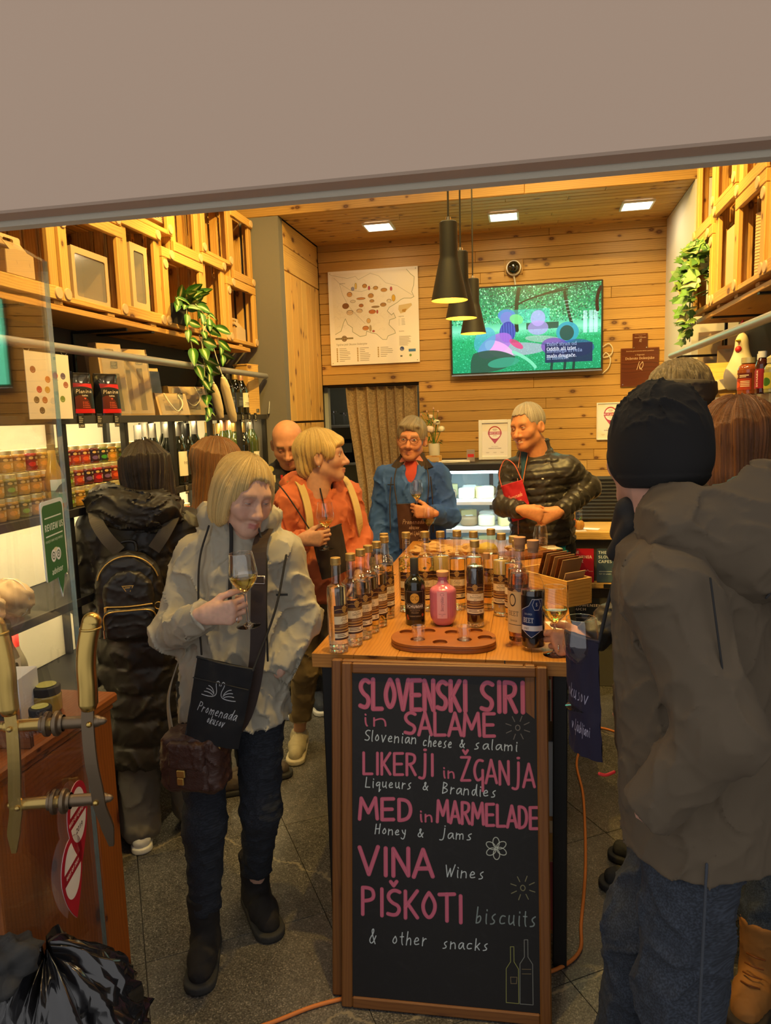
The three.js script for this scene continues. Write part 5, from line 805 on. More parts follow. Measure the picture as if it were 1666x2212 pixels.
function bladeGeo(len, wid, droop, fold, shape) {
const nx = 6, ny = 10, p = [], uv = [], ix = []; for (let j = 0; j <= ny; j++) for (let i = 0; i <= nx; i++) { const v = j / ny, u = i / nx * 2 - 1, hw = wid * shape(v), x = u * hw, y = -droop * len * v * v + Math.abs(u) * hw * fold; p.push(x, y + .04 * wid * Math.sin(v * 9 + u * 2), v * len); uv.push((u + 1) / 2,1 - v); }
for (let j = 0; j < ny; j++) for (let i = 0; i < nx; i++) { const a = j * (nx + 1) + i; ix.push(a, a + nx + 1, a + 1, a + 1, a + nx + 1, a + nx + 2); } const g = new THREE.BufferGeometry(); g.setAttribute('position', new THREE.Float32BufferAttribute(p,3)); g.setAttribute('uv', new THREE.Float32BufferAttribute(uv,2)); g.setIndex(ix); g.computeVertexNormals(); return g;
}
const heart = (v) => Math.sin(Math.PI * Math.min(1, v * .93 + .06)) ** .75 * (1 - .35 * v);
const leafGeos = [bladeGeo(.085,.026,.25,.35, heart), bladeGeo(.07,.023,.4,.3, heart), bladeGeo(.095,.025,.15,.45, heart), bladeGeo(.06,.02,.5,.25, heart)];
function leafAt(t, geo, mat, p, dir, roll, s = 1) { const m = mesh('leaf', geo, mat, t); const d = dir.clone().normalize(), q = new THREE.Quaternion().setFromUnitVectors(V(0,0,1), d); m.quaternion.copy(q).multiply(new THREE.Quaternion().setFromAxisAngle(V(0,0,1), roll)); m.position.copy(p); m.scale.setScalar(s); return m; }
{
const t = thing('hanging_plant', 'trailing green and cream striped plant spilling from a pine crate', 'plant',[-1.70,2.195,-3.40]);
mesh('pot', lathe(prof([[0,.0],[.045,0,.006],[.06,.1],[.055,.1],[.042,.008],[0,.008]]),26), M.rubber, t); mesh('soil', place(cyl(.053,.053,.006,20),0,.088,0), M.darkwood, t);
const P = (y, z, x = -1.60) => [x + 1.70, y - 2.195, z + 3.40];
const vines = [[[0,.1,0], P(2.27,-3.3), P(2.2,-3.30), P(2.1,-3.33), P(2.0,-3.37), P(1.93,-3.42)],[[0,.1,0], P(2.29,-3.42), P(2.2,-3.46), P(2.05,-3.46), P(1.9,-3.46), P(1.80,-3.47), P(1.76,-3.46)],[[0,.1,0], P(2.26,-3.55,-1.62), P(2.2,-3.62,-1.6), P(2.12,-3.66,-1.6), P(2.07,-3.68,-1.6)],[[0,.1,.02], P(2.3,-3.34,-1.66), P(2.3,-3.25,-1.62), P(2.26,-3.2,-1.6)],[[.01,.1,0], P(2.25,-3.48,-1.57), P(2.15,-3.40,-1.57), P(2.03,-3.40,-1.575), P(1.96,-3.45,-1.575)]];
const R = rng(62);
vines.forEach((v, q) => {
const c = new THREE.CatmullRomCurve3(v.map((p) => V(...p))); mesh('vine', tube(v,.0022,40,6), M.leaf2, t); const n = [12,16,10,8,12][q];
for (let i = 0; i < n; i++) { const p = c.getPoint((i + .8) / n), a = R() * 6.28; const dir = V(.35 + R() * .5,-.15 - R() * .8 + (i < 3 ? .5 : 0), (i % 2 ? 1 : -1) * (.5 + R() * .7)); leafAt(t, leafGeos[Math.floor(R() * 4)], leafMats[Math.floor(R() * 3)], p, dir, (R() - .5) * 1.2 + (dir.z > 0 ? -.9 : .9) * .5,.85 + R() * .35); }
});
for (let i = 0; i < 16; i++) leafAt(t, leafGeos[i % 4], leafMats[i % 3], V(.02 + R() * .06,.10 + R() * .05, (R() - .5) * .16), V(.6,.3 + R() * .5, (R() - .5) * 2), R() - .5,.9 + R() * .3);
}
{
const t = thing('hanging_ivy', 'ivy with green and cream leaves hanging from a crate on the far side', 'plant',[.90,2.20,-3.80]);
mesh('pot', lathe(prof([[0,.0],[.045,0,.006],[.055,.09],[.05,.09],[.042,.008],[0,.008]]),26), M.rubber, t);
const sh = (() => { const s = new THREE.Shape(); s.moveTo(0,0); s.quadraticCurveTo(.012,-.004,.022,.006); s.lineTo(.017,.016); s.lineTo(.026,.028); s.lineTo(.012,.032); s.lineTo(0,.054); s.lineTo(-.012,.032); s.lineTo(-.026,.028); s.lineTo(-.017,.016); s.lineTo(-.022,.006); s.quadraticCurveTo(-.012,-.004,0,0); return s; })();
const ivy = [0,1,2].map((k) => { const g = new THREE.ExtrudeGeometry(sh, { depth: .001, bevelEnabled: false }); const p = g.attributes.position; for (let i = 0; i < p.count; i++) p.setZ(i, p.getZ(i) + .25 * Math.abs(p.getX(i)) - 4 * p.getY(i) ** 2 * (.6 + .4 * k)); g.computeVertexNormals(); return g.rotateX(Math.PI / 2).scale(1.25,1.25,1.25); });
const im = [std(lin(.10,.24,.04),.5), std(lin(.17,.30,.06),.5), std(lin(.45,.45,.24),.55), std(lin(.06,.16,.03),.5)], R = rng(8);
const P = (x, y, z) => [x - .90, y - 2.20, z + 3.80], vines = [[[0,.09,0], P(.80,2.49,-3.82), P(.78,2.46,-3.9), P(.77,2.40,-3.95), P(.77,2.36,-4.03)],[[0,.09,0], P(.79,2.5,-3.75), P(.77,2.42,-3.78), P(.77,2.3,-3.80), P(.77,2.2,-3.84), P(.775,2.13,-3.86)],[[0,.09,0], P(.79,2.47,-3.70), P(.77,2.38,-3.72), P(.77,2.28,-3.70)],[[0,.09,0], P(.79,2.42,-3.86), P(.77,2.3,-3.92), P(.775,2.2,-3.98), P(.775,2.12,-3.95)],[[0,.1,0], P(.80,2.52,-3.85), P(.78,2.47,-3.98), P(.775,2.37,-4.06), P(.775,2.30,-4.07)],[[0,.09,0], P(.79,2.25,-3.92), P(.80,2.15,-3.97), P(.80,2.05,-3.98)]];
vines.forEach((v, q) => { const c = new THREE.CatmullRomCurve3(v.map((p) => V(...p))); mesh('vine', tube(v,.0022,30,6), M.green, t); const n = [14,18,14,13,14,6][q]; for (let i = 0; i < n; i++) { const p = c.getPoint((i + .9) / n); leafAt(t, ivy[i % 3], im[Math.floor(R() * 4)], p.add(V((R() - .5) * .03, (R() - .5) * .03, (R() - .5) * .06)), V(-.5 - R() * .4,-.3 - R() * .8, (R() - .5) * 1.8), (R() - .5) * 1.6,.8 + R() * .5 * (q < 5 ? 1 : .6)); } });
}

// ---------------------------------------------------------------- bottles on the bar
const TT = 1.0005;
const liq = (r, g, b, tr = 1, d = .05) => phys({ color: lin(1,.97,.9), roughness: .03, transmission: tr, thickness: d > 0 ? .06 : 0, ior: 1.36, attenuationColor: lin(r, g, b), attenuationDistance: d });
const LIQ = { pale: liq(.97,.93,.72,1,.12), yellow: liq(.93,.78,.30,1,.09), amber: liq(.85,.5,.12,1,.08), cloudy: phys({ color: lin(.62,.42,.10), roughness: .25, clearcoat: 1 }), dark: phys({ color: lin(.012,.004,.003), roughness: .1, clearcoat: 1 }), copper: liq(.8,.42,.14,1,.07) };
const liqueurLabel = (words, k) => canvasTex(256,288, (c, W, H) => {
const bands = [[0,58, '#43241a'],[58,24, '#8a6026'],[82,60, '#efd9ae'],[142,26, '#7c4c22'],[168,12, '#b98a48'],[180,10, '#5a2f1c'],[190,10, '#c89c5a'],[200,12, '#5a2f1c'],[212,36, '#f0dcb6'],[248,14, '#43241a']];
bands.forEach(([y, h, col]) => { c.fillStyle = col; c.fillRect(0, y * H / 262, W, h * H / 262 + 1); });
c.fillStyle = '#a2742e'; c.beginPath(); c.moveTo(128,4); c.lineTo(160,20); c.lineTo(152,50); c.lineTo(128,64); c.lineTo(104,50); c.lineTo(96,20); c.closePath(); c.fill(); c.strokeStyle = '#e0bc70'; c.lineWidth = 3; c.stroke(); c.beginPath(); c.arc(128,32,13,0,7); c.stroke();
c.strokeStyle = '#c89a50'; c.lineWidth = 5; c.beginPath(); c.moveTo(6,40); c.quadraticCurveTo(60,24,96,34); c.moveTo(160,34); c.quadraticCurveTo(200,24,250,40); c.stroke();
c.fillStyle = '#d8b878'; c.font = '16px serif'; c.textAlign = 'center'; c.fillText('DISTILERIJA',128,82); c.fillStyle = '#3a2418'; c.font = '13px sans-serif'; c.fillText('sadno žganje',128,106); c.font = 'italic 30px serif'; c.fillText(words[0],128,132); c.font = 'italic 18px serif'; c.fillText(words[1],128,152);
c.fillStyle = '#e8cfa0'; c.font = '14px serif'; c.fillText('pridelano na kmetiji',128,175); c.fillStyle = '#4a2c1c'; for (let i = 0; i < 2; i++) { c.fillRect(30,242 + i * 13,90 + (k * 31 + i * 20) % 60,5); c.fillRect(180,242 + i * 13,40,5); }
});
const liqLabels = [['Hruška', '40 % vol'],['Sadjevec', '0,5 l'],['Češnja', 'z medom'],['Borovnice', '0,5 l'],['Medica', '0,5 l']].map((w, k) => std(lin(1,1,1),.55, { map: liqueurLabel(w, k) }));
const LQ = 'tall glass liqueur bottles set out in a horseshoe on the bar';
const shellP = prof([[0,.0],[.030,0,.004],[.031,.006,.004],[.031,.206,.012],[.0145,.219,.008],[.0138,.280],[.0,.280]],5), coreP = (lv) => prof([[0,.017],[.0285,.017,.004],[.0288,.022],[.0288, lv],[0, lv + .0004]],3);
const shellG = lathe(shellP,40), capG = merge([lathe(prof([[.0155,.274],[.0158,.277],[.0158,.297,.002],[0,.2985]]),30), place(new THREE.TorusGeometry(.0156,.0007,6,30).rotateX(Math.PI / 2),0,.2785,0)]), labG = wrap(.0316,.108,.099,2.15,20), footG = lathe(prof([[0,.003],[.0285,.003,.003],[.0288,.014,.003],[0,.016]]),32);
const clearThick = phys({ color: lin(1,.98,.93), roughness: .02, transmission: 1, thickness: .02, ior: 1.45 });
function liqueur(label, x, z, turn, lq, lab, level = .2, extra) {
const b = thing('liqueur_bottle', label, 'bottle',[x, TT, z], turn, LQ);
mesh('glass_body', shellG, M.crystal, b); mesh('foot', footG, clearThick, b); mesh('liquid', lathe(coreP(level),30), LIQ[lq], b); mesh('cap', capG, M.capgold, b); mesh('label', labG, liqLabels[lab], b);
if (extra) extra(b); return b;
}
const herbs = (b, col, n, y0, y1) => { const R = rng(n), m = std(col,.7, { side: THREE.DoubleSide }); for (let i = 0; i < n; i++) { const g = extrude(shapeOf([[0,0],[.006,.008],[0,.02],[-.006,.008]]),.0012); place(g,0,0,0, R() * 6, R() * 6, R() * 6); g.translate((R() - .5) * .036, lerp(y0, y1, R()), (R() - .5) * .036); mesh('herb_leaf', g, m, b); } };
liqueur('clear liqueur bottle with pale liquid at the front corner, label turned aside',-.583,-2.105,1.0, 'pale',0,.208); liqueur('second clear liqueur bottle from the front corner of the curtain side row',-.553,-2.173,.75, 'pale',1,.150); liqueur('third bottle of the curtain side row, mostly hidden by its neighbours',-.538,-2.248,.6, 'pale',0,.19);
liqueur('golden liqueur bottle with a fully turned out label, fourth of the side row',-.528,-2.316,.35, 'yellow',2,.19); liqueur('dark golden liqueur bottle, fifth of the curtain side row',-.514,-2.388,.8, 'yellow',1,.185, (b) => herbs(b, lin(.05,.04,.02),10,.02,.05)); liqueur('amber liqueur bottle filled with dark dried herbs',-.508,-2.494,.8, 'yellow',0,.195, (b) => herbs(b, lin(.10,.05,.02),46,.03,.19)); liqueur('bottle squeezed behind the dark herb bottle at the row bend',-.487 - .035,-2.56,.5, 'pale',1,.18);
liqueur('yellow liqueur bottle with floating pale blossoms',-.445,-2.587,.35, 'yellow',4,.2, (b) => herbs(b, lin(.75,.55,.1),30,.15,.2)); liqueur('pale bottle with a herb stem, left part of the far row behind the dark bottle',-.378,-2.605,.1, 'yellow',0,.2, (b) => herbs(b, lin(.5,.4,.12),8,.1,.19)); liqueur('cloudy yellow liqueur bottle in the far row',-.321,-2.609,0, 'cloudy',1,.205); liqueur('honey coloured liqueur bottle in the middle of the far row',-.262,-2.63,0, 'yellow',2,.19); 
liqueur('pear brandy bottle with a whole green pear inside',-.200,-2.608,-.05, 'yellow',4,.2, (b) => mesh('pear', place(lathe(prof([[0,0],[.018,.003,.01],[.024,.02,.014],[.012,.045,.012],[.006,.055,.003],[0,.057]]),20),0,.125,0), std(lin(.20,.22,.04),.5), b)); liqueur('pale yellow bottle just behind the black fruit liqueur',-.14,-2.67,0, 'yellow',0,.2);
liqueur('black fruit liqueur bottle with full cream and brown label',-.182,-2.419,.05, 'dark',3,.206); liqueur('honey yellow bottle at the wooden box side of the far row',-.098,-2.565,-.1, 'cloudy',1,.2); liqueur('amber bottle second in the box side row',-.055,-2.51,-.25, 'amber',2,.2); liqueur('copper coloured bottle third in the box side row',-.042,-2.42,-.4, 'copper',0,.2); liqueur('copper bottle squeezed behind the round shouldered bottles',-.032,-2.355,-.5, 'copper',1,.2);
{
const a = thing('small_amber_bottle', 'small corked amber bottle behind the black fruit liqueur', 'bottle',[-.155, TT,-2.625]); mesh('glass_body', lathe(prof([[0,0],[.021,0,.004],[.0215,.12,.01],[.012,.15,.01],[.0115,.195],[0,.195]]),26), M.glass, a); mesh('liquid', lathe(prof([[0,.006],[.019,.006],[.0195,.115,.01],[.01,.14],[0,.14]]),24), LIQ.amber, a); mesh('cork', place(cyl(.0125,.013,.022),0,.203,0), M.cork, a);
const round = (label, x, z, lq, lv, lab, turn) => { const b = thing('spirit_bottle', label, 'bottle',[x, TT, z], turn); mesh('glass_body', lathe(prof([[0,0],[.036,0,.006],[.0375,.01,.006],[.0375,.19,.03],[.015,.245,.025],[.0145,.300],[.017,.302],[.017,.308],[0,.308]],6),40), M.glass, b); mesh('liquid', lathe(prof([[0,.012],[.0345,.012,.004],[.035, lv],[0, lv + .0004]]),32), lq, b); mesh('stopper', merge([place(cyl(.018,.0185,.022,24),0,.327,0), place(cyl(.0155,.0165,.016,24),0,.309,0)]), M.cork, b); const t = lab; mesh('label', wrap(.0381,.13,.108,2.1,20), t, b); return b; };
const clearLab = canvasTex(256,288, (c, W, H) => { c.fillStyle = '#d9b176'; c.fillRect(0,0, W, H); c.strokeStyle = '#2a1a10'; c.lineWidth = 9; c.beginPath(); c.ellipse(110,60,34,40,0,0,7); c.stroke(); c.fillStyle = '#3a2618'; c.font = '46px serif'; c.fillText('BEET',60,170); c.font = '20px serif'; c.fillText('Slovenia',80,210); c.fillRect(50,230,150,4); });
round('round shouldered clear spirit bottle with round emblem, partly hidden',-.030,-2.245, LIQ.copper,.09, std(lin(1,1,1),.5, { map: clearLab }),-.5);
const blue = canvasTex(320,320, (c, W, H) => { c.fillStyle = '#0b0c14'; c.fillRect(0,0, W, H); const P = [[20,110],[130,70],[170,20],[300,20],[300,250],[160,312],[20,250]]; c.beginPath(); P.forEach((p, i) => i ? c.lineTo(...p) : c.moveTo(...p)); c.closePath(); c.fillStyle = '#12295e'; c.fill(); c.strokeStyle = '#b8bcc8'; c.lineWidth = 5; c.stroke(); c.fillStyle = '#c8ccd6'; c.font = 'bold 40px serif'; c.fillText('S',212,74); c.beginPath(); for (let k = 0; k < 7; k++) c.lineTo(224 + 52 * Math.cos(k * Math.PI / 3),62 + 46 * Math.sin(k * Math.PI / 3)); c.stroke(); c.font = '18px serif'; c.fillText('GALADRIJA',70,140); c.font = 'bold 52px serif'; c.fillText('BEET',50,200); c.fillStyle = '#d8dae0'; c.fillRect(16,222,290,40); c.fillStyle = '#20263a'; c.font = '22px serif'; c.fillText('SPIRIT',60,252); });
round('black and blue labelled spirit bottle in front of the wine glass hand',.010,-2.19, LIQ.dark,.185, std(lin(1,1,1),.3, { map: blue, metalness: .2 }),-.15);
const d = thing('dark_liqueur_bottle', 'black liqueur bottle with gold sun emblem behind the tasting board', 'bottle',[-.392, TT,-2.43],.12); mesh('glass_body', lathe(prof([[0,0],[.034,0,.005],[.0375,.13,.02],[.034,.155,.03],[.0135,.172,.012],[.0128,.215],[0,.215]],6),40), M.darkglass, d); mesh('capsule', lathe([[0,.232],[.0138,.2315],[.0142,.19],[.0145,.178]],26), M.rubber, d);
const dl = canvasTex(288,352, (c, W, H) => { c.fillStyle = '#1c0f0a'; c.fillRect(0,0, W, H); c.strokeStyle = '#8a7a6a'; c.lineWidth = 5; c.strokeRect(24,14, W - 48,150); c.fillStyle = '#d9a53a'; c.beginPath(); c.arc(144,92,60,0,7); c.fill(); c.strokeStyle = '#6a4410'; c.lineWidth = 5; for (const x of [116,172]) { c.beginPath(); c.arc(x,92,22,.6,5.6); c.stroke(); } c.fillStyle = '#120a06'; c.fillRect(0,158, W,62); c.strokeStyle = '#cbb690'; c.lineWidth = 3; c.strokeRect(6,160, W - 12,58); c.fillStyle = '#f0e6d4'; c.font = 'bold 50px sans-serif'; c.textAlign = 'center'; c.fillText('SCHUMAR',144,207); c.fillStyle = '#cdb48a'; c.font = '17px serif'; c.fillText('CREAM LIQUEUR',144,244); c.font = 'italic 22px serif'; c.fillText('Chocolate',144,270); c.fillText('Limited Edition',144,312); c.fillStyle = '#b04a1c'; for (const [x, y] of [[30,310],[258,296],[40,336]]) { c.beginPath(); c.arc(x, y,20,0,7); c.fill(); } });
{ const g = new THREE.CylinderGeometry(.0376,.0352,.105,22,1, true,-1.05,2.1); mesh('label', g.translate(0,.073,0), std(lin(1,1,1),.45, { map: dl }), d); }
const p = thing('pink_bottle', 'pink ribbed gin bottle with wooden stopper in the centre of the bar', 'bottle',[-.294, TT,-2.43],.04); const pg = lathe(prof([[0,0],[.032,0,.012],[.0455,.03,.02],[.0455,.128,.012],[.020,.142,.008],[.0155,.158,.006],[.017,.170],[0,.170]],6),160); const pp = pg.attributes.position; for (let i = 0; i < pp.count; i++) { const y = pp.getY(i), a = Math.atan2(pp.getX(i), pp.getZ(i)); if (y > .004 && y < .128 && Math.abs(a) > .42) { const k = 1 + .02 * (Math.abs(Math.cos(a * 20)) - .5) * sstep(.004,.02, y); pp.setX(i, pp.getX(i) * k); pp.setZ(i, pp.getZ(i) * k); } } pg.computeVertexNormals();
mesh('glass_body', pg, phys({ color: lin(.66,.17,.25), roughness: .22, clearcoat: 1, clearcoatRoughness: .1 }), p); mesh('stopper', lathe(prof([[.0,.170],[.0205,.170,.002],[.0215,.188,.003],[0,.189]]),30), std(lin(.62,.30,.13),.6), p);
const pl = canvasTex(96,320, (c, W, H) => { c.fillStyle = '#e9a9b4'; c.fillRect(0,0, W, H); c.strokeStyle = '#6a2a4a'; c.lineWidth = 2; c.beginPath(); c.arc(50,36,17,0,7); c.stroke(); c.save(); c.translate(62,232); c.rotate(-Math.PI / 2); c.fillStyle = '#4a1f3c'; c.font = '34px serif'; c.fillText('Berryshka',0,0); c.restore(); c.fillStyle = '#6a3a54'; c.font = '11px sans-serif'; c.fillText('PINK & BERRY',12,272); c.fillText('GIN',38,290); }); mesh('label', wrap(.0464,.094,.079,.76,10), std(lin(1,1,1),.5, { map: pl }), p); mesh('neck_label', wrap(.0186,.016,.150,.6,6), std(lin(.8,.5,.55),.5), p);
}
// ---- tasting board with two shot glasses
{
const t = thing('tasting_board', 'wooden tasting board with round hollows and two shot glasses', 'serving board',[-.269, TT,-2.215],.02), o = [[-.165,-.02],[-.16,.035],[-.13,.075],[-.085,.098],[.0,.105],[.085,.1],[.13,.08],[.158,.04],[.165,-.01],[.16,-.05],[.125,-.085],[.07,-.1],[-.02,-.095],[-.085,-.098],[-.14,-.07]].map(([x, y]) => V(x, y,0));
const out = new THREE.CatmullRomCurve3(o, true).getPoints(60).map((p) => [p.x, p.y]), s = shapeOf(out), holes = [[-.124,.04],[-.054,.057],[-.078,-.033],[-.005,-.057],[.023,.047],[.098,.071],[.068,-.025],[.131,-.001]];
mesh('base', extrude(shapeOf(out),.014,.003,4).rotateX(-Math.PI / 2), std(lin(.52,.30,.15),.45, { map: OAK }), t); for (const [x, y] of holes) { const h = new THREE.Path(); h.absellipse(x, y,.0245,.0245,0,7, true); s.holes.push(h); } mesh('top_layer', extrude(s,.009,.0012,20).rotateX(-Math.PI / 2).translate(0,.014,0), std(lin(.62,.38,.19),.42, { map: OAK }), t);
const shot = (label, x, z, y) => { const g = thing('shot_glass', label, 'glass',[x, y, z],.2); const gg = lathe([[0,.002],[.0165,.0],[.0185,.012],[.0192,.026],[.0205,.03],[.0222,.05],[.0212,.05],[.0185,.02],[.016,.010],[0,.009]],24), p = gg.attributes.position; for (let i = 0; i < p.count; i++) { const y2 = p.getY(i); if (y2 < .03) { const a = Math.atan2(p.getX(i), p.getZ(i)), k = 1 + .03 * Math.cos(a * 8); p.setX(i, p.getX(i) * k); p.setZ(i, p.getZ(i) * k); } } gg.computeVertexNormals(); mesh('glass_body', gg, M.crystal, g); mesh('foot', lathe(prof([[0,.001],[.0155,.001,.002],[.0165,.008,.002],[0,.009]]),24), clearThick, g); mesh('rim', new THREE.TorusGeometry(.0217,.0007,6,30).rotateX(Math.PI / 2).translate(0,.05,0), clearThick, g); };
shot('shot glass standing in a hollow of the tasting board below the dark bottle',-.343,-2.178, TT + .0152); shot('shot glass standing on the tasting board below the black fruit liqueur',-.202,-2.192, TT + .0152);
}
// ---- wine glasses
const bowlO = [[.0042,.092],[.012,.100],[.030,.120],[.0395,.142],[.0385,.165],[.0325,.208]], bowlI = [[.0316,.208],[.0375,.165],[.0385,.142],[.029,.121],[.011,.1015],[0,.099]];
const bowlG = lathe([...new THREE.SplineCurve(bowlO.map((p) => new THREE.Vector2(...p))).getPoints(22).map((p) => [p.x, p.y])],44), stemG = lathe(prof([[0,0],[.0335,0,.001],[.034,.0012],[.012,.005,.006],[.0042,.012,.01],[.0034,.04],[.0036,.085],[.006,.0935]],4),32), rimG = new THREE.TorusGeometry(.0324,.0006,6,44).rotateX(Math.PI / 2).translate(0,.208,0);
const wineG = (lv) => { const c = new THREE.SplineCurve([...bowlI].reverse().map((p) => new THREE.Vector2(...p))), pts = c.getPoints(40).filter((p) => p.y < lv).map((p) => [Math.max(0, p.x - .0008), p.y]); const last = pts.at(-1); pts.push([last[0], lv],[0, lv]); return lathe(pts,40); };
const stemMat = phys({ color: lin(1,.98,.95), roughness: .02, transmission: 1, thickness: .01, ior: 1.5 });
function wineGlass(label, pos, lv = .136, wine = M.wine, tilt = [0,0]) {
const g = thing('wine_glass', label, 'wine glass', pos); g.rotation.set(tilt[0],0, tilt[1]);
mesh('bowl', bowlG, M.crystal, g); mesh('stem', stemG, stemMat, g); mesh('rim', rimG, stemMat, g); if (lv) mesh('wine', wineG(lv), wine, g); return g;
}
wineGlass('wine glass standing on the far bar end before the man in blue',[-.56, TT,-4.04],.138);
wineGlass('wine glass on the bar corner, stem held by a black sleeved hand',[.072, TT,-2.142],.143);
// ---- far half of the bar: box of cards, tumblers, board with food
{
const t = thing('card_box', 'pale wooden box with brown card folders standing on the bar edge', 'box',[.085, TT,-2.83],0); t.rotation.y = Math.atan2(-.645,-.766) ; // long axis along local z
const w = .125, l = .30, h = .1, th = .008; for (const s of [-1,1]) { mesh('long_side', cboxAt(th, h, l, s * (w - th) / 2, h / 2,0,.001,2), M.crate[0], t); mesh('end_side', cboxAt(w - 2 * th, h, th,0, h / 2, s * (l - th) / 2,.001,0), M.crate[2], t); } mesh('bottom', cboxAt(w - 2 * th,.006, l - 2 * th,0,.003,0,.001,2), M.crate[1], t);
const R = rng(4); for (let i = 0; i < 7; i++) { const c = thing('card_folder',['front kraft card leaning in the wooden box', 'second card folder from the front in the wooden box', 'third card folder from the front in the wooden box', 'fourth card folder from the front in the wooden box', 'fifth card folder from the front in the wooden box', 'sixth card folder from the front in the wooden box', 'rearmost tall card folder in the wooden box'][i], 'card',[0,0,0],0, 'card folders in the wooden box'); const o = -.11 + i * .022; c.position.set(.085, TT + .008,-2.83).add(V(0,0,-o * -1).applyAxisAngle(V(0,1,0), t.rotation.y)); c.rotation.y = t.rotation.y; const hh = i === 0 ? .12 : .165 + i * .003; mesh('card', place(cbox(.10, hh,.0035,.0005),0, hh / 2,0,-.32,0,0), i === 0 ? M.kraft2 : [M.darkwood, M.kraftdark][i % 2], c); mesh('inset', place(cbox(.094, hh - .01,.001,.0003),0, hh / 2,.0022,-.32,0,0), M.kraft, c); }
for (const [y, l2, flip] of [[0, 'lower of two ribbed tumblers stacked upside down on the bar',0],[.062, 'upper ribbed tumbler of the upside down stack on the bar',1]]) { const g = thing('tumbler', l2, 'glass',[.055, TT + y,-3.706],0, 'stacked tumblers'); const gg = lathe([[.037,0],[.034,.05],[.0285,.086],[.024,.09],[0,.09]],60), p = gg.attributes.position; for (let i = 0; i < p.count; i++) { const a = Math.atan2(p.getX(i), p.getZ(i)), k = 1 + .016 * Math.cos(a * 20); if (p.getY(i) > .02) { p.setX(i, p.getX(i) * k); p.setZ(i, p.getZ(i) * k); } } gg.computeVertexNormals(); mesh('glass_body', gg, M.crystal, g); mesh('rim', new THREE.TorusGeometry(.037,.0008,6,36).rotateX(Math.PI / 2), stemMat, g); }
const bd = thing('serving_board', 'long dark wooden serving board with bread paper behind the liqueur bottles', 'serving board',[-.14, TT,-3.58],.58); mesh('board', place(cbox(.44,.022,.16,.006,0),0,.011,0), M.darkwood, bd); mesh('handle', place(cbox(.09,.018,.035,.006,0),.26,.010,0), M.darkwood, bd);
const lm = thing('cheese_half', 'rounded yellow cheese half on the serving board', 'cheese',[-.215, TT + .0225,-3.66]); mesh('cheese_body', lathe(prof([[0,0],[.058,0,.006],[.05,.035,.03],[0,.05]]),28), std(lin(.62,.44,.05),.5), lm); mesh('rind', lathe(prof([[.0585,.0],[.0588,.01],[.054,.022]]),28), std(lin(.45,.28,.05),.6), lm);
const crumple = (label, x, z, r, y = TT) => { const p = thing('wrapping_paper', label, 'paper',[x, y, z]); const g = new THREE.IcosahedronGeometry(r,5); const a = g.attributes.position; for (let i = 0; i < a.count; i++) { const n = 1 + .35 * noise3(a.getX(i) * 26 + x * 9, a.getY(i) * 26, a.getZ(i) * 26) + .12 * Math.abs(noise3(a.getX(i) * 70, a.getY(i) * 70, a.getZ(i) * 70)); a.setXYZ(i, a.getX(i) * n * 1.5, Math.max(0, a.getY(i) * n * .55 + r * .3), a.getZ(i) * n * .9); } g.computeVertexNormals(); mesh('paper', g, std(lin(.55,.33,.12),.85, { flatShading: true }), p); mesh('bread', place(new THREE.SphereGeometry(r * .55,14,10).scale(1.3,.6,.8), r * .2, r * .55,0), std(lin(.42,.2,.06),.8), p); };
crumple('crumpled brown paper with bread pieces at the curtain end of the bar',-.50,-3.7,.065); crumple('crumpled brown paper with bread pieces in the middle of the bar end',-.36,-3.66,.055); crumple('crumpled brown paper beside the yellow cheese',-.29,-3.75,.05); crumple('crumpled brown paper near the stacked tumblers',-.04,-3.76,.05);
for (const [x, z, r, l] of [[.10,-2.45,.3, 'white printed card lying at the bar edge under the box'],[.11,-3.5,.9, 'small paper slip on the bar behind the tumblers'],[.10,-3.36,.2, 'paper slip on the bar above the card box'],[.115,-3.9,.5, 'folded napkin at the far bar corner']]) { const s = thing('paper_slip', l, 'paper',[x, TT, z], r); mesh('slip', place(cbox(.075,.001,.1,.0003),0,.0006,0), M.paper, s); mesh('print', place(cbox(.05,.0006,.008,.0002),0,.0012,-.01), M.kraftdark, s); }
}
// ---------------------------------------------------------------- orange extension lead
{
const c = thing('extension_cord', 'orange extension lead running along the floor beside the bar', 'cord',[0,0,0]);
mesh('cable', tube([[.9,.006,-3.6],[.6,.006,-3.75],[.346,.006,-3.90],[.25,.006,-3.62],[.222,.006,-3.46],[.232,.006,-3.2],[.226,.006,-3.0],[.2,.006,-2.6],[.165,.006,-2.311],[.15,.006,-2.18],[.07,.006,-2.09],[-.1,.006,-2.02],[-.35,.006,-1.96],[-.614,.006,-1.845],[-.729,.006,-1.763],[-.95,.006,-1.62]],.006,160,8), M.cord, c); mesh('plug', place(cbox(.03,.03,.06,.006),.92,.016,-3.59,0,.9,0), M.rubber, c);
}

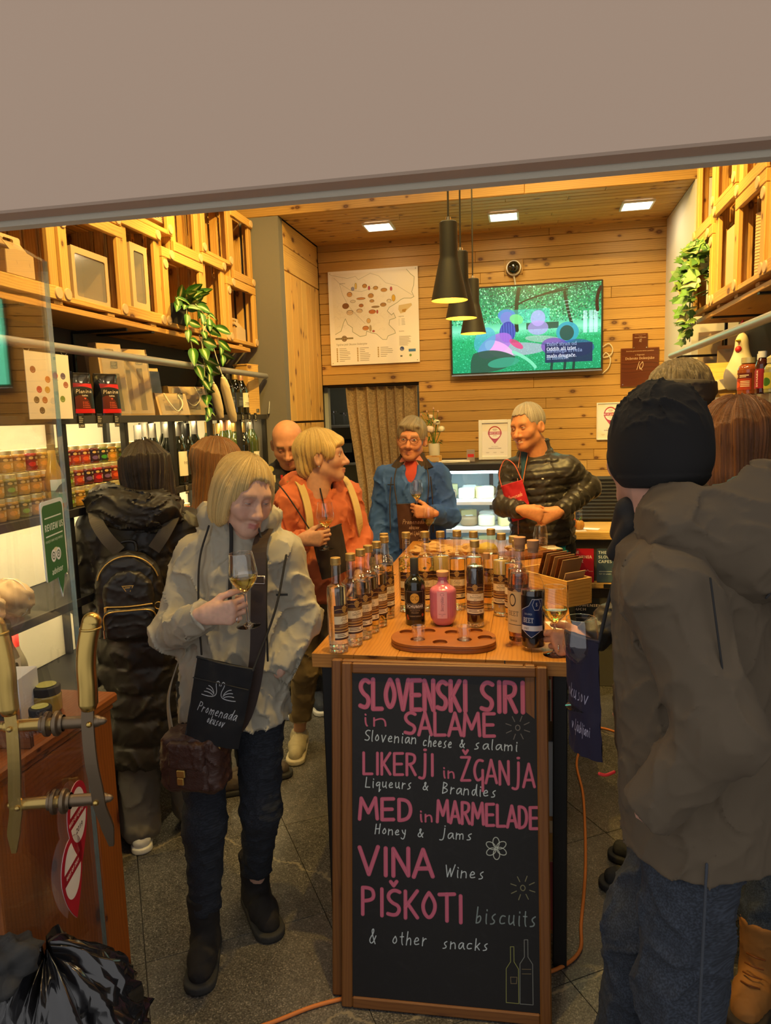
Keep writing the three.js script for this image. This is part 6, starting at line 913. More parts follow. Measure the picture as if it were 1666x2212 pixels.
// ---------------------------------------------------------------- glass door standing open into the shop
{
const yaw = Math.atan2(-.269,-.963) ;      // local +z runs from the hinge towards the free edge
const t = new THREE.Group(); t.name = 'door_1'; t.userData.kind = 'structure'; scene.add(t); t.position.set(-1.072,0,-1.517); t.rotation.y = Math.PI + 15.64 * D2R;
// local: z towards the free edge is +z = direction (-.269,-.963); pane occupies z from -.86 to 0; local x points to the other side
const ex = (g) => g;
mesh('glass', place(new THREE.BoxGeometry(.010,2.08,.84),0,1.05,-.42), M.glass, t); mesh('glass_edge', place(new THREE.BoxGeometry(.0101,2.08,.002),0,1.05,.001), M.glassEdge, t);
t.updateMatrixWorld(true);
const handle = new THREE.Group(); handle.name = 'door_handle'; handle.userData = { label: 'old brass double pull handle' }; t.add(handle);
for (const s of [-1,1]) {
const X = -s * .083;   // s = 1 is the shop entrance side
for (const y of [1.08,.90]) { mesh('post', place(cyl(.0135,.0135,.083,18), X / 2, y,-.195,0,0, Math.PI / 2), s > 0 ? M.bronze : M.brass, handle); mesh('flange', place(lathe(prof([[0,0],[.027,0,.002],[.027,.008,.002],[.018,.012,.003],[.018,.018]]),26),0,0,0,0,0, s > 0 ? Math.PI / 2 : -Math.PI / 2).translate(-s * .006, y,-.195), M.bronze, handle); mesh('finial', place(lathe(prof([[.0135,0],[.012,.008,.003],[.009,.012],[.009,.016,.002],[.006,.022,.003],[0,.026]]),20),0,0,0,0,0, s > 0 ? Math.PI / 2 : -Math.PI / 2).translate(X - s * .008, y,-.195), s > 0 ? M.bronze : M.brass, handle); mesh('rivet', place(new THREE.SphereGeometry(.0065,12,8), X, y,-.2125), M.brass, handle); }
const arc = [[0,1.135,.004],[.004,1.08,0],[.002,.99,-.004],[-.004,.93,-.002],[-.006,.89,0],[-.016,.845,.004],[-.022,.79,.008]].map(([a, y, z]) => [X - s * a * -1 * 1, y,-.195 + z - .012]);
const c = new THREE.CatmullRomCurve3(arc.map((p) => V(...p))), n = 30, p = [], ix = [], uvs = []; for (let i = 0; i <= n; i++) { const q = c.getPoint(i / n), w = lerp(.0125,.0135, i / n) * (i > 26 ? 1 - (i - 26) * .16 : 1), h = .004; for (const [a, b] of [[-1,-1],[1,-1],[1,1],[-1,1]]) { p.push(q.x + a * w, q.y, q.z + b * h); uvs.push(a, q.y); } if (i) for (let k = 0; k < 4; k++) { const A = (i - 1) * 4 + k, B = (i - 1) * 4 + (k + 1) % 4; ix.push(A, A + 4, B, B, A + 4, B + 4); } } ix.push(0,1,2,0,2,3, n * 4, n * 4 + 2, n * 4 + 1, n * 4, n * 4 + 3, n * 4 + 2); const sg = new THREE.BufferGeometry(); sg.setAttribute('position', new THREE.Float32BufferAttribute(p,3)); sg.setAttribute('uv', new THREE.Float32BufferAttribute(uvs,2)); sg.setIndex(ix); const sn = sg.toNonIndexed(); sn.computeVertexNormals(); mesh('strap', sn, s > 0 ? M.bronze : M.brass, handle);
mesh('grip', tube([[X,1.125,-.205],[X + s * -.001,1.16,-.203],[X - s * .001,1.21,-.200],[X - s * .007,1.26,-.196],[X - s * .016,1.30,-.19]],.0205,30,20), M.brass, handle); mesh('collar', place(new THREE.TorusGeometry(.0205,.003,8,24).rotateX(Math.PI / 2), X - s * .0135,1.288,-.192), M.brass, handle); mesh('knob_cap', place(new THREE.SphereGeometry(.0205,20,12), X - s * .017,1.302,-.19), M.brass, handle); 
}
const stick = (name, label, shape, hole, tex, y, z, w, h) => { const st = thing(name, label, 'sticker',[0,0,0]); const g = extrude(shape,.0008,0,10), uv = g.attributes.uv, ps = g.attributes.position; for (let i = 0; i < uv.count; i++) uv.setXY(i, ps.getX(i) / w + .5, ps.getY(i) / h + .5); g.rotateY(-Math.PI / 2); const m = mesh('print', g, std(lin(1,1,1),.5, { map: tex }), st); const b = extrude(shape,.0004,0,10).rotateY(-Math.PI / 2).translate(.0012,0,0); mesh('backing', b, M.white, st); st.position.copy(V(-.0062, y, z).applyMatrix4(t.matrixWorld)); st.rotation.y = t.rotation.y; };
const green = canvasTex(256,448, (c, W, H) => { c.fillStyle = '#e8ecdc'; c.fillRect(0,0, W, H); c.fillStyle = '#2f6f36'; c.beginPath(); c.roundRect(12,12, W - 24,342,26); c.fill(); c.beginPath(); c.moveTo(130,350); c.lineTo(166,430); c.lineTo(206,350); c.fill(); c.fillStyle = '#e6ecd8'; c.fillRect(34,66,190,6); c.fillRect(34,146,190,6); c.font = 'bold 41px sans-serif'; c.fillText('REVIEW US',26,126); c.font = '15px sans-serif'; c.fillText('POVEJTE NAM SVOJE MNENJE',26,176); c.fillStyle = '#efe6b8'; c.beginPath(); c.ellipse(128,226,34,20,0, Math.PI,0); c.fill(); for (const x of [100,156]) { c.fillStyle = '#f6f6ee'; c.beginPath(); c.arc(x,240,28,0,7); c.fill(); c.strokeStyle = '#2a4a2a'; c.lineWidth = 5; c.beginPath(); c.arc(x,240,15,0,7); c.stroke(); c.fillStyle = '#2a4a2a'; c.beginPath(); c.arc(x,240,5,0,7); c.fill(); } c.fillStyle = '#dfe8d4'; c.font = 'bold 36px sans-serif'; c.fillText('advisor',66,322); });
const gs = new THREE.Shape(); { const a = -.066, b = -.06; gs.moveTo(a + .014, b); gs.lineTo(.002, b); gs.lineTo(.02, b - .05); gs.lineTo(.04, b); gs.lineTo(.052, b); gs.quadraticCurveTo(.066, b,.066, b + .014); gs.lineTo(.066,.101); gs.quadraticCurveTo(.066,.115,.052,.115); gs.lineTo(a + .014,.115); gs.quadraticCurveTo(a,.115, a,.101); gs.lineTo(a, b + .014); gs.quadraticCurveTo(a, b, a + .014, b); }
{ const uvH = .225; stick('door_sticker', 'green speech bubble sticker on the glass door', gs,0, green,1.445,-.105,.132, uvH); }
const pinT = (a, b) => canvasTex(256,420, (c, W, H) => { c.fillStyle = '#b5182a'; c.fillRect(0,0, W, H); c.fillStyle = '#eee3d2'; c.beginPath(); c.ellipse(128,160,100,140,0,0,7); c.fill(); c.save(); c.translate(128,190); c.fillStyle = '#a01424'; c.fillRect(-104,-66,208,60); c.fillStyle = '#f4ead8'; c.font = 'bold 25px sans-serif'; c.textAlign = 'center'; c.fillText(a,0,-27); c.fillStyle = '#4a2a24'; c.font = 'bold 40px sans-serif'; c.fillText(b,0,54); c.restore(); });
const pinS = (w, h) => { const s = new THREE.Shape(); s.moveTo(0,-h / 2); s.quadraticCurveTo(-w * .42,-h * .2,-w / 2, h * .12); s.absarc(0, h * .18, w / 2, Math.PI,0, true); s.quadraticCurveTo(w * .42,-h * .2,0,-h / 2); return s; };
stick('door_sticker', 'red pin shaped sticker reading 2019 near the door handle', pinS(.13,.19),0, pinT('BEST OF LJUBLJANA', '2019'),.80,-.115,.13,.19); stick('door_sticker', 'lower red pin shaped sticker on the glass door', pinS(.13,.19),0, pinT('BEST OF 2021', ''),.70,-.175,.13,.19);
}
// ---------------------------------------------------------------- brown cabinet behind the door, with jars
{
const t = thing('wooden_cabinet', 'reddish brown wooden cabinet behind the glass door', 'cabinet',[-1.415,0,-1.50]), w = .55, d = .46, h = .985;
mesh('top', cboxAt(w + .03,.028, d + .035,0, h - .014,0,.006,2), M.brownwood, t); mesh('moulding', cboxAt(w + .012,.018, d + .016,0, h - .037,0,.006,2), M.brownwood, t);
for (const z of [-d / 2 + .05, d / 2 - .05]) mesh('stile', cboxAt(.024, h - .1,.1, w / 2 - .012, (h - .1) / 2 + .06, z,.003,1), M.brownwood, t); for (const y of [.10, h - .095]) mesh('rail', cboxAt(.024,.09, d - .2, w / 2 - .012, y,0,.003,2), M.brownwood, t); mesh('side_panel', cboxAt(.012, h - .2, d - .18, w / 2 - .018, h / 2,0,.002,1), M.brownwood, t); mesh('body', cboxAt(w - .03, h - .06, d - .02,-.015, (h - .06) / 2 + .01,0,.003,1), M.brownwood, t); mesh('plinth', cboxAt(w - .02,.055, d - .03,-.005,.0275,0,.002,0), M.darkwood, t);
const jl = (label, x, z, r, hh, lidc, col) => { const j = thing('honey_jar', label, 'jar',[x, h + .001, z]); mesh('glass_body', lathe(prof([[0,.001],[r,.001,.006],[r, hh * .62,.006],[r * .88, hh * .68],[0, hh * .68]]),28), phys({ color: col, roughness: .08, clearcoat: 1 }), j); mesh('lid', lathe(prof([[r * .94, hh * .66],[r * .96, hh * .98,.004],[0, hh]]),28), lidc, j); mesh('lid_label', place(cyl(r * .7, r * .7,.0008,24),0, hh + .0006,0), std(lin(.55,.52,.12),.6), j); };
jl('black lidded honey jar with yellow round label on the brown cabinet',-1.235,-1.60,.036,.07, M.black, lin(.42,.30,.04)); jl('pale green jar with white lid on the brown cabinet',-1.335,-1.56,.030,.065, M.white, lin(.4,.42,.2)); jl('dark jar with black lid closest to the door handle',-1.255,-1.46,.034,.06, M.rubber, lin(.2,.14,.04)); jl('dark jar with black lid at the cabinet rim',-1.18,-1.50,.028,.055, M.rubber, lin(.3,.2,.04)); jl('small dark jar behind the white stand',-1.40,-1.64,.03,.06, M.rubber, lin(.25,.16,.04));
const s = thing('white_stand', 'small white bent stand for goods on the brown cabinet', 'stand',[-1.30, h + .001,-1.54],.2); mesh('top_plate', cboxAt(.11,.004,.10,0,.118,0,.001), M.white, s); for (const q of [-1,1]) mesh('leg_plate', cboxAt(.004,.118,.10, q * .053,.059,0,.001), M.white, s);
wineBottle('clear bottle standing on the white stand behind the door handle',[-1.36, h + .001,-1.62],1, { glass: phys({ color: lin(.5,.48,.4), roughness: .05, transmission: .8, thickness: 0 }), cap: 2, lab: 0, h: .22, r: .032 });
const c = thing('card_stack', 'dark red brown cards standing against the cabinet rim', 'card',[-1.175, h + .001,-1.40],.1); for (let i = 0; i < 3; i++) mesh('card', cboxAt(.09,.06,.004,0,.03, i * .006,.001), M.darkwood, c);
}
// ---------------------------------------------------------------- black bag at the entrance
{
const b = thing('plastic_bag', 'crumpled shiny black plastic bag beside the entrance door', 'bag',[-.93,0,-1.13]), n = 90, mm = 60, p = [], ix = [], uv = [];
for (let j = 0; j <= mm; j++) for (let i = 0; i <= n; i++) { const v = j / mm, a = i / n * Math.PI * 2, y = v * .72, nx = Math.cos(a), nz = Math.sin(a), base = .235 * (1 - .22 * v) * (v > .7 ? Math.sqrt(Math.max(.004,1 - ((v - .7) / .301) ** 2)) : 1); const f = 1 - Math.abs(noise3(nx * 2.2, y * 5, nz * 2.2)) * .28 - Math.abs(noise3(nx * 5, y * 12 + 7, nz * 5)) * .14 + .05 * noise3(nx * 12, y * 26, nz * 12); p.push(nx * base * f, y * (.97 + .05 * noise3(nx * 3,3, nz * 3)) + .001, nz * base * f); uv.push(a, y); if (i < n && j < mm) { const A = j * (n + 1) + i; ix.push(A, A + n + 1, A + 1, A + 1, A + n + 1, A + n + 2); } }
const g = new THREE.BufferGeometry(); g.setAttribute('position', new THREE.Float32BufferAttribute(p,3)); g.setAttribute('uv', new THREE.Float32BufferAttribute(uv,2)); g.setIndex(ix); g.computeVertexNormals(); mesh('film', g, phys({ color: lin(.01,.01,.012), roughness: .16, clearcoat: 1, clearcoatRoughness: .08 }), b); const k = new THREE.SphereGeometry(.06,30,20); const a = k.attributes.position; for (let i = 0; i < a.count; i++) { const q = 1 + .4 * noise3(a.getX(i) * 22, a.getY(i) * 22, a.getZ(i) * 22); a.setXYZ(i, a.getX(i) * q, a.getY(i) * q * .8, a.getZ(i) * q); } k.computeVertexNormals(); mesh('knot', place(k,-.05,.72,.06), M.rubber, b);
}

// ---------------------------------------------------------------- bodies and clothes: distance fields meshed with surface nets
function nets(f, lo, hi, h, col) {
const n = [0,1,2].map((k) => Math.ceil((hi[k] - lo[k]) / h) + 2),[nx, ny, nz] = n, F = new Float32Array(nx * ny * nz), B = 4, lim = B * h * .87 * 1.7 + h;
for (let bz = 0; bz < nz; bz += B) for (let by = 0; by < ny; by += B) for (let bx = 0; bx < nx; bx += B) {
const c = f(lo[0] + (bx + 1.5) * h, lo[1] + (by + 1.5) * h, lo[2] + (bz + 1.5) * h), far = Math.abs(c) > lim;
for (let z = bz; z < Math.min(bz + B, nz); z++) for (let y = by; y < Math.min(by + B, ny); y++) for (let x = bx; x < Math.min(bx + B, nx); x++) F[(z * ny + y) * nx + x] = far ? c : f(lo[0] + x * h, lo[1] + y * h, lo[2] + z * h);
}
const id = new Int32Array(nx * ny * nz).fill(-1), P = [], I = [], C = [], sx = 1, sy = nx, sz = nx * ny, o = [0, sx, sy, sx + sy, sz, sx + sz, sy + sz, sx + sy + sz];
const E = [[0,1],[2,3],[4,5],[6,7],[0,2],[1,3],[4,6],[5,7],[0,4],[1,5],[2,6],[3,7]];
for (let z = 0; z < nz - 1; z++) for (let y = 0; y < ny - 1; y++) for (let x = 0; x < nx - 1; x++) {
const q = z * sz + y * sy + x; let m = 0; for (let k = 0; k < 8; k++) if (F[q + o[k]] < 0) m |= 1 << k;
if (m === 0 || m === 255) continue;
let X = 0, Y = 0, Z = 0, c = 0;
for (const [a, b] of E) { if (((m >> a) & 1) === ((m >> b) & 1)) continue; const va = F[q + o[a]], vb = F[q + o[b]], t = va / (va - vb); X += (a & 1) + t * ((b & 1) - (a & 1)); Y += ((a >> 1) & 1) + t * (((b >> 1) & 1) - ((a >> 1) & 1)); Z += (a >> 2) + t * ((b >> 2) - (a >> 2)); c++; }
id[q] = P.length / 3; const px = lo[0] + (x + X / c) * h, py = lo[1] + (y + Y / c) * h, pz = lo[2] + (z + Z / c) * h; P.push(px, py, pz); if (col) C.push(...col(px, py, pz));
if (x && y && z) for (const [e, u, v] of [[sx, sy, sz],[sy, sz, sx],[sz, sx, sy]]) {
const a = F[q] < 0, b = F[q + e] < 0; if (a === b) continue; const i0 = id[q], i1 = id[q - u], i2 = id[q - u - v], i3 = id[q - v]; if (i0 < 0 || i1 < 0 || i2 < 0 || i3 < 0) continue; a ? I.push(i0, i1, i2, i0, i2, i3) : I.push(i0, i2, i1, i0, i3, i2);
}
}
const g = new THREE.BufferGeometry(); g.setAttribute('position', new THREE.Float32BufferAttribute(P,3)); if (col) g.setAttribute('color', new THREE.Float32BufferAttribute(C,3)); g.setIndex(I); g.computeVertexNormals();
const uv = new Float32Array(P.length / 3 * 2); for (let i = 0; i < P.length / 3; i++) { uv[2 * i] = (P[3 * i] + P[3 * i + 2]) * .8; uv[2 * i + 1] = P[3 * i + 1]; } g.setAttribute('uv', new THREE.BufferAttribute(uv,2)); return g;
}
const smin = (a, b, k) => { const h = Math.max(k - Math.abs(a - b),0) / k; return Math.min(a, b) - h * h * k * .25; };
const smax = (a, b, k) => -smin(-a,-b, k);
const U = (k,...fs) => (x, y, z) => { let d = fs[0](x, y, z); for (let i = 1; i < fs.length; i++) d = smin(d, fs[i](x, y, z), k); return d; };
const cap = (a, b, ra, rb, q) => { const [ax, ay, az] = a, dx = b[0] - ax, dy = b[1] - ay, dz = b[2] - az, l2 = dx * dx + dy * dy + dz * dz, L = Math.sqrt(l2); return (x, y, z) => { const px = x - ax, py = y - ay, pz = z - az, t = clamp((px * dx + py * dy + pz * dz) / l2,0,1); let r = ra + (rb - ra) * t; if (q) r += q[1] * (Math.abs(Math.sin(Math.PI * (t * L / q[0] + (q[2] ?? 0)))) ** .6 - .75); return Math.hypot(px - t * dx, py - t * dy, pz - t * dz) - r; }; };
const ell = (c, r) => (x, y, z) => { const a = (x - c[0]) / r[0], b = (y - c[1]) / r[1], d = (z - c[2]) / r[2], k = Math.sqrt(a * a + b * b + d * d), m = Math.sqrt((a / r[0]) ** 2 + (b / r[1]) ** 2 + (d / r[2]) ** 2); return m < 1e-9 ? -Math.min(...r) : k * (k - 1) / m; };
const v3 = (a) => V(...a), add3 = (a, b, k = 1) => [a[0] + b[0] * k, a[1] + b[1] * k, a[2] + b[2] * k], sub3 = (a, b) => [a[0] - b[0], a[1] - b[1], a[2] - b[2]], dot3 = (a, b) => a[0] * b[0] + a[1] * b[1] + a[2] * b[2], len3 = (a) => Math.hypot(...a), nrm = (a) => { const l = len3(a); return [a[0] / l, a[1] / l, a[2] / l]; }, cross3 = (a, b) => [a[1] * b[2] - a[2] * b[1], a[2] * b[0] - a[0] * b[2], a[0] * b[1] - a[1] * b[0]], mix3 = (a, b, t) => [0,1,2].map((k) => lerp(a[k], b[k], t));
// oval column along A-B; secs [t, half width, half depth, forward offset]
const stack = (A, B, L, secs, q, cutTop = true) => { const ax = sub3(B, A), H = len3(ax), u = nrm(ax), l0 = nrm(sub3(L, u.map((c) => c * dot3(L, u)))), F = cross3(l0, u); return (x, y, z) => { const p = [x - A[0], y - A[1], z - A[2]], s = dot3(p, u), t = clamp(s / H,0,1), l = dot3(p, l0), f = dot3(p, F); let i = 1; while (i < secs.length - 1 && secs[i][0] < t) i++; const a = secs[i - 1], b = secs[i], k = clamp((t - a[0]) / (b[0] - a[0]),0,1), kk = k * k * (3 - 2 * k); let w = lerp(a[1], b[1], kk), d = lerp(a[2], b[2], kk), o = lerp(a[3] ?? 0, b[3] ?? 0, kk); let off = 0; if (q) off = q[1] * (Math.abs(Math.sin(Math.PI * (s / q[0] + .02 * noise3(l * 6, f * 6,1)))) ** .6 - .75); const e = (Math.hypot(l / w, (f - o) / d) - 1) * Math.min(w, d) - off; return Math.max(e,-s, cutTop ? s - H : -9); }; };
const fold = (amp, f = 8, fy = 6, seed = 0) => (x, y, z) => { const wx = x + .03 * noise3(x * 6, y * 6, z * 6 + seed), wy = y + .03 * noise3(x * 6 + 9, y * 6, z * 6 + seed); const a = 1 - Math.abs(noise3(wx * f, wy * fy, z * f + seed)), b = 1 - Math.abs(noise3(wx * f * 2.1, wy * fy * 2.3, z * f * 2.1 + seed + 5)); return amp * (1.25 * (a ** 5 - .25) + .5 * (b ** 5 - .2)); };
const bounds = (pts, r) => { const lo = [9,9,9], hi = [-9,-9,-9]; for (const p of pts) for (let k = 0; k < 3; k++) { lo[k] = Math.min(lo[k], p[k] - r); hi[k] = Math.max(hi[k], p[k] + r); } return [lo, hi]; };
// ---- head in its own frame: x to the person's left, y up, z forward
function headField(o) {
const w = o.wide ?? 1, e = o.nose ?? 1, f = [ell([0,.032,-.014],[.076 * w,.088,.097]), ell([0,-.028,.028],[.062 * w,.086,.066]), cap([.047 * w,-.062,.004],[.012,-.098,.062],.022,.02), cap([-.047 * w,-.062,.004],[-.012,-.098,.062],.022,.02), ell([0,-.100,.066],[.022,.017,.018]), ell([.043 * w,-.028,.058],[.024,.022,.02]), ell([-.043 * w,-.028,.058],[.024,.022,.02]), cap([-.034,.019,.074],[.034,.019,.074],.013,.013), cap([0,-.10,-.03],[0,-.19,-.045],.058 * (o.neck ?? 1),.06 * (o.neck ?? 1))];
const A = U(.028,...f), N = U(.009, cap([0,.004,.088],[0,-.034,.106 * 1 + (e - 1) * .03],.0075,.0115), ell([0,-.041,.108 + (e - 1) * .03],[.0125,.0105,.011]), ell([.0125,-.044,.095],[.0085,.008,.011]), ell([-.0125,-.044,.095],[.0085,.008,.011]));
const sm = o.smile ?? 0, lip = U(.005, cap([-.021 - sm * .006,-.071 + sm * .007,.082 - sm * .003],[0,-.069,.0945],.0045,.0062), cap([.021 + sm * .006,-.071 + sm * .007,.082 - sm * .003],[0,-.069,.0945],.0045,.0062), cap([-.017,-.079,.083],[0,-.081,.092],.005,.0068), cap([.017,-.079,.083],[0,-.081,.092],.005,.0068));
const lids = [1,-1].map((s) => { const c = [s * .0315,.0015,.0765], op = o.open ?? .004, sh = ell(c,[.0142,.0142,.0142]); return (x, y, z) => Math.max(sh(x, y, z),-Math.max(Math.abs(y - c[1] + (o.down ?? 0)) - op * (1 - ((x - c[0]) / .016) ** 2), c[2] - z)); });
const ear = (s) => { const c = [s * .079 * w,-.012,-.012]; return (x, y, z) => { const X = (x - c[0]) * s, d = ell([c[0], c[1], c[2]],[.012,.032,.019])(x - .35 * (z - c[2]) * -s, y, z); const hol = ell([c[0] + s * .011, c[1] + .004, c[2] + .003],[.008,.021,.011])(x, y, z); return smax(d,-hol,.006); }; };
const ears = [ear(1), ear(-1)], socket = [ell([.032,.000,.097],[.021,.013,.019]), ell([-.032,.000,.097],[.021,.013,.019])], mouth = cap([-.022 - sm * .006,-.0745 + sm * .006,.09],[.022 + sm * .006,-.0745 + sm * .006,.09],.0011 + (o.teeth ? .0025 : 0),.0011 + (o.teeth ? .0025 : 0));
const cheek = sm ? U(.01, ell([.036,-.045,.072],[.016,.014,.014]), ell([-.036,-.045,.072],[.016,.014,.014])) : null;
return (x, y, z) => { let d = A(x, y, z); if (z > -.05) { d = smin(d, N(x, y, z),.014); for (const s of socket) d = smax(d,-s(x, y, z),.012); d = smin(d, lip(x, y, z),.006); if (cheek) d = smin(d, cheek(x, y, z),.014); d = smin(d, lids[0](x, y, z),.003); d = smin(d, lids[1](x, y, z),.003); const mx = Math.abs(x) < .03 ? mouth([x][0], y - .004 * sm * (Math.abs(x) / .02) ** 2, z) : 1; d = smax(d,-mx,.002); } for (const q of ears) d = smin(d, q(x, y, z),.006); return d; };
}
const SKIN = [[.60,.33,.22],[.56,.30,.19],[.63,.37,.26]];
function headColor(o) {
const b = o.skin ?? SKIN[0];
return (x, y, z) => {
let c = b.slice(); const m = 1 + .06 * noise3(x * 40, y * 40, z * 40); c = c.map((v) => v * m); const bl = (t, k) => { c = c.map((v, i) => lerp(v, t[i], clamp(k,0,1))); };
bl([.62,.24,.16],.3 * Math.exp(-(((Math.abs(x) - .042) / .02) ** 2 + ((y + .035) / .02) ** 2)) * (z > .03)); bl([.62,.24,.17],.25 * Math.exp(-((x / .016) ** 2 + ((y + .04) / .012) ** 2)) * (z > .09));
if (z > .072 && Math.abs(x) < .028 && y < -.0625 && y > -.0885) bl(o.lips ?? [.46,.15,.12],.7 * sstep(.024,.014, Math.abs(x)) * sstep(.0115,.007, Math.abs(y + .0755)));
if (o.stubble && y < -.045 && z > -.01 && !(Math.abs(x) < .02 && y > -.085 && y < -.062)) bl([.30,.2,.16], o.stubble * sstep(-.04,-.065, y));
if (z > .05 && y > .012 && y < .032 && Math.abs(x) > .012 && Math.abs(x) < .052) bl(o.brow ?? [.16,.09,.05], (o.browK ?? .75) * sstep(.008,.0045, Math.abs(y - .0225 + .16 * Math.max(0, Math.abs(x) - .036) - .0)));
if (o.shave) { const k = o.shave(x, y, z); if (k > 0) bl([.22,.15,.11], k * (.6 + .3 * noise3(x * 300, y * 300, z * 300))); }
if (Math.abs(x) < .05 && Math.abs(Math.abs(x) - .0315) < .018 && Math.abs(y - .0015) < .014 && z > .07) bl([.42,.2,.14],.35); if (o.teeth && Math.abs(x) < .02 && Math.abs(y + .073) < .003 && z > .07) bl([.7,.65,.55],.6);
return c;
};
}
const toWorld = (H) => new THREE.Matrix4().compose(v3(H.pos), new THREE.Quaternion().setFromEuler(new THREE.Euler(H.pitch ?? 0, H.yaw ?? 0, H.roll ?? 0, 'YXZ')), V(1,1,1).multiplyScalar(H.s ?? 1));
const headGeo = (o, H, h = .003) => nets(headField(o),[-.105,-.2,-.13],[.105,.14,.14], h, headColor(o)).applyMatrix4(toWorld(H));
function eyes(P, o, H) {
for (const s of [-1,1]) { const g = new THREE.SphereGeometry(.0122,24,18), p = g.attributes.position, c = new Float32Array(p.count * 3), gz = V((o.look?.[0] ?? 0), (o.look?.[1] ?? 0),1).normalize(); for (let i = 0; i < p.count; i++) { const a = V(p.getX(i), p.getY(i), p.getZ(i)).normalize().dot(gz), q = a > .965 ? [.01,.01,.01] : a > .86 ? (o.iris ?? [.12,.08,.05]) : [.62,.57,.52]; c.set(q, i * 3); } g.setAttribute('color', new THREE.BufferAttribute(c,3)); g.translate(s * .0315,.0015,.0765); P.add('eye', g.applyMatrix4(toWorld(H)), eyeMat); }
}
const skinMat = phys({ color: 0xffffff, vertexColors: true, roughness: .5, specularIntensity: .5 }), eyeMat = phys({ color: 0xffffff, vertexColors: true, roughness: .15 });
const strandTex = dataTex(512,128, (u, v) => { const k = .86 + .34 * tn(u, v,150,2.5,3) + .22 * tn(u, v,60,1.5,8) + .12 * tn(u, v,300,5,5); return [k, k, k]; }, false,1,1);
const hairMat = phys({ map: strandTex, bumpMap: strandTex, bumpScale: .0022,  color: 0xffffff, vertexColors: true, roughness: .42, anisotropy: 0, sheen: .3, sheenRoughness: .4, sheenColor: lin(.8,.7,.5) });
// hair: a field in head space, given strand relief from the crown outwards
function hair(P, H, fn, tone, o = {}) {
const cr = o.crown ?? [0,.11,-.03], tw = o.twist ?? 0, am = o.amp ?? .005, st = (x, y, z) => { const dx = x - cr[0], dz = z - cr[2], r = Math.hypot(dx, dz), ph = Math.atan2(dx, dz) + tw * r * 8, q = r * 6 + (cr[1] - y) * 5; return [Math.cos(ph) * (o.f ?? 7), Math.sin(ph) * (o.f ?? 7), q * (o.g ?? .35)]; };
const g = nets((x, y, z) => { const [a, b, c] = st(x, y, z), d = fn(x, y, z); return d + (Math.abs(d) < .03 ? am * .8 * (noise3(a * .5, b * .5, c) * .9 + .5 * noise3(a * 1.6, b * 1.6, c * 1.5 + 4) + .22 * noise3(a * 5, b * 5, c * 2 + 9)) : 0); }, o.lo ?? [-.14,-.2,-.17], o.hi ?? [.14,.17,.15], o.h ?? .003, (x, y, z) => { const [a, b, c] = st(x, y, z), k = .5 + .5 * (noise3(a * 2.4, b * 2.4, c * 1.2 + 4) * .6 + noise3(a * 6, b * 6, c * 1.6 + 9) * .5); return [0,1,2].map((i) => lerp(tone[0][i], tone[1][i], clamp(k,0,1))); });
const p = g.attributes.position, uv = g.attributes.uv; for (let i = 0; i < p.count; i++) { const x = p.getX(i), y = p.getY(i), z = p.getZ(i), dx = x - cr[0], dz = z - cr[2], r = Math.hypot(dx, dz); uv.setXY(i, Math.abs(Math.atan2(dx, dz) + tw * r * 8) * .9, (r * 6 + (cr[1] - y) * 5) * .09); }
return P.add('hair', g.applyMatrix4(toWorld(H)), hairMat);
}
// ---- hand: w wrist, d finger direction, n palm normal, s thumb side; curls in degrees per joint
function handField(w, d, n, s, o = {}) {
const k = o.k ?? 1, d0 = nrm(d), n0 = nrm(sub3(n, d0.map((c) => c * dot3(n, d0)))), s0 = nrm(s), fs = [], curl = o.curl ?? [25,35,25], at = (a, b, c) => [0,1,2].map((i) => w[i] + (d0[i] * a + s0[i] * b + n0[i] * c) * k), fl = [1,1.1,1.02,.8];
const pal = [.027,.009,-.010,-.027].map((b, i) => [at(.005, b * .55,0), at([.088,.09,.085,.077][i], b,0)]); const palm = U(.02 * k, cap(at(-.022,0,0), at(0,0,0),.021 * k,.022 * k),...pal.map(([a, b]) => cap(a, b,.0145 * k,.0115 * k)));
[0,1,2,3].forEach((i) => { const c = o.curls?.[i] ?? curl; let p = pal[i][1], ang = 0, sp = (o.spread ?? .04) * (1.5 - i), seg = []; for (let j = 0; j < 3; j++) { ang += c[j] * D2R; const l = [.043,.026,.021][j] * fl[i] * k, q = add3(add3(add3(p, d0, l * Math.cos(ang)), n0, l * Math.sin(ang)), s0, l * sp * Math.cos(ang)); seg.push(cap(p, q,[.0092,.0084,.0077][j] * k * (i === 3 ? .88 : 1),[.0084,.0077,.0066][j] * k * (i === 3 ? .88 : 1))); p = q; } fs.push(U(.004,...seg)); });
const t0 = at(.018,.02,.006), td = nrm(o.thumb ?? [.62,.62,.35]), tv = (q) => [0,1,2].map((i) => d0[i] * q[0] + s0[i] * q[1] + n0[i] * q[2]), t1 = add3(t0, tv(td),.042 * k), td2 = nrm(o.thumb2 ?? add3(td,[.5,-.15,.45])), t2 = add3(t1, tv(td2),.033 * k), t3 = add3(t2, tv(nrm(add3(td2,[.1,-.2,.25]))),.026 * k), th = U(.006, cap(t0, t1,.0155 * k,.0115 * k), cap(t1, t2,.0105 * k,.0098 * k), cap(t2, t3,.0096 * k,.0076 * k));
return (x, y, z) => { let q = palm(x, y, z); q = smin(q, th(x, y, z),.012); let m = 9; for (const f of fs) m = Math.min(m, f(x, y, z)); return smin(q, m,.006); };
}
const skinCol = (b) => (x, y, z) => { const m = 1 + .08 * noise3(x * 60, y * 60, z * 60); return [b[0] * m, b[1] * m * (1 + .03 * noise3(x * 90, y * 90, z * 90)), b[2] * m]; };
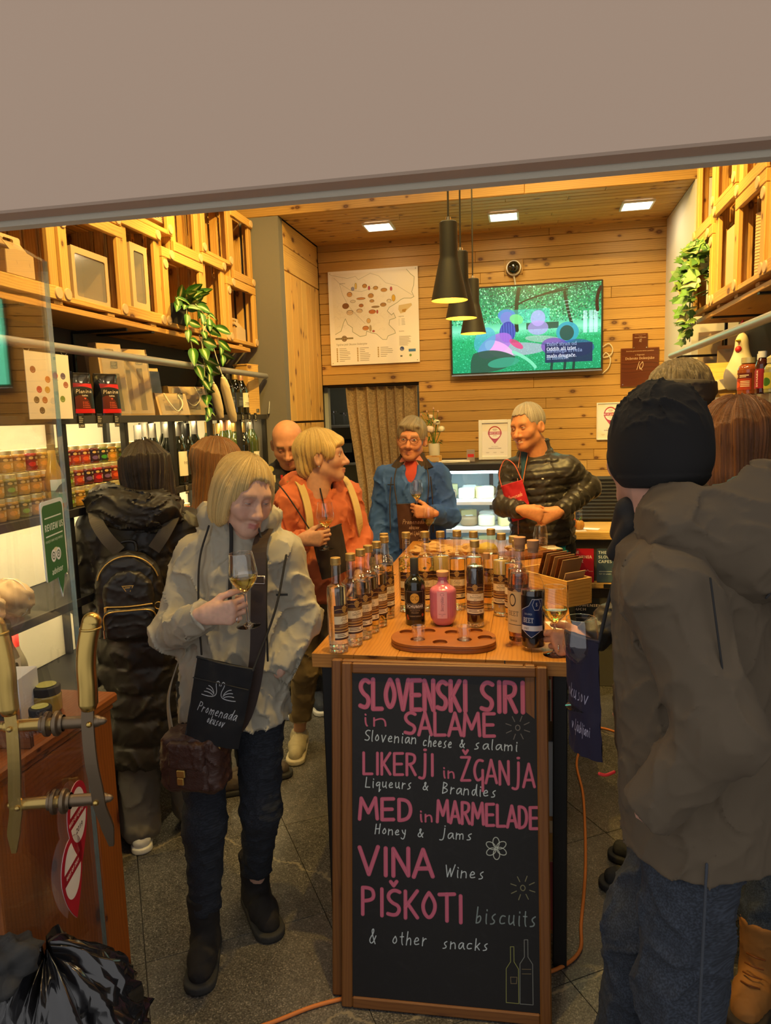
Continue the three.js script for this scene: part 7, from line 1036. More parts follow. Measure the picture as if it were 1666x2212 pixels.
function handGeo(w, d, n, s, o, skin, h = .003) { const p = [w, add3(w, nrm(d),.12), add3(w, nrm(n),.06)]; const [lo, hi] = bounds(p,.105); return nets(handField(w, d, n, s, o), lo, hi, h, skinCol(skin)); }
// ---- person
function person(label, x, z) {
const g = thing('person', label, 'person',[x,0, z]);
return { g, add(name, geo, mat, lab, par) { geo.translate(-x,0,-z); const m = mesh(name, geo, mat, par ?? g); if (lab) m.userData.label = lab; return m; } };
}
const dirOf = (deg) => { const t = deg * D2R; return { F: [Math.sin(t),0, Math.cos(t)], L: [Math.cos(t),0,-Math.sin(t)] }; };
// full skeleton from a spec; shoulders hang off the neck base, hips off the pelvis
function skeleton(o) {
const { F, L } = dirOf(o.th), hd = dirOf(o.thHip ?? o.th), S = { F, L, N: o.neck, P: o.pelvis };
S.shR = o.shR ?? add3(add3(o.neck, L,-(o.sw ?? .17)),[0,-(o.drop ?? .062),0]); S.shL = o.shL ?? add3(add3(o.neck, L, o.sw ?? .17),[0,-(o.drop ?? .062),0]); S.hipR = add3(o.pelvis, hd.L,-(o.hw ?? .09)); S.hipL = add3(o.pelvis, hd.L, o.hw ?? .09);
for (const k of ['elR', 'elL', 'wrR', 'wrL', 'knR', 'knL', 'anR', 'anL']) S[k] = o[k]; S.thHip = hd; return S;
}
function bodyMesh(P, S, o, headG, hands) {
const skin = o.skin ?? SKIN[0], H = S.P, ch = mix3(H, S.N,.72);
const f = U(.05, stack(add3(H,[0,-.06,0]), add3(S.N,[0,.0,0]), S.L,[[0,.10,.08],[.5,.10,.075],[.8,.12,.08],[1,.05,.05]]), cap(S.N, add3(o.head.pos,[0,-.1,0]),.05,.048), cap(add3(S.shR, S.L,.03), S.elR,.03,.03), cap(add3(S.shL, S.L,-.03), S.elL,.03,.03), cap(S.elR, S.wrR,.03,.024), cap(S.elL, S.wrL,.03,.024), cap(S.hipR, S.knR,.065,.045), cap(S.hipL, S.knL,.065,.045), cap(S.knR, S.anR,.045,.032), cap(S.knL, S.anL,.045,.032), cap(add3(add3(S.N, S.L,-.11),[0,-.06,0]), add3(add3(S.N, S.L,.11),[0,-.06,0]),.03,.03));
const [lo, hi] = bounds([S.N, S.P, S.shR, S.shL, S.elR, S.elL, S.wrR, S.wrL, S.knR, S.knL, S.anR, S.anL, o.head.pos],.13), core = nets(f, lo, hi,.014, skinCol(skin)), all = [core, headG,...hands];
const g = mergeGeometries(all.map((q) => { const r = q.clone(); for (const k of Object.keys(r.attributes)) if (!['position', 'normal', 'color', 'uv'].includes(k)) r.deleteAttribute(k); return r; })); return P.add('body', g, skinMat);
}
function jacket(P, S, o) {
const q = o.quilt, sec = o.secs, A = o.A, B = add3(S.N,[0,.015,0]), ws = o.sleeve ?? [.066,.056,.046], fl = o.fold ? fold(...o.fold) : null, wr = (w, e) => add3(w, nrm(sub3(w, e)),-.005);
const arm = (s, e, w) => { const d = nrm(sub3(w, e)), W = wr(w, e), a = U(.03, cap(s, e, ws[0], ws[1], q && [q[0], q[1]]), cap(e, W, ws[1], ws[2], q && [q[0], q[1],.3])); return (x, y, z) => Math.max(a(x, y, z), (x - W[0]) * d[0] + (y - W[1]) * d[1] + (z - W[2]) * d[2]); };
const aR = arm(S.shR, S.elR, S.wrR), aL = arm(S.shL, S.elL, S.wrL), to = U(.07, stack(A, B, S.L, sec, q, true), cap(add3(S.N,[0,-.045,0]), S.shR,.062, ws[0] * .98), cap(add3(S.N,[0,-.045,0]), S.shL,.062, ws[0] * .98));
const ex = o.extra ?? [], cut = o.cut ?? [];
const f = (x, y, z) => { let d = smin(to(x, y, z), smin(aR(x, y, z), aL(x, y, z),.02), o.blend ?? .035); d = Math.max(d, A[1] - (y) - 0); for (const e of ex) d = smin(d, e(x, y, z),.02); for (const c of cut) d = smax(d,-c(x, y, z),.006); if (fl && Math.abs(d) < .03) d -= fl(x, y, z); return d; };
const [lo, hi] = bounds([A, B, S.shR, S.shL, S.elR, S.elL, S.wrR, S.wrL,...(o.pts ?? [])],.20); return P.add(o.name ?? 'jacket', nets(f, lo, hi, o.h ?? .008, o.col), o.mat, o.label);
}
function trousers(P, S, o) {
const r = o.r ?? [.092,.066,.05], fl = fold(...(o.fold ?? [.006,9,8,3])), leg = (h, k, a) => U(.04, cap(h, k, r[0], r[1]), cap(k, a, r[1], r[2])), f0 = U(.05, ell(add3(S.P,[0,.02,0]),[.155,.13,.13]), leg(S.hipR, S.knR, S.anR), leg(S.hipL, S.knL, S.anL)), bot = o.bottom ?? .05, top = o.top ?? 9;
const l1 = leg(S.hipR, S.knR, S.anR), l2 = leg(S.hipL, S.knL, S.anL), hp = ell(add3(S.P,[0,.02,0]), o.hip ?? [.16,.13,.13]);
const f = (x, y, z) => { let d = smin(hp(x, y, z), Math.min(l1(x, y, z), l2(x, y, z)),.05); if (Math.abs(d) < .03) d -= fl(x, y, z); return Math.max(d, bot - y, y - top); };
const [lo, hi] = bounds([S.P, S.hipR, S.hipL, S.knR, S.knL, S.anR, S.anL],.17); return P.add('trousers', nets(f, lo, hi, o.h ?? .009, o.col), o.mat, o.label);
}
function shoe(P, an, deg, o) {
const { F } = dirOf(deg), L = o.len ?? .26, b = [an[0],0, an[2]], at = (f, y) => [b[0] + F[0] * f, y, b[2] + F[2] * f], hgt = o.high ?? 0, w = o.w ?? .04;
const up = U(.03, cap(at(-.045,.05), at(L * .35,.052), w * .98, w * 1.0), cap(at(L * .35,.05), at(L - .095,.04), w, w * .86), cap([an[0],.07, an[2]],[an[0],.09 + hgt, an[2]], w * 1.1, w * (hgt ? 1.25 : 1.0))),[lo, hi] = bounds([at(-.08,0), at(L,0),[an[0],.14 + hgt, an[2]]],.06), fl = fold(.003,14,14,7);
const m = P.add(o.name ?? 'shoe', nets((x, y, z) => { let d = Math.max(up(x, y, z),.018 - y, y - (.10 + hgt)); return Math.abs(d) < .02 ? d - fl(x, y, z) * .8 : d; }, lo, hi,.006), o.mat, o.label);
const so = (x, y, z) => { const f = (x - b[0]) * F[0] + (z - b[2]) * F[2], l = (x - b[0]) * F[2] - (z - b[2]) * F[0], t = clamp(f,-.045, L - .09), ww = w * lerp(.95,1.12, sstep(-.05, L * .5, f)); return Math.max(Math.hypot(f - t, l) - ww - .004, y - (o.sole ?? .028),.001 - y); };
P.add('sole', nets(so, lo, hi,.006), o.soleMat ?? M.rubber, null, m); if (o.lace) for (let i = 0; i < 5; i++) { const f = .02 + i * .02, y = (hgt ? .16 - i * .016 : .092 - i * .006); const c = at(f + .012, y), sd = [F[2],0,-F[0]]; P.add('lace', tube([add3(c, sd,-.024), add3(add3(c, F,.012),[0,.006,0]), add3(c, sd,.024)],.0025,10,6), o.lace, null, m); }
return m;
}
// strap lying along points (flat ribbon with thickness)
function ribbon(pts, w, t, nrmls) {
const c = new THREE.CatmullRomCurve3(pts.map(v3), false, 'centripetal'), n = 40, p = [], ix = []; const nc = new THREE.CatmullRomCurve3(nrmls.map(v3));
for (let i = 0; i <= n; i++) { const q = c.getPoint(i / n), d = c.getTangent(i / n), nn = nc.getPoint(i / n).normalize(), s = d.clone().cross(nn).normalize(); for (const [a, b] of [[-1,0],[1,0],[1,1],[-1,1]]) { const r = q.clone().addScaledVector(s, a * w / 2).addScaledVector(nn, b * t); p.push(r.x, r.y, r.z); } if (i) for (let k = 0; k < 4; k++) { const A = (i - 1) * 4 + k, B = (i - 1) * 4 + (k + 1) % 4; ix.push(A, B, A + 4, B, B + 4, A + 4); } }
ix.push(0,2,1,0,3,2, n * 4, n * 4 + 1, n * 4 + 2, n * 4, n * 4 + 2, n * 4 + 3); const g = new THREE.BufferGeometry(); g.setAttribute('position', new THREE.Float32BufferAttribute(p,3)); g.setIndex(ix); const r = g.toNonIndexed(); r.computeVertexNormals(); r.setAttribute('uv', new THREE.Float32BufferAttribute(new Float32Array(r.attributes.position.count * 2),2)); return r;
}

// ---------------------------------------------------------------- people
const cloth = (r, g, b, rough = .85, ex = {}) => phys({ color: lin(r, g, b), roughness: rough,...ex });
const denimTex = dataTex(256,256, (u, v) => { const k = .8 + .22 * tn(u, v,60,60,3) + .04 * tn(u, v,9,9,4); return [k * .95, k * .97, k]; }, true,3,3);
const denim = (r, g, b) => phys({ color: lin(r, g, b), roughness: .9, map: denimTex });
const blackCloth = cloth(.018,.017,.017,.8);
const scriptTex = (bg, fg, lines, extra) => canvasTex(256,288, (c, W, H) => { c.fillStyle = bg; c.fillRect(0,0, W, H); c.strokeStyle = fg; c.fillStyle = fg; if (extra) extra(c); lines.forEach(([t, x0, y0, x1, y1, h]) => strokes(c, t, x0, y0, x1, y1, h,3.2, undefined,.35)); });
const swans = (c) => { c.lineWidth = 3; for (const s of [-1,1]) { c.save(); c.translate(128,96); c.scale(s,1); c.beginPath(); c.moveTo(3,-20); c.quadraticCurveTo(6,-40,16,-34); c.quadraticCurveTo(22,-28,14,-10); c.quadraticCurveTo(4,14,26,20); c.quadraticCurveTo(50,24,78,22); c.moveTo(20,12); c.quadraticCurveTo(34,-4,60,-2); c.moveTo(24,16); c.quadraticCurveTo(40,6,68,10); c.moveTo(22,6); c.quadraticCurveTo(34,-14,52,-14); c.stroke(); c.restore(); } };
const pouchTex = scriptTex('#131316', '#b9bcc0',[['Promenada',40,178,226,186,34],['okusov',92,212,176,216,28]], swans);
function winePouch(label, pos, turn, tilt, w, h, tex, side, lean = 0) {   // cloth wine pouch hanging at the front of a body
const t = thing('wine_pouch', label, 'pouch', pos); t.rotation.order = 'YXZ'; t.rotation.set(lean, turn, tilt);
const nx = 14, ny = 16, mk = (z0, sg) => { const p = [], uv = [], ix = []; for (let j = 0; j <= ny; j++) for (let i = 0; i <= nx; i++) { const u = i / nx, v = j / ny, e = Math.sin(Math.PI * u) ** .5; p.push((u - .5) * w * (1 - .05 * (1 - v)), (v - .5) * h, z0 * e + .004 * noise3(u * 4, v * 4, sg)); uv.push(u, v); } for (let j = 0; j < ny; j++) for (let i = 0; i < nx; i++) { const a = j * (nx + 1) + i, q = [a, a + 1, a + nx + 2, a, a + nx + 2, a + nx + 1]; ix.push(...(sg > 0 ? q : q.reverse())); } const g = new THREE.BufferGeometry(); g.setAttribute('position', new THREE.Float32BufferAttribute(p,3)); g.setAttribute('uv', new THREE.Float32BufferAttribute(uv,2)); g.setIndex(ix); g.computeVertexNormals(); return g; };
mesh('front_panel', mk(.016,1), tex.isMaterial ? tex : std(lin(1,1,1),.85, { map: tex }), t); mesh('back_panel', mk(-.010,-1), side, t); mesh('hem', tube([[-w / 2, h / 2,.0],[0, h / 2 + .001,.013],[w / 2, h / 2,.0]],.004,14,6), side, t); return t;
}
const HQ = .0026;   // detail of the nearest heads and hands
// ---- blonde woman in the pale grey jacket
{
const P = person('blonde woman in pale grey rain jacket looking down at her white wine glass',-.95,-2.09), skin = [.66,.40,.29];
const o = { th: 6, neck: [-.905,1.365,-2.125], pelvis: [-.945,.87,-2.1], sw: .142, elR: [-1.112,1.065,-2.02], wrR: [-.885,1.19,-1.83], elL: [-.712,1.085,-2.17], wrL: [-.768,.945,-2.06], knR: [-1.015,.46,-1.99], anR: [-1.035,.09,-1.985], knL: [-.868,.455,-2.10], anL: [-.955,.09,-2.225], skin, head: { pos: [-.853,1.500,-2.075], yaw: 50 * D2R, pitch: 17 * D2R, roll: -6 * D2R, s: .945 } };
const S = skeleton(o), ho = { skin, open: .0016, down: .004, wide: 1.0, nose: 1.0, lips: [.50,.13,.13], brow: [.30,.18,.09], browK: .4, smile: .25 };
bodyMesh(P, S, o, headGeo(ho, o.head, HQ),[handGeo([-.882,1.192,-1.815],[1,.10,.02],[.05,.05,-1],[-.1,1,0], { k: .92, curls: [[58,62,38],[60,66,40],[60,66,40],[58,62,40]], thumb: [.75,.55,.35], thumb2: [.8,.2,.5] }, skin, HQ), handGeo(add3(S.wrL,[-.06,-.03,-.05]),[-.8,-.3,0],[0,0,-1],[0,1,0], { k: .85 }, skin,.006)]);
eyes(P, { look: [.1,-.75], iris: [.12,.16,.2] }, o.head);
const face = ell([.004,-.035,.098],[.066,.108,.092]);
hair(P, o.head, (x, y, z) => { const base = ell([0,.032,-.020],[.090,.098,.112])(x, y, z), side = U(.03, ell([.074,-.03,-.015],[.026,.078,.062]), ell([-.076,-.03,-.012],[.028,.085,.066]), ell([0,-.045,-.085],[.072,.085,.045]))(x, y, z); let d = smin(base, side,.03); d = smax(d,-face(x, y, z),.016); return d; },[[.92,.68,.28],[.66,.43,.15]], { twist: .22, crown: [.01,.125,-.02], h: .0028, amp: .0055 });
P.add('earring', place(new THREE.SphereGeometry(.005,10,8),-.079,-.05,-.008).applyMatrix4(toWorld(o.head)), M.chrome);
P.add('ring', new THREE.TorusGeometry(.0098,.0019,8,24).rotateY(Math.PI / 2).translate(-.793,1.176,-1.833), M.chrome);
const gray = cloth(.40,.37,.29,.72), N = S.N, L = S.L, F = S.F, at = (l, y, f) => [N[0] + L[0] * l + F[0] * f, N[1] + y, N[2] + L[2] * l + F[2] * f];
const collar = stack(at(0,-.03,0), at(.012,.085,.012), L,[[0,.088,.086],[.5,.082,.080,.006],[1,.088,.084,.012]]), inner = stack(at(0,-.02,0), at(.012,.12,.012), L,[[0,.068,.066],[1,.076,.074,.012]]);
jacket(P, S, { A: [-.942,.775,-2.1], mat: gray, h: .0055, fold: [.009,7,5,1], sleeve: [.058,.053,.041], secs: [[0,.178,.145],[.25,.176,.142],[.5,.160,.130],[.78,.162,.128],[.92,.125,.10],[1,.075,.075]], extra: [collar, ell(at(.0,.045,-.085),[.125,.062,.06]), ell(at(-.085,.055,-.02),[.045,.05,.06]), ell(at(.095,.05,-.005),[.042,.045,.055])], cut: [inner, cap(at(.012,.09,.09), at(.01,-.0,.105),.014,.004)], label: 'pale grey rain jacket with high collar' });
P.add('inner_collar', nets((x, y, z) => Math.max(Math.abs(stack(at(0,-.03,0), at(.006,.07,.006), L,[[0,.070,.068],[1,.066,.062]], null)(x, y, z)) - .004,.0),...bounds([at(0,.02,0)],.11),.006), blackCloth);
P.add('zip', tube([at(.012,.05,.100), at(.012,0,.105), at(.010,-.10,.128), at(.006,-.2,.140)],.006,24,8), blackCloth);
for (const [l, y1] of [[-.085,-.34],[.118,-.36]]) P.add('drawcord', tube([at(l * .75,.04,.08), at(l,-.05,.115), at(l * 1.02,-.2,.15), at(l * 1.0, y1,.155)],.0032,26,8), blackCloth);
trousers(P, S, { mat: denim(.030,.036,.050), r: [.086,.062,.046], bottom: .16, top: .90, hip: [.140,.11,.115], fold: [.006,10,12,3], h: .008, label: 'slim dark blue jeans' });
shoe(P, S.anR,16, { mat: cloth(.014,.012,.012,.9), high: .12, len: .215, w: .041, name: 'boot' }); shoe(P, S.anL,38, { mat: cloth(.014,.012,.012,.9), high: .12, len: .235, w: .043, name: 'boot' });
wineGlass('tilted wine glass of white wine held up by the woman in the grey jacket',[-.768,1.153,-1.845],.140, M.wine,[.02,.05]);
// brown cross-body bag and black pouch
const st = thing('crossbody_bag', 'dark brown leather cross-body bag with gold clasp at the hip of the blonde woman', 'bag',[-.985,.72,-1.905]); const bt = std(lin(.055,.024,.017),.5, { bumpMap: denimTex, bumpScale: .001 });
const bg = nets((x, y, z) => { const q = Math.hypot(Math.max(Math.abs(x) - .062,0), Math.max(Math.abs(y) - .055,0), Math.max(Math.abs(z) - .022,0)) - .035; return q - (Math.abs(q) < .02 ? fold(.006,12,12,3)(x, y, z) : 0) + .10 * y * Math.abs(x) * .6; },[-.13,-.12,-.08],[.13,.12,.08],.005); mesh('body', bg, bt, st);
const flap = nets((x, y, z) => { const q = Math.hypot(Math.max(Math.abs(x) - .045,0), Math.max(Math.abs(y - .035) - .03,0), Math.max(Math.abs(z - .055) - .004,0)) - .012; return q - fold(.004,16,16,8)(x, y, z) * .8; },[-.08,-.03,.03],[.08,.1,.09],.004); mesh('pocket_flap', flap, bt, st); mesh('front_pocket', nets((x, y, z) => Math.hypot(Math.max(Math.abs(x) - .05,0), Math.max(Math.abs(y + .03) - .028,0), Math.max(Math.abs(z - .045) - .006,0)) - .016 - fold(.003,16,16,4)(x, y, z),[-.09,-.1,.01],[.09,.04,.1],.005), bt, st);
mesh('clasp', merge([cboxAt(.026,.022,.008,-.012,-.012,.075,.002), cboxAt(.020,.022,.008,-.014,-.035,.076,.002)]), M.gold, st); for (const x of [-.085,.088]) mesh('side_tab', cboxAt(.014,.045,.012, x,.05,.03,.003), M.gold, st);
const W = (x, y, z) => [x + .985, y - .72, z + 1.905]; mesh('strap', ribbon([W(-.80,1.385,-2.10), W(-.785,1.345,-2.0), W(-.775,1.2,-1.945), W(-.79,1.0,-1.935), W(-.84,.84,-1.925), W(-.90,.78,-1.91)],.046,.003,[[.1,1,.3],[0,.4,1],[.1,0,1],[.1,0,1],[0,0,1],[0,.2,1]]), std(lin(.030,.016,.012),.6), st); mesh('strap_buckle', new THREE.TorusGeometry(.028,.0035,4,4).rotateZ(Math.PI / 4).scale(1,.55,1).translate(...W(-.773,1.262,-1.944)), M.chrome, st); mesh('strap', ribbon([W(-1.07,.77,-1.93), W(-1.10,.88,-1.98), W(-1.085,1.0,-2.06)],.02,.004,[[-.5,0,1],[-.7,0,.7],[-1,0,.3]]), std(lin(.3,.25,.18),.8), st);
const pc = winePouch('black cloth wine pouch printed with two swans, worn by the blonde woman',[-.892,.905,-1.885],.10,-.22,.172,.245, pouchTex, blackCloth,-.05); mesh('pocket_seam', cboxAt(.168,.003,.004,0,.066,.0165,.001), blackCloth, pc); mesh('neck_cord', tube([[.084,.12,.004],[.105,.3,-.05],[.095,.45,-.11]],.0035,20,6), blackCloth, pc);
P.add('sleeve_logo', place(cbox(.035,.007,.001,.0003),-.722,1.205,-1.998,0,.15,0), M.rubber);
}
// ---- woman in the orange hoodie
{
const P = person('blonde woman in orange hooded jacket seen in profile holding a wine glass',-1.02,-3.36), skin = [.60,.33,.2];
const o = { th: 48, neck: [-1.005,1.395,-3.37], pelvis: [-1.03,.88,-3.36], sw: .165, hw: .085, elR: [-1.175,1.12,-3.20], wrR: [-.985,1.185,-3.04], elL: [-.83,1.12,-3.46], wrL: [-.80,.98,-3.30], knR: [-1.11,.47,-3.36], anR: [-1.195,.085,-3.47], knL: [-.97,.47,-3.40], anL: [-.96,.085,-3.55], skin, head: { pos: [-.958,1.545,-3.31], yaw: 98 * D2R, pitch: -3 * D2R, s: 1.0 } };
const S = skeleton(o), ho = { skin, open: .0042, nose: 1.15, lips: [.5,.16,.13], browK: .25, brow: [.4,.26,.14], neck: 1.05 };
bodyMesh(P, S, o, headGeo(ho, o.head),[handGeo([-.985,1.192,-3.03],[1,.06,.05],[.0,.05,-1],[-.05,1,0], { k: .95, curls: [[45,60,40],[50,62,42],[52,62,42],[52,60,40]], thumb: [.75,.55,.35] }, skin), handGeo(S.wrL,[.1,-1,.1],[-1,0,0],[0,0,1], {}, skin,.006)]); eyes(P, { iris: [.1,.14,.18] }, o.head);
const face = ell([0,-.05,.112],[.085,.105,.082]), eC = ell([-.085,-.022,-.008],[.03,.036,.026]), eL = ell([.085,-.022,-.008],[.03,.036,.026]);
hair(P, o.head, (x, y, z) => { let d = smin(ell([0,.036,-.022],[.092,.100,.117])(x, y, z), ell([0,-.045,-.082],[.066,.066,.046])(x, y, z),.03); d = smin(d, U(.01, ell([.07,.02,.045],[.02,.04,.03]), ell([-.07,.02,.045],[.02,.04,.03]))(x, y, z),.02); d = smax(d,-face(x, y, z),.014); d = smax(d,-eC(x, y, z),.01); d = smax(d,-eL(x, y, z),.01); return smin(d, ell([0,.062,.082],[.058,.02,.022])(x, y - .2 * x, z),.02); },[[.95,.70,.25],[.68,.44,.13]], { twist: .1, crown: [0,.12,-.04], amp: .007, f: 8 });
P.add('earring', place(new THREE.SphereGeometry(.005,10,8),-.084,-.045,-.01).applyMatrix4(toWorld(o.head)), M.chrome);
const { N, L, F } = S, at = (l, y, f) => [N[0] + L[0] * l + F[0] * f, N[1] + y, N[2] + L[2] * l + F[2] * f], or = cloth(.56,.145,.055,.95, { sheen: .5, sheenRoughness: .6, sheenColor: lin(.6,.25,.12) });
const inner = cap(at(0,.10,.035), at(0,-.12,.105),.06,.012);
jacket(P, S, { A: [-1.025,.84,-3.36], mat: or, h: .008, fold: [.009,8,6,11], sleeve: [.068,.060,.046], secs: [[0,.172,.145],[.2,.18,.155],[.5,.172,.15],[.78,.178,.15],[.93,.14,.11],[1,.08,.08]], extra: [stack(at(0,-.03,0), at(0,.05,.0), L,[[0,.10,.095],[1,.105,.10,-.01]]), ell(at(-.02,.0,-.10),[.13,.075,.07]), ell(at(-.10,.01,.0),[.05,.055,.06]), ell(at(.10,.01,.0),[.05,.055,.06])], cut: [inner, stack(at(0,-.01,.01), at(0,.12,.01), L,[[0,.072,.07],[1,.085,.08]])], label: 'orange hooded fleece jacket' });
P.add('inner_jacket', nets(U(.02, stack(at(0,-.13,.02), at(0,.055,.012), L,[[0,.08,.082],[.6,.075,.072],[1,.064,.062]]), cap(at(0,.02,.05), at(0,-.12,.09),.03,.02)),...bounds([at(0,0,.03), at(0,-.13,.03)],.12),.008), blackCloth);
P.add('zip', tube([at(0,-.10,.120), at(0,-.2,.142), at(0,-.35,.150), at(0,-.5,.146)],.004,24,6), M.bronze); P.add('drawcord', tube([at(-.06,.0,.115), at(-.055,-.08,.135), at(-.045,-.2,.155), at(-.02,-.30,.158)],.0034,20,6), blackCloth);
for (const s of [-1,1]) P.add('rucksack_strap', ribbon([at(s * .12,.025,-.06), at(s * .128,.03,.03), at(s * .132,-.05,.10), at(s * .14,-.18,.135), at(s * .155,-.26,.10), at(s * .17,-.30,.02)],.036,.007,[[0,1,0],[F[0] * .4,1, F[2] * .4],[F[0],.4, F[2]],[F[0],0, F[2]],[F[0] * .6 + L[0] * s,0, F[2] * .6 + L[2] * s],[L[0] * s,0, L[2] * s]]), std(lin(.62,.46,.18),.8), 'cream rucksack strap');
trousers(P, S, { mat: cloth(.22,.155,.07), r: [.088,.066,.052], bottom: .17, top: .92, label: 'khaki trousers with turned up cuffs' }); for (const [a, k] of [[S.anR, S.knR],[S.anL, S.knL]]) P.add('cuff', place(lathe([[.050,0],[.058,.004],[.060,.045],[.05,.05]]), mix3(a, k,.22)[0],.165, mix3(a, k,.22)[2]), cloth(.26,.19,.09));
for (const [a, d] of [[S.anR,10],[S.anL,55]]) shoe(P, a, d, { mat: std(lin(.42,.36,.22),.8), soleMat: std(lin(.5,.44,.3),.8), lace: M.cream, name: 'sneaker' });
const wp = winePouch('plain dark wine pouch hanging in front of the woman in orange',[-.895,1.11,-3.165],.75,.2,.16,.22, std(lin(.03,.022,.02),.85), blackCloth); mesh('neck_cord', tube([[-.07,.11,0],[-.12,.3,-.06],[-.13,.36,-.12]],.0035,16,6), blackCloth, wp);
wineGlass('wine glass of white wine in the hand of the woman in orange',[-.885,1.145,-3.055],.128);
}
// ---- balding man in the navy team shirt
{
const P = person('balding man in dark navy team shirt looking down behind the woman in orange',-1.34,-3.93), skin = [.58,.27,.15];
const o = { th: 18, neck: [-1.352,1.445,-3.935], pelvis: [-1.36,.92,-3.96], sw: .19, elR: [-1.55,1.13,-3.90], wrR: [-1.42,.98,-3.74], elL: [-1.13,1.13,-3.90], wrL: [-1.25,.98,-3.74], knR: [-1.45,.48,-3.95], anR: [-1.46,.08,-3.98], knL: [-1.28,.48,-3.97], anL: [-1.285,.08,-4.05], skin, head: { pos: [-1.312,1.588,-3.85], yaw: 14 * D2R, pitch: 24 * D2R, roll: 3 * D2R, s: 1.04 } };
const S = skeleton(o), shv = (x, y, z) => sstep(-.02,.02, y + .5 * Math.abs(x) * 0 - .0 + (z < .03 ? .03 : -.3)) * sstep(.058,.07, Math.abs(x) + (y > .06 ? -.03 : 0) + (z < -.05 ? .03 : 0)), ho = { skin, open: .0022, down: .003, wide: 1.07, nose: 1.15, stubble: .12, brow: [.12,.08,.05], shave: shv, neck: 1.2 };
bodyMesh(P, S, o, headGeo(ho, o.head),[handGeo(S.wrR,[.6,-.3,.6],[0,0,-1],[0,1,0], {}, skin,.006), handGeo(S.wrL,[-.6,-.3,.6],[0,0,-1],[0,1,0], {}, skin,.006)]); eyes(P, { look: [0,-.6] }, o.head);
const { N, L, F } = S, at = (l, y, f) => [N[0] + L[0] * l + F[0] * f, N[1] + y, N[2] + L[2] * l + F[2] * f];
jacket(P, S, { name: 'team_shirt', A: [-1.36,.86,-3.96], mat: cloth(.02,.02,.026,.8), h: .011, fold: [.007,8,6,4], sleeve: [.068,.054,.042], secs: [[0,.18,.13],[.5,.18,.13],[.8,.2,.14],[.93,.15,.11],[1,.075,.08]], extra: [stack(at(0,-.02,0), at(0,.045,.008), L,[[0,.078,.078],[1,.072,.072]])] });
const badge = (l, y, w, h, m, par) => { const p = at(l, y,.135 - Math.abs(l) * .25); P.add('badge', place(cbox(w, h,.004,.001), p[0], p[1], p[2],0, o.th * D2R), m); }; const bt = canvasTex(64,96, (c) => { c.fillStyle = '#d8cfa0'; c.fillRect(0,0,64,44); c.fillStyle = '#b8482a'; c.fillRect(0,44,64,52); c.fillStyle = '#20301a'; c.font = 'bold 30px sans-serif'; c.fillText('TA',8,34); c.strokeStyle = '#e8d8b0'; c.strokeRect(22,54,18,30); });
badge(-.085,-.055,.04,.055, std(lin(1,1,1),.6, { map: bt })); badge(-.03,-.05,.012,.045, M.red); badge(-.08,-.125,.034,.018, M.cream);
P.add('shoulder_emblem', place(nets(U(.008, cap([-.022,-.008,0],[.012,.006,0],.011,.013), cap([.012,.006,0],[.03,-.006,0],.011,.008), cap([-.022,-.008,0],[-.036,-.024,0],.007,.005)),[-.05,-.04,-.02],[.05,.03,.02],.004),...at(-.125,-.018,.075),-.6, o.th * D2R,.5), M.red); P.add('shoulder_disc', place(cyl(.022,.022,.004,24),...at(-.095,.002,.075),.9, o.th * D2R), std(lin(.6,.5,.12),.6));
trousers(P, S, { mat: denim(.03,.035,.05), h: .014, top: 1.0 }); for (const a of [S.anR, S.anL]) shoe(P, a,30, { mat: std(lin(.03,.04,.07),.7), soleMat: M.white, name: 'sneaker' });
}
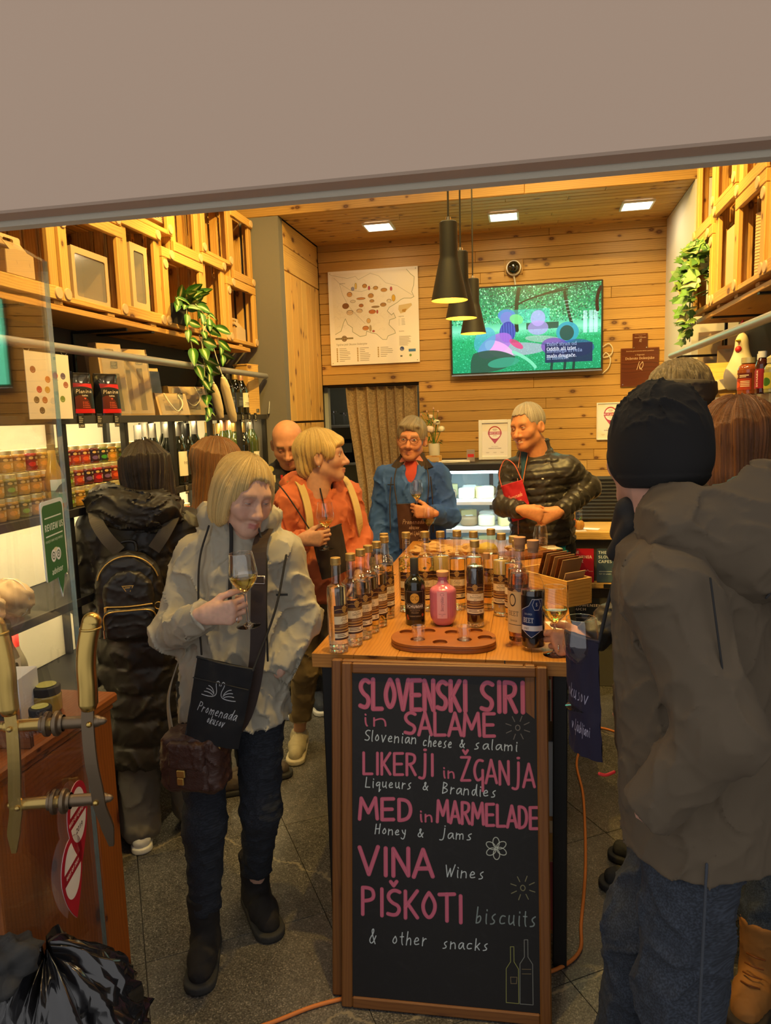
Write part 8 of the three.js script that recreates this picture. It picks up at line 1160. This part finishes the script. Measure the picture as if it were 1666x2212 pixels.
// ---- man in the blue jacket
{
const P = person('grey haired man with glasses in a blue jacket and red shirt holding a wine glass',-.69,-4.27), skin = [.58,.25,.13];
const o = { th: 4, neck: [-.685,1.425,-4.275], pelvis: [-.69,.90,-4.29], sw: .155, elR: [-.895,1.12,-4.26], wrR: [-.885,.90,-4.16], elL: [-.462,1.12,-4.22], wrL: [-.555,1.165,-4.06], knR: [-.79,.48,-4.27], anR: [-.80,.08,-4.30], knL: [-.60,.48,-4.27], anL: [-.59,.08,-4.30], skin, head: { pos: [-.680,1.585,-4.235], yaw: -1 * D2R, pitch: 2 * D2R, roll: -4 * D2R, s: 1.0 } };
const S = skeleton(o), ho = { skin, open: .0042, wide: 1.0, nose: 1.1, smile: .35, browK: .5, brow: [.2,.15,.1] };
bodyMesh(P, S, o, headGeo(ho, o.head),[handGeo(S.wrR,[.1,-1,.1],[1,0,0],[0,0,1], {}, skin,.006), handGeo([-.545,1.17,-4.045],[-1,.12,.05],[0,.05,-1],[.1,1,0], { k: 1.0, curls: [[45,60,40],[52,62,42],[55,62,42],[55,60,40]], thumb: [.75,.55,.35] }, skin)]); eyes(P, { iris: [.14,.16,.16] }, o.head);
const shape = (vol) => (x, y, z) => { const line = y - (.030 + .55 * z + (Math.abs(x) > .06 ? -.02 : 0)); let d = ell([0,.036,-.016],[.078 + vol,.090 + vol,.099 + vol])(x, y, z); const cutp = Math.max(d,-(y + .075 + (z > -.02 ? .05 : 0) - (z > .05 ? .115 : z > .02 ? .07 : 0) + .0 * line)); return smax(cutp,-ell([0,-.03,.11],[.066,.094,.082])(x, y, z),.012); };
hair(P, o.head, (x, y, z) => { let d = shape(.010)(x, y, z); d = smax(d,-ell([.085,-.03,-.005],[.02,.045,.03])(x, y, z),.006); d = smax(d,-ell([-.085,-.03,-.005],[.02,.045,.03])(x, y, z),.006); return smin(d, ell([.0,.078,.068],[.060,.018,.024])(x, y, z),.02); },[[.42,.34,.22],[.20,.15,.09]], { twist: .3, amp: .005, crown: [.02,.12,-.05] });
for (const s of [-1,1]) { const fr = new THREE.TorusGeometry(.0215,.0018,8,32).scale(1.1,.72,1).translate(s * .032,-.003,.098); P.add('spectacle_rim', fr.applyMatrix4(toWorld(o.head)), M.darkwood); P.add('spectacle_lens', place(cyl(.021,.021,.0012,28),0,0,0, Math.PI / 2).scale(1.1,.72,1).translate(s * .032,-.003,.098).applyMatrix4(toWorld(o.head)), M.glass); P.add('spectacle_arm', tube([[s * .056,.002,.096],[s * .078,.004,.05],[s * .082,.002,-.01]],.0018,10,6).applyMatrix4(toWorld(o.head)), M.darkwood); } P.add('spectacle_bridge', tube([[-.009,.001,.1],[0,.005,.106],[.009,.001,.1]],.0017,8,6).applyMatrix4(toWorld(o.head)), M.darkwood);
const { N, L, F } = S, at = (l, y, f) => [N[0] + L[0] * l + F[0] * f, N[1] + y, N[2] + L[2] * l + F[2] * f], bl = cloth(.035,.105,.36,.75), dk = cloth(.05,.032,.022,.95);
jacket(P, S, { A: [-.69,.80,-4.29], mat: bl, h: .008, fold: [.009,7,5,21], sleeve: [.064,.060,.05], secs: [[0,.195,.15],[.5,.19,.15],[.8,.18,.145],[.93,.13,.11],[1,.085,.085]], cut: [cap(at(0,.10,.07), at(0,-.16,.16),.062,.012)], label: 'blue softshell jacket' });
P.add('red_shirt', nets(U(.03, stack(at(0,-.25,.01), at(0,.03,.01), L,[[0,.12,.10],[.7,.10,.10],[1,.072,.072]]), cap(at(0,.0,.05), at(0,-.16,.105),.03,.02)),...bounds([at(0,-.1,.04)],.2),.009), cloth(.50,.06,.035));
for (const s of [-1,1]) { P.add('collar_flap', extrude(shapeOf([[0,.055],[s * .055,.05],[s * .115,-.045],[s * .055,-.06],[s * .015,-.0]]),.012,.003).rotateX(-.45).rotateY(s * .35).translate(...at(s * .012,.03,.075)), dk, 'dark brown collar'); P.add('shirt_collar', extrude(shapeOf([[0,.03],[s * .03,.04],[s * .052,.0],[s * .02,-.035]]),.006,.002).rotateX(-.3).rotateY(s * .3).translate(...at(s * .02,.03,.078)), cloth(.55,.2,.15)); P.add('piping', tube([at(s * .115,-.06,.115), at(s * .125,-.2,.145), at(s * .125,-.38,.152)],.003,16,6), dk); }
P.add('neck_ring', nets(stack(at(0,-.01,-.005), at(0,.075,-.005), L,[[0,.082,.08],[1,.075,.072]]),...bounds([at(0,.03,0)],.12),.008), dk); P.add('chest_logo', place(cbox(.045,.006,.002,.0005),...at(-.115,-.10,.132)), M.black);
const pt = scriptTex('#4a2a20', '#c8a890',[['Promenada',40,126,220,130,30],['okusov',90,160,176,162,24],['v Stari Ljubljani',50,198,216,200,24]], (c) => { c.lineWidth = 3; c.strokeRect(50,240,40,14); c.strokeRect(166,232,34,22); });
const wp = winePouch('brown cloth wine pouch with pale script hanging on the man in blue',[-.66,1.085,-4.105],.05,.03,.185,.26, std(lin(.06,.03,.024),.85), cloth(.05,.026,.02)); wp.children[0].material = std(lin(1,1,1),.85, { map: pt }); for (const s of [-1,1]) mesh('neck_cord', tube([[s * .088,.125,0],[s * .1,.26,-.02],[s * .085,.36,-.08]],.003,12,6), dk, wp);
trousers(P, S, { mat: denim(.03,.03,.035), h: .014, top: 1.0 }); for (const a of [S.anR, S.anL]) shoe(P, a,8, { mat: std(lin(.05,.04,.03),.7) });
wineGlass('wine glass held at chest height by the man in blue',[-.632,1.148,-4.065],.128, M.wine);
}
// ---- man in the quilted jacket
{
const P = person('laughing grey haired man in black quilted jacket zipping it up at the bar',.06,-4.13), skin = [.62,.27,.125];
const o = { th: -18, neck: [.035,1.48,-4.12], pelvis: [.075,.96,-4.14], sw: .185, shR: [-.09,1.395,-4.16], shL: [.205,1.415,-4.05], elR: [-.135,1.215,-4.0], wrR: [-.035,1.205,-3.87], elL: [.325,1.30,-4.08], wrL: [.150,1.19,-3.88], knR: [-.02,.5,-4.12], anR: [-.02,.08,-4.16], knL: [.19,.5,-4.14], anL: [.245,.08,-4.42], skin, head: { pos: [-.008,1.643,-4.05], yaw: -36 * D2R, pitch: 6 * D2R, roll: 6 * D2R, s: 1.0 } };
const S = skeleton(o), ho = { skin, open: .0025, wide: 1.02, nose: 1.15, smile: .9, teeth: 1, browK: .4, brow: [.25,.17,.1], neck: 1.15 };
bodyMesh(P, S, o, headGeo(ho, o.head),[handGeo([-.03,1.205,-3.86],[1,-.28,.1],[.05,-.1,-1],[-.1,1,.1], { k: 1.05, curls: [[18,28,15],[26,30,18],[32,30,20],[36,34,20]], thumb: [.9,.4,.2] }, skin), handGeo([.148,1.195,-3.875],[-.85,-.3,.15],[0,-.3,-1],[-.2,1,0], { k: 1.05, curls: [[62,70,40],[66,72,40],[68,72,40],[68,70,40]], thumb: [.85,.4,.3] }, skin)]); eyes(P, { look: [-.3,0] }, o.head);
hair(P, o.head, (x, y, z) => { let d = ell([0,.037,-.018],[.084,.095,.104])(x, y, z); d = Math.max(d,-(y + .08 - (z > .06 ? .15 : z > .03 ? .10 : z > -.01 ? .055 : 0))); d = smax(d,-ell([0,-.022,.11],[.07,.096,.082])(x, y, z),.01); for (const s of [-1,1]) d = smax(d,-ell([s * .086,-.03,-.004],[.022,.042,.03])(x, y, z),.006); return d; },[[.72,.66,.56],[.36,.3,.22]], { amp: .004, f: 10, g: .8 });
const { N, L, F } = S, at = (l, y, f) => [N[0] + L[0] * l + F[0] * f, N[1] + y, N[2] + L[2] * l + F[2] * f], pf = phys({ color: lin(.028,.024,.021), roughness: .42, sheen: .2, sheenColor: lin(.3,.25,.2) });
jacket(P, S, { A: [.075,.985,-4.14], mat: pf, h: .0065, quilt: [.042,.009], fold: [.005,10,10,2], sleeve: [.062,.058,.045], secs: [[0,.185,.15],[.5,.18,.15],[.8,.2,.15],[.93,.15,.115],[1,.085,.085]], extra: [stack(at(0,-.03,0), at(-.005,.085,.01), L,[[0,.092,.088],[1,.082,.078]])], cut: [stack(at(0,.0,.01), at(-.005,.13,.012), L,[[0,.066,.064],[1,.072,.07]]), cap(at(-.03,.10,.08), at(-.035,-.18,.155),.026,.006)], label: 'black quilted jacket' });
P.add('blue_lining', nets(U(.02, stack(at(-.005,-.02,.01), at(-.005,.075,.012), L,[[0,.068,.066],[1,.066,.064]]), cap(at(-.028,.06,.075), at(-.035,-.17,.125),.028,.012)),...bounds([at(0,0,.04), at(0,-.12,.1)],.12),.007), cloth(.02,.075,.13)); P.add('zip', tube([at(-.004,.06,.088), at(-.018,-.08,.136), at(-.03,-.2,.158)],.003,20,6), std(lin(.5,.16,.06),.5)); P.add('zip', tube([at(-.055,.05,.075), at(-.062,-.08,.12), at(-.05,-.2,.155), at(-.05,-.42,.155)],.003,24,6), std(lin(.4,.16,.1),.5)); P.add('logo_tab', place(cbox(.012,.006,.003,.0005),...at(.085,-.115,.145),0, o.th * D2R), M.white);
P.add('turquoise_shirt', nets((x, y, z) => Math.max(stack([.075,.90,-4.14],[.075,1.05,-4.14], L,[[0,.178,.142],[1,.175,.14]])(x, y, z),.945 - y),...bounds([[.075,.98,-4.14]],.22),.01), cloth(.01,.28,.36));
const rt = scriptTex('#b01426', '#e6b8a0',[['Promenada',50,120,216,112,34],['okusov',80,160,190,154,28],['v Stari Ljubljani',60,200,220,196,24]]);
const wp = winePouch('red cloth wine pouch with pale script hanging on the man in the quilted jacket',[-.065,1.245,-3.945],-.3,.3,.125,.20, std(lin(1,1,1),.8, { map: rt }), cloth(.42,.015,.03)); mesh('neck_cord', tube([[-.06,.1,0],[-.055,.17,-.01],[-.01,.235,-.04],[.035,.2,-.02],[.06,.1,0]],.003,24,6), std(lin(.5,.1,.06),.7), wp);
trousers(P, S, { mat: denim(.022,.028,.042), h: .012, top: 1.05 }); for (const [a, d] of [[S.anR,-10],[S.anL,40]]) shoe(P, a, d, { mat: std(lin(.18,.13,.06),.7), soleMat: std(lin(.5,.42,.25),.7), name: 'sneaker' });
}
// ---- woman with the black backpack
{
const P = person('dark haired woman seen from behind in a long black quilted coat',-1.49,-2.55), skin = SKIN[1];
const o = { th: -158, neck: [-1.47,1.375,-2.53], pelvis: [-1.50,.88,-2.56], sw: .165, elL: [-1.735,1.05,-2.52], wrL: [-1.70,.85,-2.62], elR: [-1.27,1.07,-2.66], wrR: [-1.33,.90,-2.78], knR: [-1.43,.47,-2.62], anR: [-1.44,.09,-2.72], knL: [-1.56,.47,-2.54], anL: [-1.575,.09,-2.53], skin, head: { pos: [-1.455,1.525,-2.56], yaw: -150 * D2R, pitch: 8 * D2R, s: 1 } };
const S = skeleton(o); bodyMesh(P, S, o, headGeo({ skin }, o.head,.005),[handGeo(S.wrL,[0,-1,-.1],[1,0,0],[0,0,-1], {}, skin,.006), handGeo(S.wrR,[0,-.6,-.8],[1,0,0],[0,1,0], {}, skin,.006)]);
hair(P, o.head, U(.04, ell([0,.034,-.018],[.090,.098,.112]), stack([-.01,-.235,-.055],[0,.05,-.03],[1,0,0],[[0,.085,.035],[.3,.10,.05],[.7,.095,.075],[1,.085,.09]]), cap([-.07,-.02,-.01],[-.085,-.24,-.005],.03,.022)),[[.045,.026,.014],[.006,.004,.003]], { amp: .008, lo: [-.15,-.27,-.17], hi: [.15,.15,.12], g: .22, f: 6, crown: [0,.12,-.04] });
const { N, L, F } = S, at = (l, y, f) => [N[0] + L[0] * l + F[0] * f, N[1] + y, N[2] + L[2] * l + F[2] * f], coat = phys({ color: lin(.018,.015,.012), roughness: .5 }), fw = fold(.012,5,16,4);
jacket(P, S, { A: [-1.515,.385,-2.57], mat: coat, h: .008, quilt: [.105,.012], fold: [.008,8,8,31], sleeve: [.078,.072,.055], secs: [[0,.20,.17],[.3,.20,.16],[.5,.19,.15],[.8,.18,.145],[.93,.145,.115],[1,.085,.085]], label: 'long black quilted coat', name: 'coat' });
P.add('hood', nets((x, y, z) => { const d = U(.05, ell(at(.0,.03,-.10),[.165,.075,.085]), ell(at(-.08,.015,-.06),[.09,.07,.08]), ell(at(.10,.05,-.05),[.09,.075,.08]))(x, y, z); return Math.abs(d) < .04 ? d - fw(x, y, z) : d; },...bounds([at(0,.02,-.06)],.26),.006), coat);
trousers(P, S, { mat: cloth(.17,.155,.13), r: [.085,.075,.082], bottom: .035, top: .8, fold: [.007,8,4,9], label: 'wide grey trousers' }); for (const a of [S.anR, S.anL]) shoe(P, a,-150, { mat: M.white, soleMat: M.white, name: 'sneaker', len: .2 });
// backpack
const b = thing('backpack', 'small black backpack with gold zips and triangle badge on the long haired woman', 'backpack',[-1.435,1.10,-2.36],0); b.rotation.y = Math.PI + (o.th + 8) * D2R; b.rotation.y = 25 * D2R; const pk = std(lin(.016,.014,.013),.42);
const rb = (hw, y0, y1, r, z0, z1, e) => (x, y, z) => { const top = y1 - hw, q = y > top ? Math.hypot(x, y - top) - hw : Math.max(Math.abs(x) - hw, y0 - y); return smax(q, Math.max(z0 - z, z - z1), e); };
mesh('body', nets((x, y, z) => rb(.118,-.15,.165,0,-.03,.052,.045)(x, y, z) - fold(.003,10,10,3)(x, y, z),[-.15,-.18,-.06],[.15,.19,.08],.005), pk, b); mesh('front_pocket', nets((x, y, z) => rb(.090,-.14,.105,0,.03,.072,.03)(x, y, z) - fold(.003,12,12,6)(x, y, z),[-.12,-.17,0],[.12,.13,.1],.005), pk, b); mesh('lower_pocket', nets((x, y, z) => smax(Math.hypot(Math.max(Math.abs(x) - .065,0), Math.max(Math.abs(y + .085) - .035,0)) - .022, Math.max(.05 - z, z - .088),.02) - fold(.003,12,12,8)(x, y, z),[-.11,-.16,.03],[.11,-.01,.11],.005), pk, b); mesh('side_pocket', nets(ell([.115,-.075,.01],[.035,.07,.045]),[.05,-.16,-.05],[.17,.02,.07],.006), pk, b);
const gz = (n, pts, r = .0028) => mesh(n, tube(pts, r,40,8), M.gold, b); gz('zip', Array.from({ length: 17 }, (_, i) => { const a = Math.PI * (i / 16 * .84 + .08); return [-.106 * Math.cos(a),.047 + .106 * Math.sin(a),.048]; }),.0026); gz('zip',[[-.078,-.022,.073],[0,-.024,.079],[.078,-.022,.073]]); gz('zip',[[-.088,-.10,.078],[-.086,-.055,.084],[-.07,-.04,.09],[0,-.036,.092],[.07,-.04,.09],[.086,-.055,.084],[.088,-.10,.078]]); mesh('zip_pull', cboxAt(.008,.036,.005,-.08,-.038,.078,.001), M.gold, b); for (const s of [-1,1]) mesh('zip_pull', cboxAt(.006,.032,.005, s * .09,-.118,.08,.001), M.chrome, b); mesh('ring', new THREE.TorusGeometry(.013,.002,6,20).translate(.098,-.035,.055), M.gold, b);
const tri = shapeOf([[-.021,.016],[.021,.016],[0,-.02]]), th = new THREE.Path(); th.moveTo(-.016,.013); th.lineTo(0,-.0145); th.lineTo(.016,.013); th.closePath(); tri.holes.push(th); mesh('badge', merge([extrude(tri,.003,.0004), cboxAt(.022,.004,.002,0,.008,.001,.0003)]).translate(0,.035,.071), M.gold, b);
const st = (s) => { const W = (l, y, f) => { const q = at(l, y, f); return [q[0], q[1], q[2]]; }; return ribbon([W(s * .06,-.115,-.155), W(s * .10,-.06,-.165), W(s * .135,.0,-.14), W(s * .145,.045,-.06), W(s * .14,.03,.03)],.046,.008,[[-F[0],.2,-F[2]],[-F[0],.3,-F[2]],[-F[0],.8,-F[2]],[0,1,0],[F[0] * .5,1, F[2] * .5]]); };
for (const s of [-1,1]) { const g = st(s); g.translate(-b.position.x,-b.position.y,-b.position.z); g.rotateY(-b.rotation.y); mesh('shoulder_strap', g, std(lin(.06,.048,.032),.6), b); } mesh('top_handle', tube([[-.03,.16,-.02],[-.025,.19,-.03],[.025,.19,-.03],[.03,.16,-.02]],.006,16,8), pk, b);
}
// ---- woman with long brown hair in the maroon jumper
{
const P = person('woman with long brown hair in a maroon jumper facing the shelves',-1.36,-2.99), skin = [.6,.32,.2];
const o = { th: 120, neck: [-1.37,1.365,-2.98], pelvis: [-1.38,.88,-3.0], sw: .16, elR: [-1.50,1.07,-2.90], wrR: [-1.38,.95,-2.84], elL: [-1.28,1.07,-3.15], wrL: [-1.18,1.0,-3.05], knR: [-1.40,.47,-2.95], anR: [-1.41,.08,-2.95], knL: [-1.34,.47,-3.08], anL: [-1.33,.08,-3.08], skin, head: { pos: [-1.335,1.525,-2.985], yaw: 110 * D2R, pitch: 8 * D2R, s: .98 } };
const S = skeleton(o); bodyMesh(P, S, o, headGeo({ skin }, o.head,.004),[handGeo(S.wrR,[.8,-.2,.3],[0,0,-1],[0,1,0], {}, skin,.006), handGeo(S.wrL,[.8,0,.3],[0,0,-1],[0,1,0], {}, skin,.006)]);
hair(P, o.head, (x, y, z) => { const d = U(.04, ell([0,.034,-.020],[.090,.098,.113]), stack([0,-.30,-.075],[0,.05,-.03],[1,0,0],[[0,.06,.03],[.3,.085,.045],[.7,.092,.07],[1,.085,.09]]), cap([-.078,.0,.02],[-.085,-.27,-.03],.028,.03), cap([.078,.0,.02],[.085,-.25,-.03],.028,.03))(x, y, z); return smax(d,-ell([0,-.03,.115],[.062,.098,.085])(x, y, z),.015); },[[.34,.15,.045],[.11,.045,.016]], { amp: .008, lo: [-.15,-.36,-.18], hi: [.15,.15,.12], g: .22, f: 6 });
jacket(P, S, { name: 'jumper', A: [-1.38,.82,-3.0], mat: cloth(.085,.014,.012,.95, { sheen: .4, sheenColor: lin(.3,.08,.05) }), h: .011, fold: [.007,8,6,14], sleeve: [.064,.054,.044], secs: [[0,.17,.13],[.5,.16,.125],[.8,.17,.13],[.93,.14,.105],[1,.07,.07]] }); trousers(P, S, { mat: denim(.03,.035,.05), h: .014, top: .95 }); for (const a of [S.anR, S.anL]) shoe(P, a,120, { mat: std(lin(.08,.06,.05),.7) });
}
// ---- man in the dark grey hooded jacket and black beanie
{
const P = person('man in black beanie and dark brown grey hooded jacket seen from behind',.36,-1.61), skin = [.6,.33,.24];
const o = { th: -122, thHip: -112, neck: [.315,1.475,-1.625], pelvis: [.375,.87,-1.61], sw: .205, hw: .095, shL: [.262,1.372,-1.44], shR: [.40,1.39,-1.84], elL: [.345,1.125,-1.365], wrL: [.222,.935,-1.405], elR: [.33,1.12,-1.90], wrR: [.27,1.0,-1.74], knL: [.315,.48,-1.50], anL: [.325,.09,-1.47], knR: [.265,.49,-1.68], anR: [.235,.09,-1.70], skin, head: { pos: [.262,1.628,-1.655], yaw: -146 * D2R, pitch: 4 * D2R, roll: 2 * D2R, s: 1.0 } };
const S = skeleton(o); bodyMesh(P, S, o, headGeo({ skin, stubble: .3, neck: 1.15 }, o.head, HQ),[handGeo(add3(S.wrL,[.02,-.01,-.03]),[.45,-.5,-.75],[1,0,.5],[-.5,.8,0], { curls: [[30,30,20],[30,30,20],[30,30,20],[30,30,20]] }, skin), handGeo(S.wrR,[-.6,.2,.6],[0,0,1],[0,1,0], {}, skin,.005)]); eyes(P, {}, o.head);
// beanie
const bc = fold(.007,14,9,4); P.add('beanie', nets((x, y, z) => { let d = U(.05, ell([0,.036,-.020],[.097,.100,.113]), ell([0,-.03,-.025],[.092,.075,.105]), ell([0,.105,-.03],[.040,.034,.050]))(x, y, z); const edge = y + .078 - .95 * Math.max(0, z - .01); d = Math.max(d,-(edge)); const roll = Math.abs(edge - .012) < .012 ? .003 : 0; return Math.abs(d) < .03 ? d - bc(x, y, z) * sstep(.02,.09, y) - roll : d; },[-.13,-.13,-.17],[.13,.18,.15],.004).applyMatrix4(toWorld(o.head)), cloth(.011,.010,.010,.95), 'black beanie');
const { N, L, F } = S, at = (l, y, f) => [N[0] + L[0] * l + F[0] * f, N[1] + y, N[2] + L[2] * l + F[2] * f], jk = cloth(.11,.082,.052,.9, { sheen: .25, sheenRoughness: .5, sheenColor: lin(.3,.24,.16) });
const fh = fold(.006,7,7,8), hoodO = U(.07, ell(at(.0,.02,-.13),[.145,.125,.105]), ell(at(.05,-.035,-.14),[.13,.11,.08]), ell(at(.085,.01,.0),[.055,.075,.12]), ell(at(-.085,.01,.0),[.055,.075,.12])), hoodI = U(.04, ell(at(0,.13,-.045),[.100,.115,.115]), ell(at(0,.15,.03),[.10,.12,.10]));
jacket(P, S, { A: [.37,.790,-1.61], mat: jk, h: .0055, fold: [.0065,6,4.5,41], sleeve: [.086,.074,.056], blend: .014, secs: [[0,.215,.175,-.02],[.25,.205,.175,-.02],[.5,.19,.165,-.01],[.78,.19,.155,-.015],[.92,.16,.12],[1,.09,.09]], extra: [stack(at(0,-.04,0), at(0,.05,.015), L,[[0,.10,.10],[1,.092,.092]])], cut: [stack(at(0,.0,.01), at(0,.14,.02), L,[[0,.07,.07],[1,.082,.082]])], label: 'dark brown grey softshell jacket' });
P.add('hood', nets((x, y, z) => { let d = smax(hoodO(x, y, z),-hoodI(x, y, z),.012); return Math.abs(d) < .03 ? d - fh(x, y, z) : d; },...bounds([at(0,.03,-.08)],.30),.0055), jk); P.add('hood_lining', nets((x, y, z) => Math.max(Math.abs(hoodI(x, y, z) - .004) - .004, hoodO(x, y, z) + .004),...bounds([at(0,.05,-.06)],.22),.007), cloth(.12,.14,.09)); P.add('hood_seam', tube([at(.02,.125,-.17), at(.03,.09,-.215), at(.03,.03,-.238), at(.04,-.05,-.238), at(.09,-.115,-.2)],.0025,30,6), blackCloth);
P.add('collar_flap', nets(U(.02, cap(at(.055,.03,.09), at(.02,-.03,.125),.028,.022), cap(at(.075,-.0,.07), at(.05,-.07,.12),.022,.02)),...bounds([at(.04,0,.1)],.12),.006), blackCloth); P.add('seam', tube([[.318,1.415,-1.36],[.33,1.3,-1.335],[.345,1.18,-1.32]],.002,16,5), blackCloth); P.add('zip_pull', tube([[.168,.985,-1.46],[.15,.982,-1.45],[.138,.985,-1.448]],.0035,8,6), M.red);
trousers(P, S, { mat: denim(.055,.066,.088), r: [.108,.086,.078], bottom: .03, top: .9, fold: [.010,6,5,17], h: .007, hip: [.165,.14,.15], label: 'worn blue jeans' });
P.add('back_pocket', nets((x, y, z) => { const c = [.40,.70,-1.468], l = x - c[0], v = y - c[1]; return smax(Math.max(Math.abs(l) - .058, Math.abs(v) - .07 + .35 * Math.abs(l)), Math.max(0, Math.abs(z - c[2] - .10 * l) - .010),.006); },[.30,.58,-1.54],[.5,.82,-1.40],.005), denim(.06,.07,.09)); for (const [a, b] of [[[.335,.84,-1.44],[.322,.2,-1.385]]]) P.add('side_seam', tube([a, mix3(a, b,.3), mix3(a, b,.6), b].map((p, i) => add3(p,[0,0,[.045,.032,.018,.012][i]])),.003,30,6), denim(.1,.11,.13));
for (const [a, d] of [[S.anL,-110],[S.anR,-115]]) shoe(P, a, d, { mat: std(lin(.05,.035,.025),.6) });
const bt = scriptTex('#1c1630', '#a8a4b8',[['okusov',40,150,200,156,34],['v Ljubljani',60,230,210,232,26]]), wp = winePouch('dark purple wine pouch with a glass in it on the chest of the beanie man',[.118,1.085,-1.615],-1.0,.06,.12,.27, std(lin(1,1,1),.8, { map: bt }), cloth(.02,.016,.035)); mesh('neck_cord', tube([[.055,.12,.0],[.075,.26,-.03],[.085,.36,-.07]],.004,16,6), blackCloth, wp);
wineGlass('empty wine glass hanging in the purple pouch of the beanie man',[.112,1.055,-1.62],0);
}
// ---- woman with auburn hair
{
const P = person('woman with auburn bob, cream scarf, jeans and tan boots behind the beanie man',.66,-2.24), skin = [.62,.36,.25];
const o = { th: -150, thHip: -40, neck: [.635,1.455,-2.235], pelvis: [.67,.92,-2.22], sw: .175, elL: [.50,1.15,-2.18], wrL: [.47,.95,-2.28], elR: [.80,1.13,-2.30], wrR: [.78,.92,-2.34], knL: [.70,.49,-2.16], anL: [.66,.10,-2.11], knR: [.58,.49,-2.28], anR: [.56,.10,-2.33], skin, head: { pos: [.575,1.600,-2.225], yaw: -165 * D2R, pitch: 4 * D2R, s: 1.03 } };
const S = skeleton(o); bodyMesh(P, S, o, headGeo({ skin }, o.head,.005),[handGeo(S.wrL,[0,-1,0],[1,0,0],[0,0,-1], {}, skin,.006), handGeo(S.wrR,[0,-1,0],[-1,0,0],[0,0,-1], {}, skin,.006)]);
hair(P, o.head, U(.04, ell([0,.036,-.022],[.100,.106,.120]), stack([0,-.15,-.03],[0,.05,-.02],[1,0,0],[[0,.108,.085],[.4,.118,.105],[1,.095,.10]])),[[.44,.17,.045],[.12,.04,.014]], { amp: .012, lo: [-.17,-.2,-.18], hi: [.17,.17,.14], g: .3, f: 5, h: .0032 });
const { N, L, F } = S, at = (l, y, f) => [N[0] + L[0] * l + F[0] * f, N[1] + y, N[2] + L[2] * l + F[2] * f];
jacket(P, S, { A: [.67,.84,-2.22], mat: cloth(.014,.013,.013,.85), h: .010, fold: [.008,7,5,51], sleeve: [.07,.06,.05], secs: [[0,.19,.15],[.5,.18,.14],[.8,.18,.14],[.93,.15,.115],[1,.085,.085]], label: 'black jacket' }); P.add('scarf', nets((x, y, z) => { const d = U(.04, ell(at(0,.015,-.02),[.135,.055,.125]), ell(at(-.09,-.02,-.06),[.08,.05,.07]), ell(at(.09,-.02,-.06),[.08,.05,.07]))(x, y, z); return Math.abs(d) < .04 ? d - fold(.012,8,18,2)(x, y, z) : d; },...bounds([at(0,0,0)],.24),.007), cloth(.55,.45,.26,.95));
trousers(P, S, { mat: denim(.085,.10,.115), r: [.092,.078,.072], bottom: .225, top: .95, fold: [.008,8,6,61], label: 'cropped blue jeans' }); for (const a of [S.anL, S.anR]) shoe(P, a,-28, { mat: std(lin(.36,.15,.03),.8), soleMat: std(lin(.05,.035,.02),.8), high: .14, len: .25, w: .046, sole: .042, lace: M.darkwood, name: 'boot', label: 'tan lace-up boot' });
}
// ---- tall man with the headband
{
const P = person('tall man with dark headband and black jacket reaching for a glass on the bar',.46,-2.52), skin = [.62,.30,.17];
const o = { th: -115, neck: [.47,1.60,-2.50], pelvis: [.50,1.0,-2.53], sw: .2, shL: [.40,1.52,-2.33], shR: [.53,1.53,-2.70], elL: [.335,1.17,-2.19], wrL: [.168,1.052,-2.125], elR: [.52,1.22,-2.80], wrR: [.48,1.0,-2.74], knL: [.44,.53,-2.50], anL: [.45,.09,-2.48], knR: [.50,.53,-2.66], anR: [.50,.09,-2.66], skin, head: { pos: [.466,1.735,-2.50], yaw: -128 * D2R, pitch: 14 * D2R, roll: 4 * D2R, s: 1.06 } };
const S = skeleton(o); bodyMesh(P, S, o, headGeo({ skin, stubble: .3, neck: 1.2 }, o.head,.0035),[handGeo([.168,1.052,-2.125],[-.96,-.14,-.12],[.0,-.25,-1],[-.1,1,-.2], { k: 1.05, curls: [[40,60,40],[50,64,42],[58,66,42],[60,64,40]], thumb: [.8,.5,.3] }, skin, HQ), handGeo(S.wrR,[-.8,0,.2],[0,0,1],[0,1,0], {}, skin,.006)]);
hair(P, o.head, (x, y, z) => { let d = ell([0,.037,-.016],[.083,.094,.104])(x, y, z); return Math.max(d,-(y + .06 - (z > .05 ? .14 : z > .0 ? .07 : 0))); },[[.34,.27,.17],[.06,.045,.03]], { amp: .005, f: 16, g: 3 });
const fb = fold(.006,10,16,6); P.add('headband', nets((x, y, z) => { const d = ell([0,.032,-.016],[.089,.100,.110])(x, y, z), e = y - .022 - .30 * z; return Math.max(Math.abs(d) < .03 ? d - fb(x, y, z) * .6 : d, Math.abs(e) - .048); },[-.12,-.09,-.16],[.12,.14,.13],.004).applyMatrix4(toWorld(o.head)), cloth(.075,.062,.048,.7), 'dark grey stretch headband');
jacket(P, S, { A: [.50,.92,-2.53], mat: phys({ color: lin(.022,.019,.016), roughness: .45 }), h: .009, quilt: [.06,.010], fold: [.007,9,9,71], sleeve: [.078,.066,.046], secs: [[0,.2,.16],[.5,.2,.155],[.8,.21,.155],[.93,.16,.12],[1,.09,.09]], label: 'black padded jacket' }); trousers(P, S, { mat: denim(.02,.022,.03), h: .014, top: 1.1 }); for (const a of [S.anL, S.anR]) shoe(P, a,-110, { mat: M.rubber }); P.add('ring', new THREE.TorusGeometry(.0108,.0018,8,24).rotateY(Math.PI / 2).translate(.082,1.028,-2.12), M.chrome);
}

scene.traverse((o) => { if (o.isLight && o.shadow) o.castShadow = true; });
renderer.render(scene, camera);
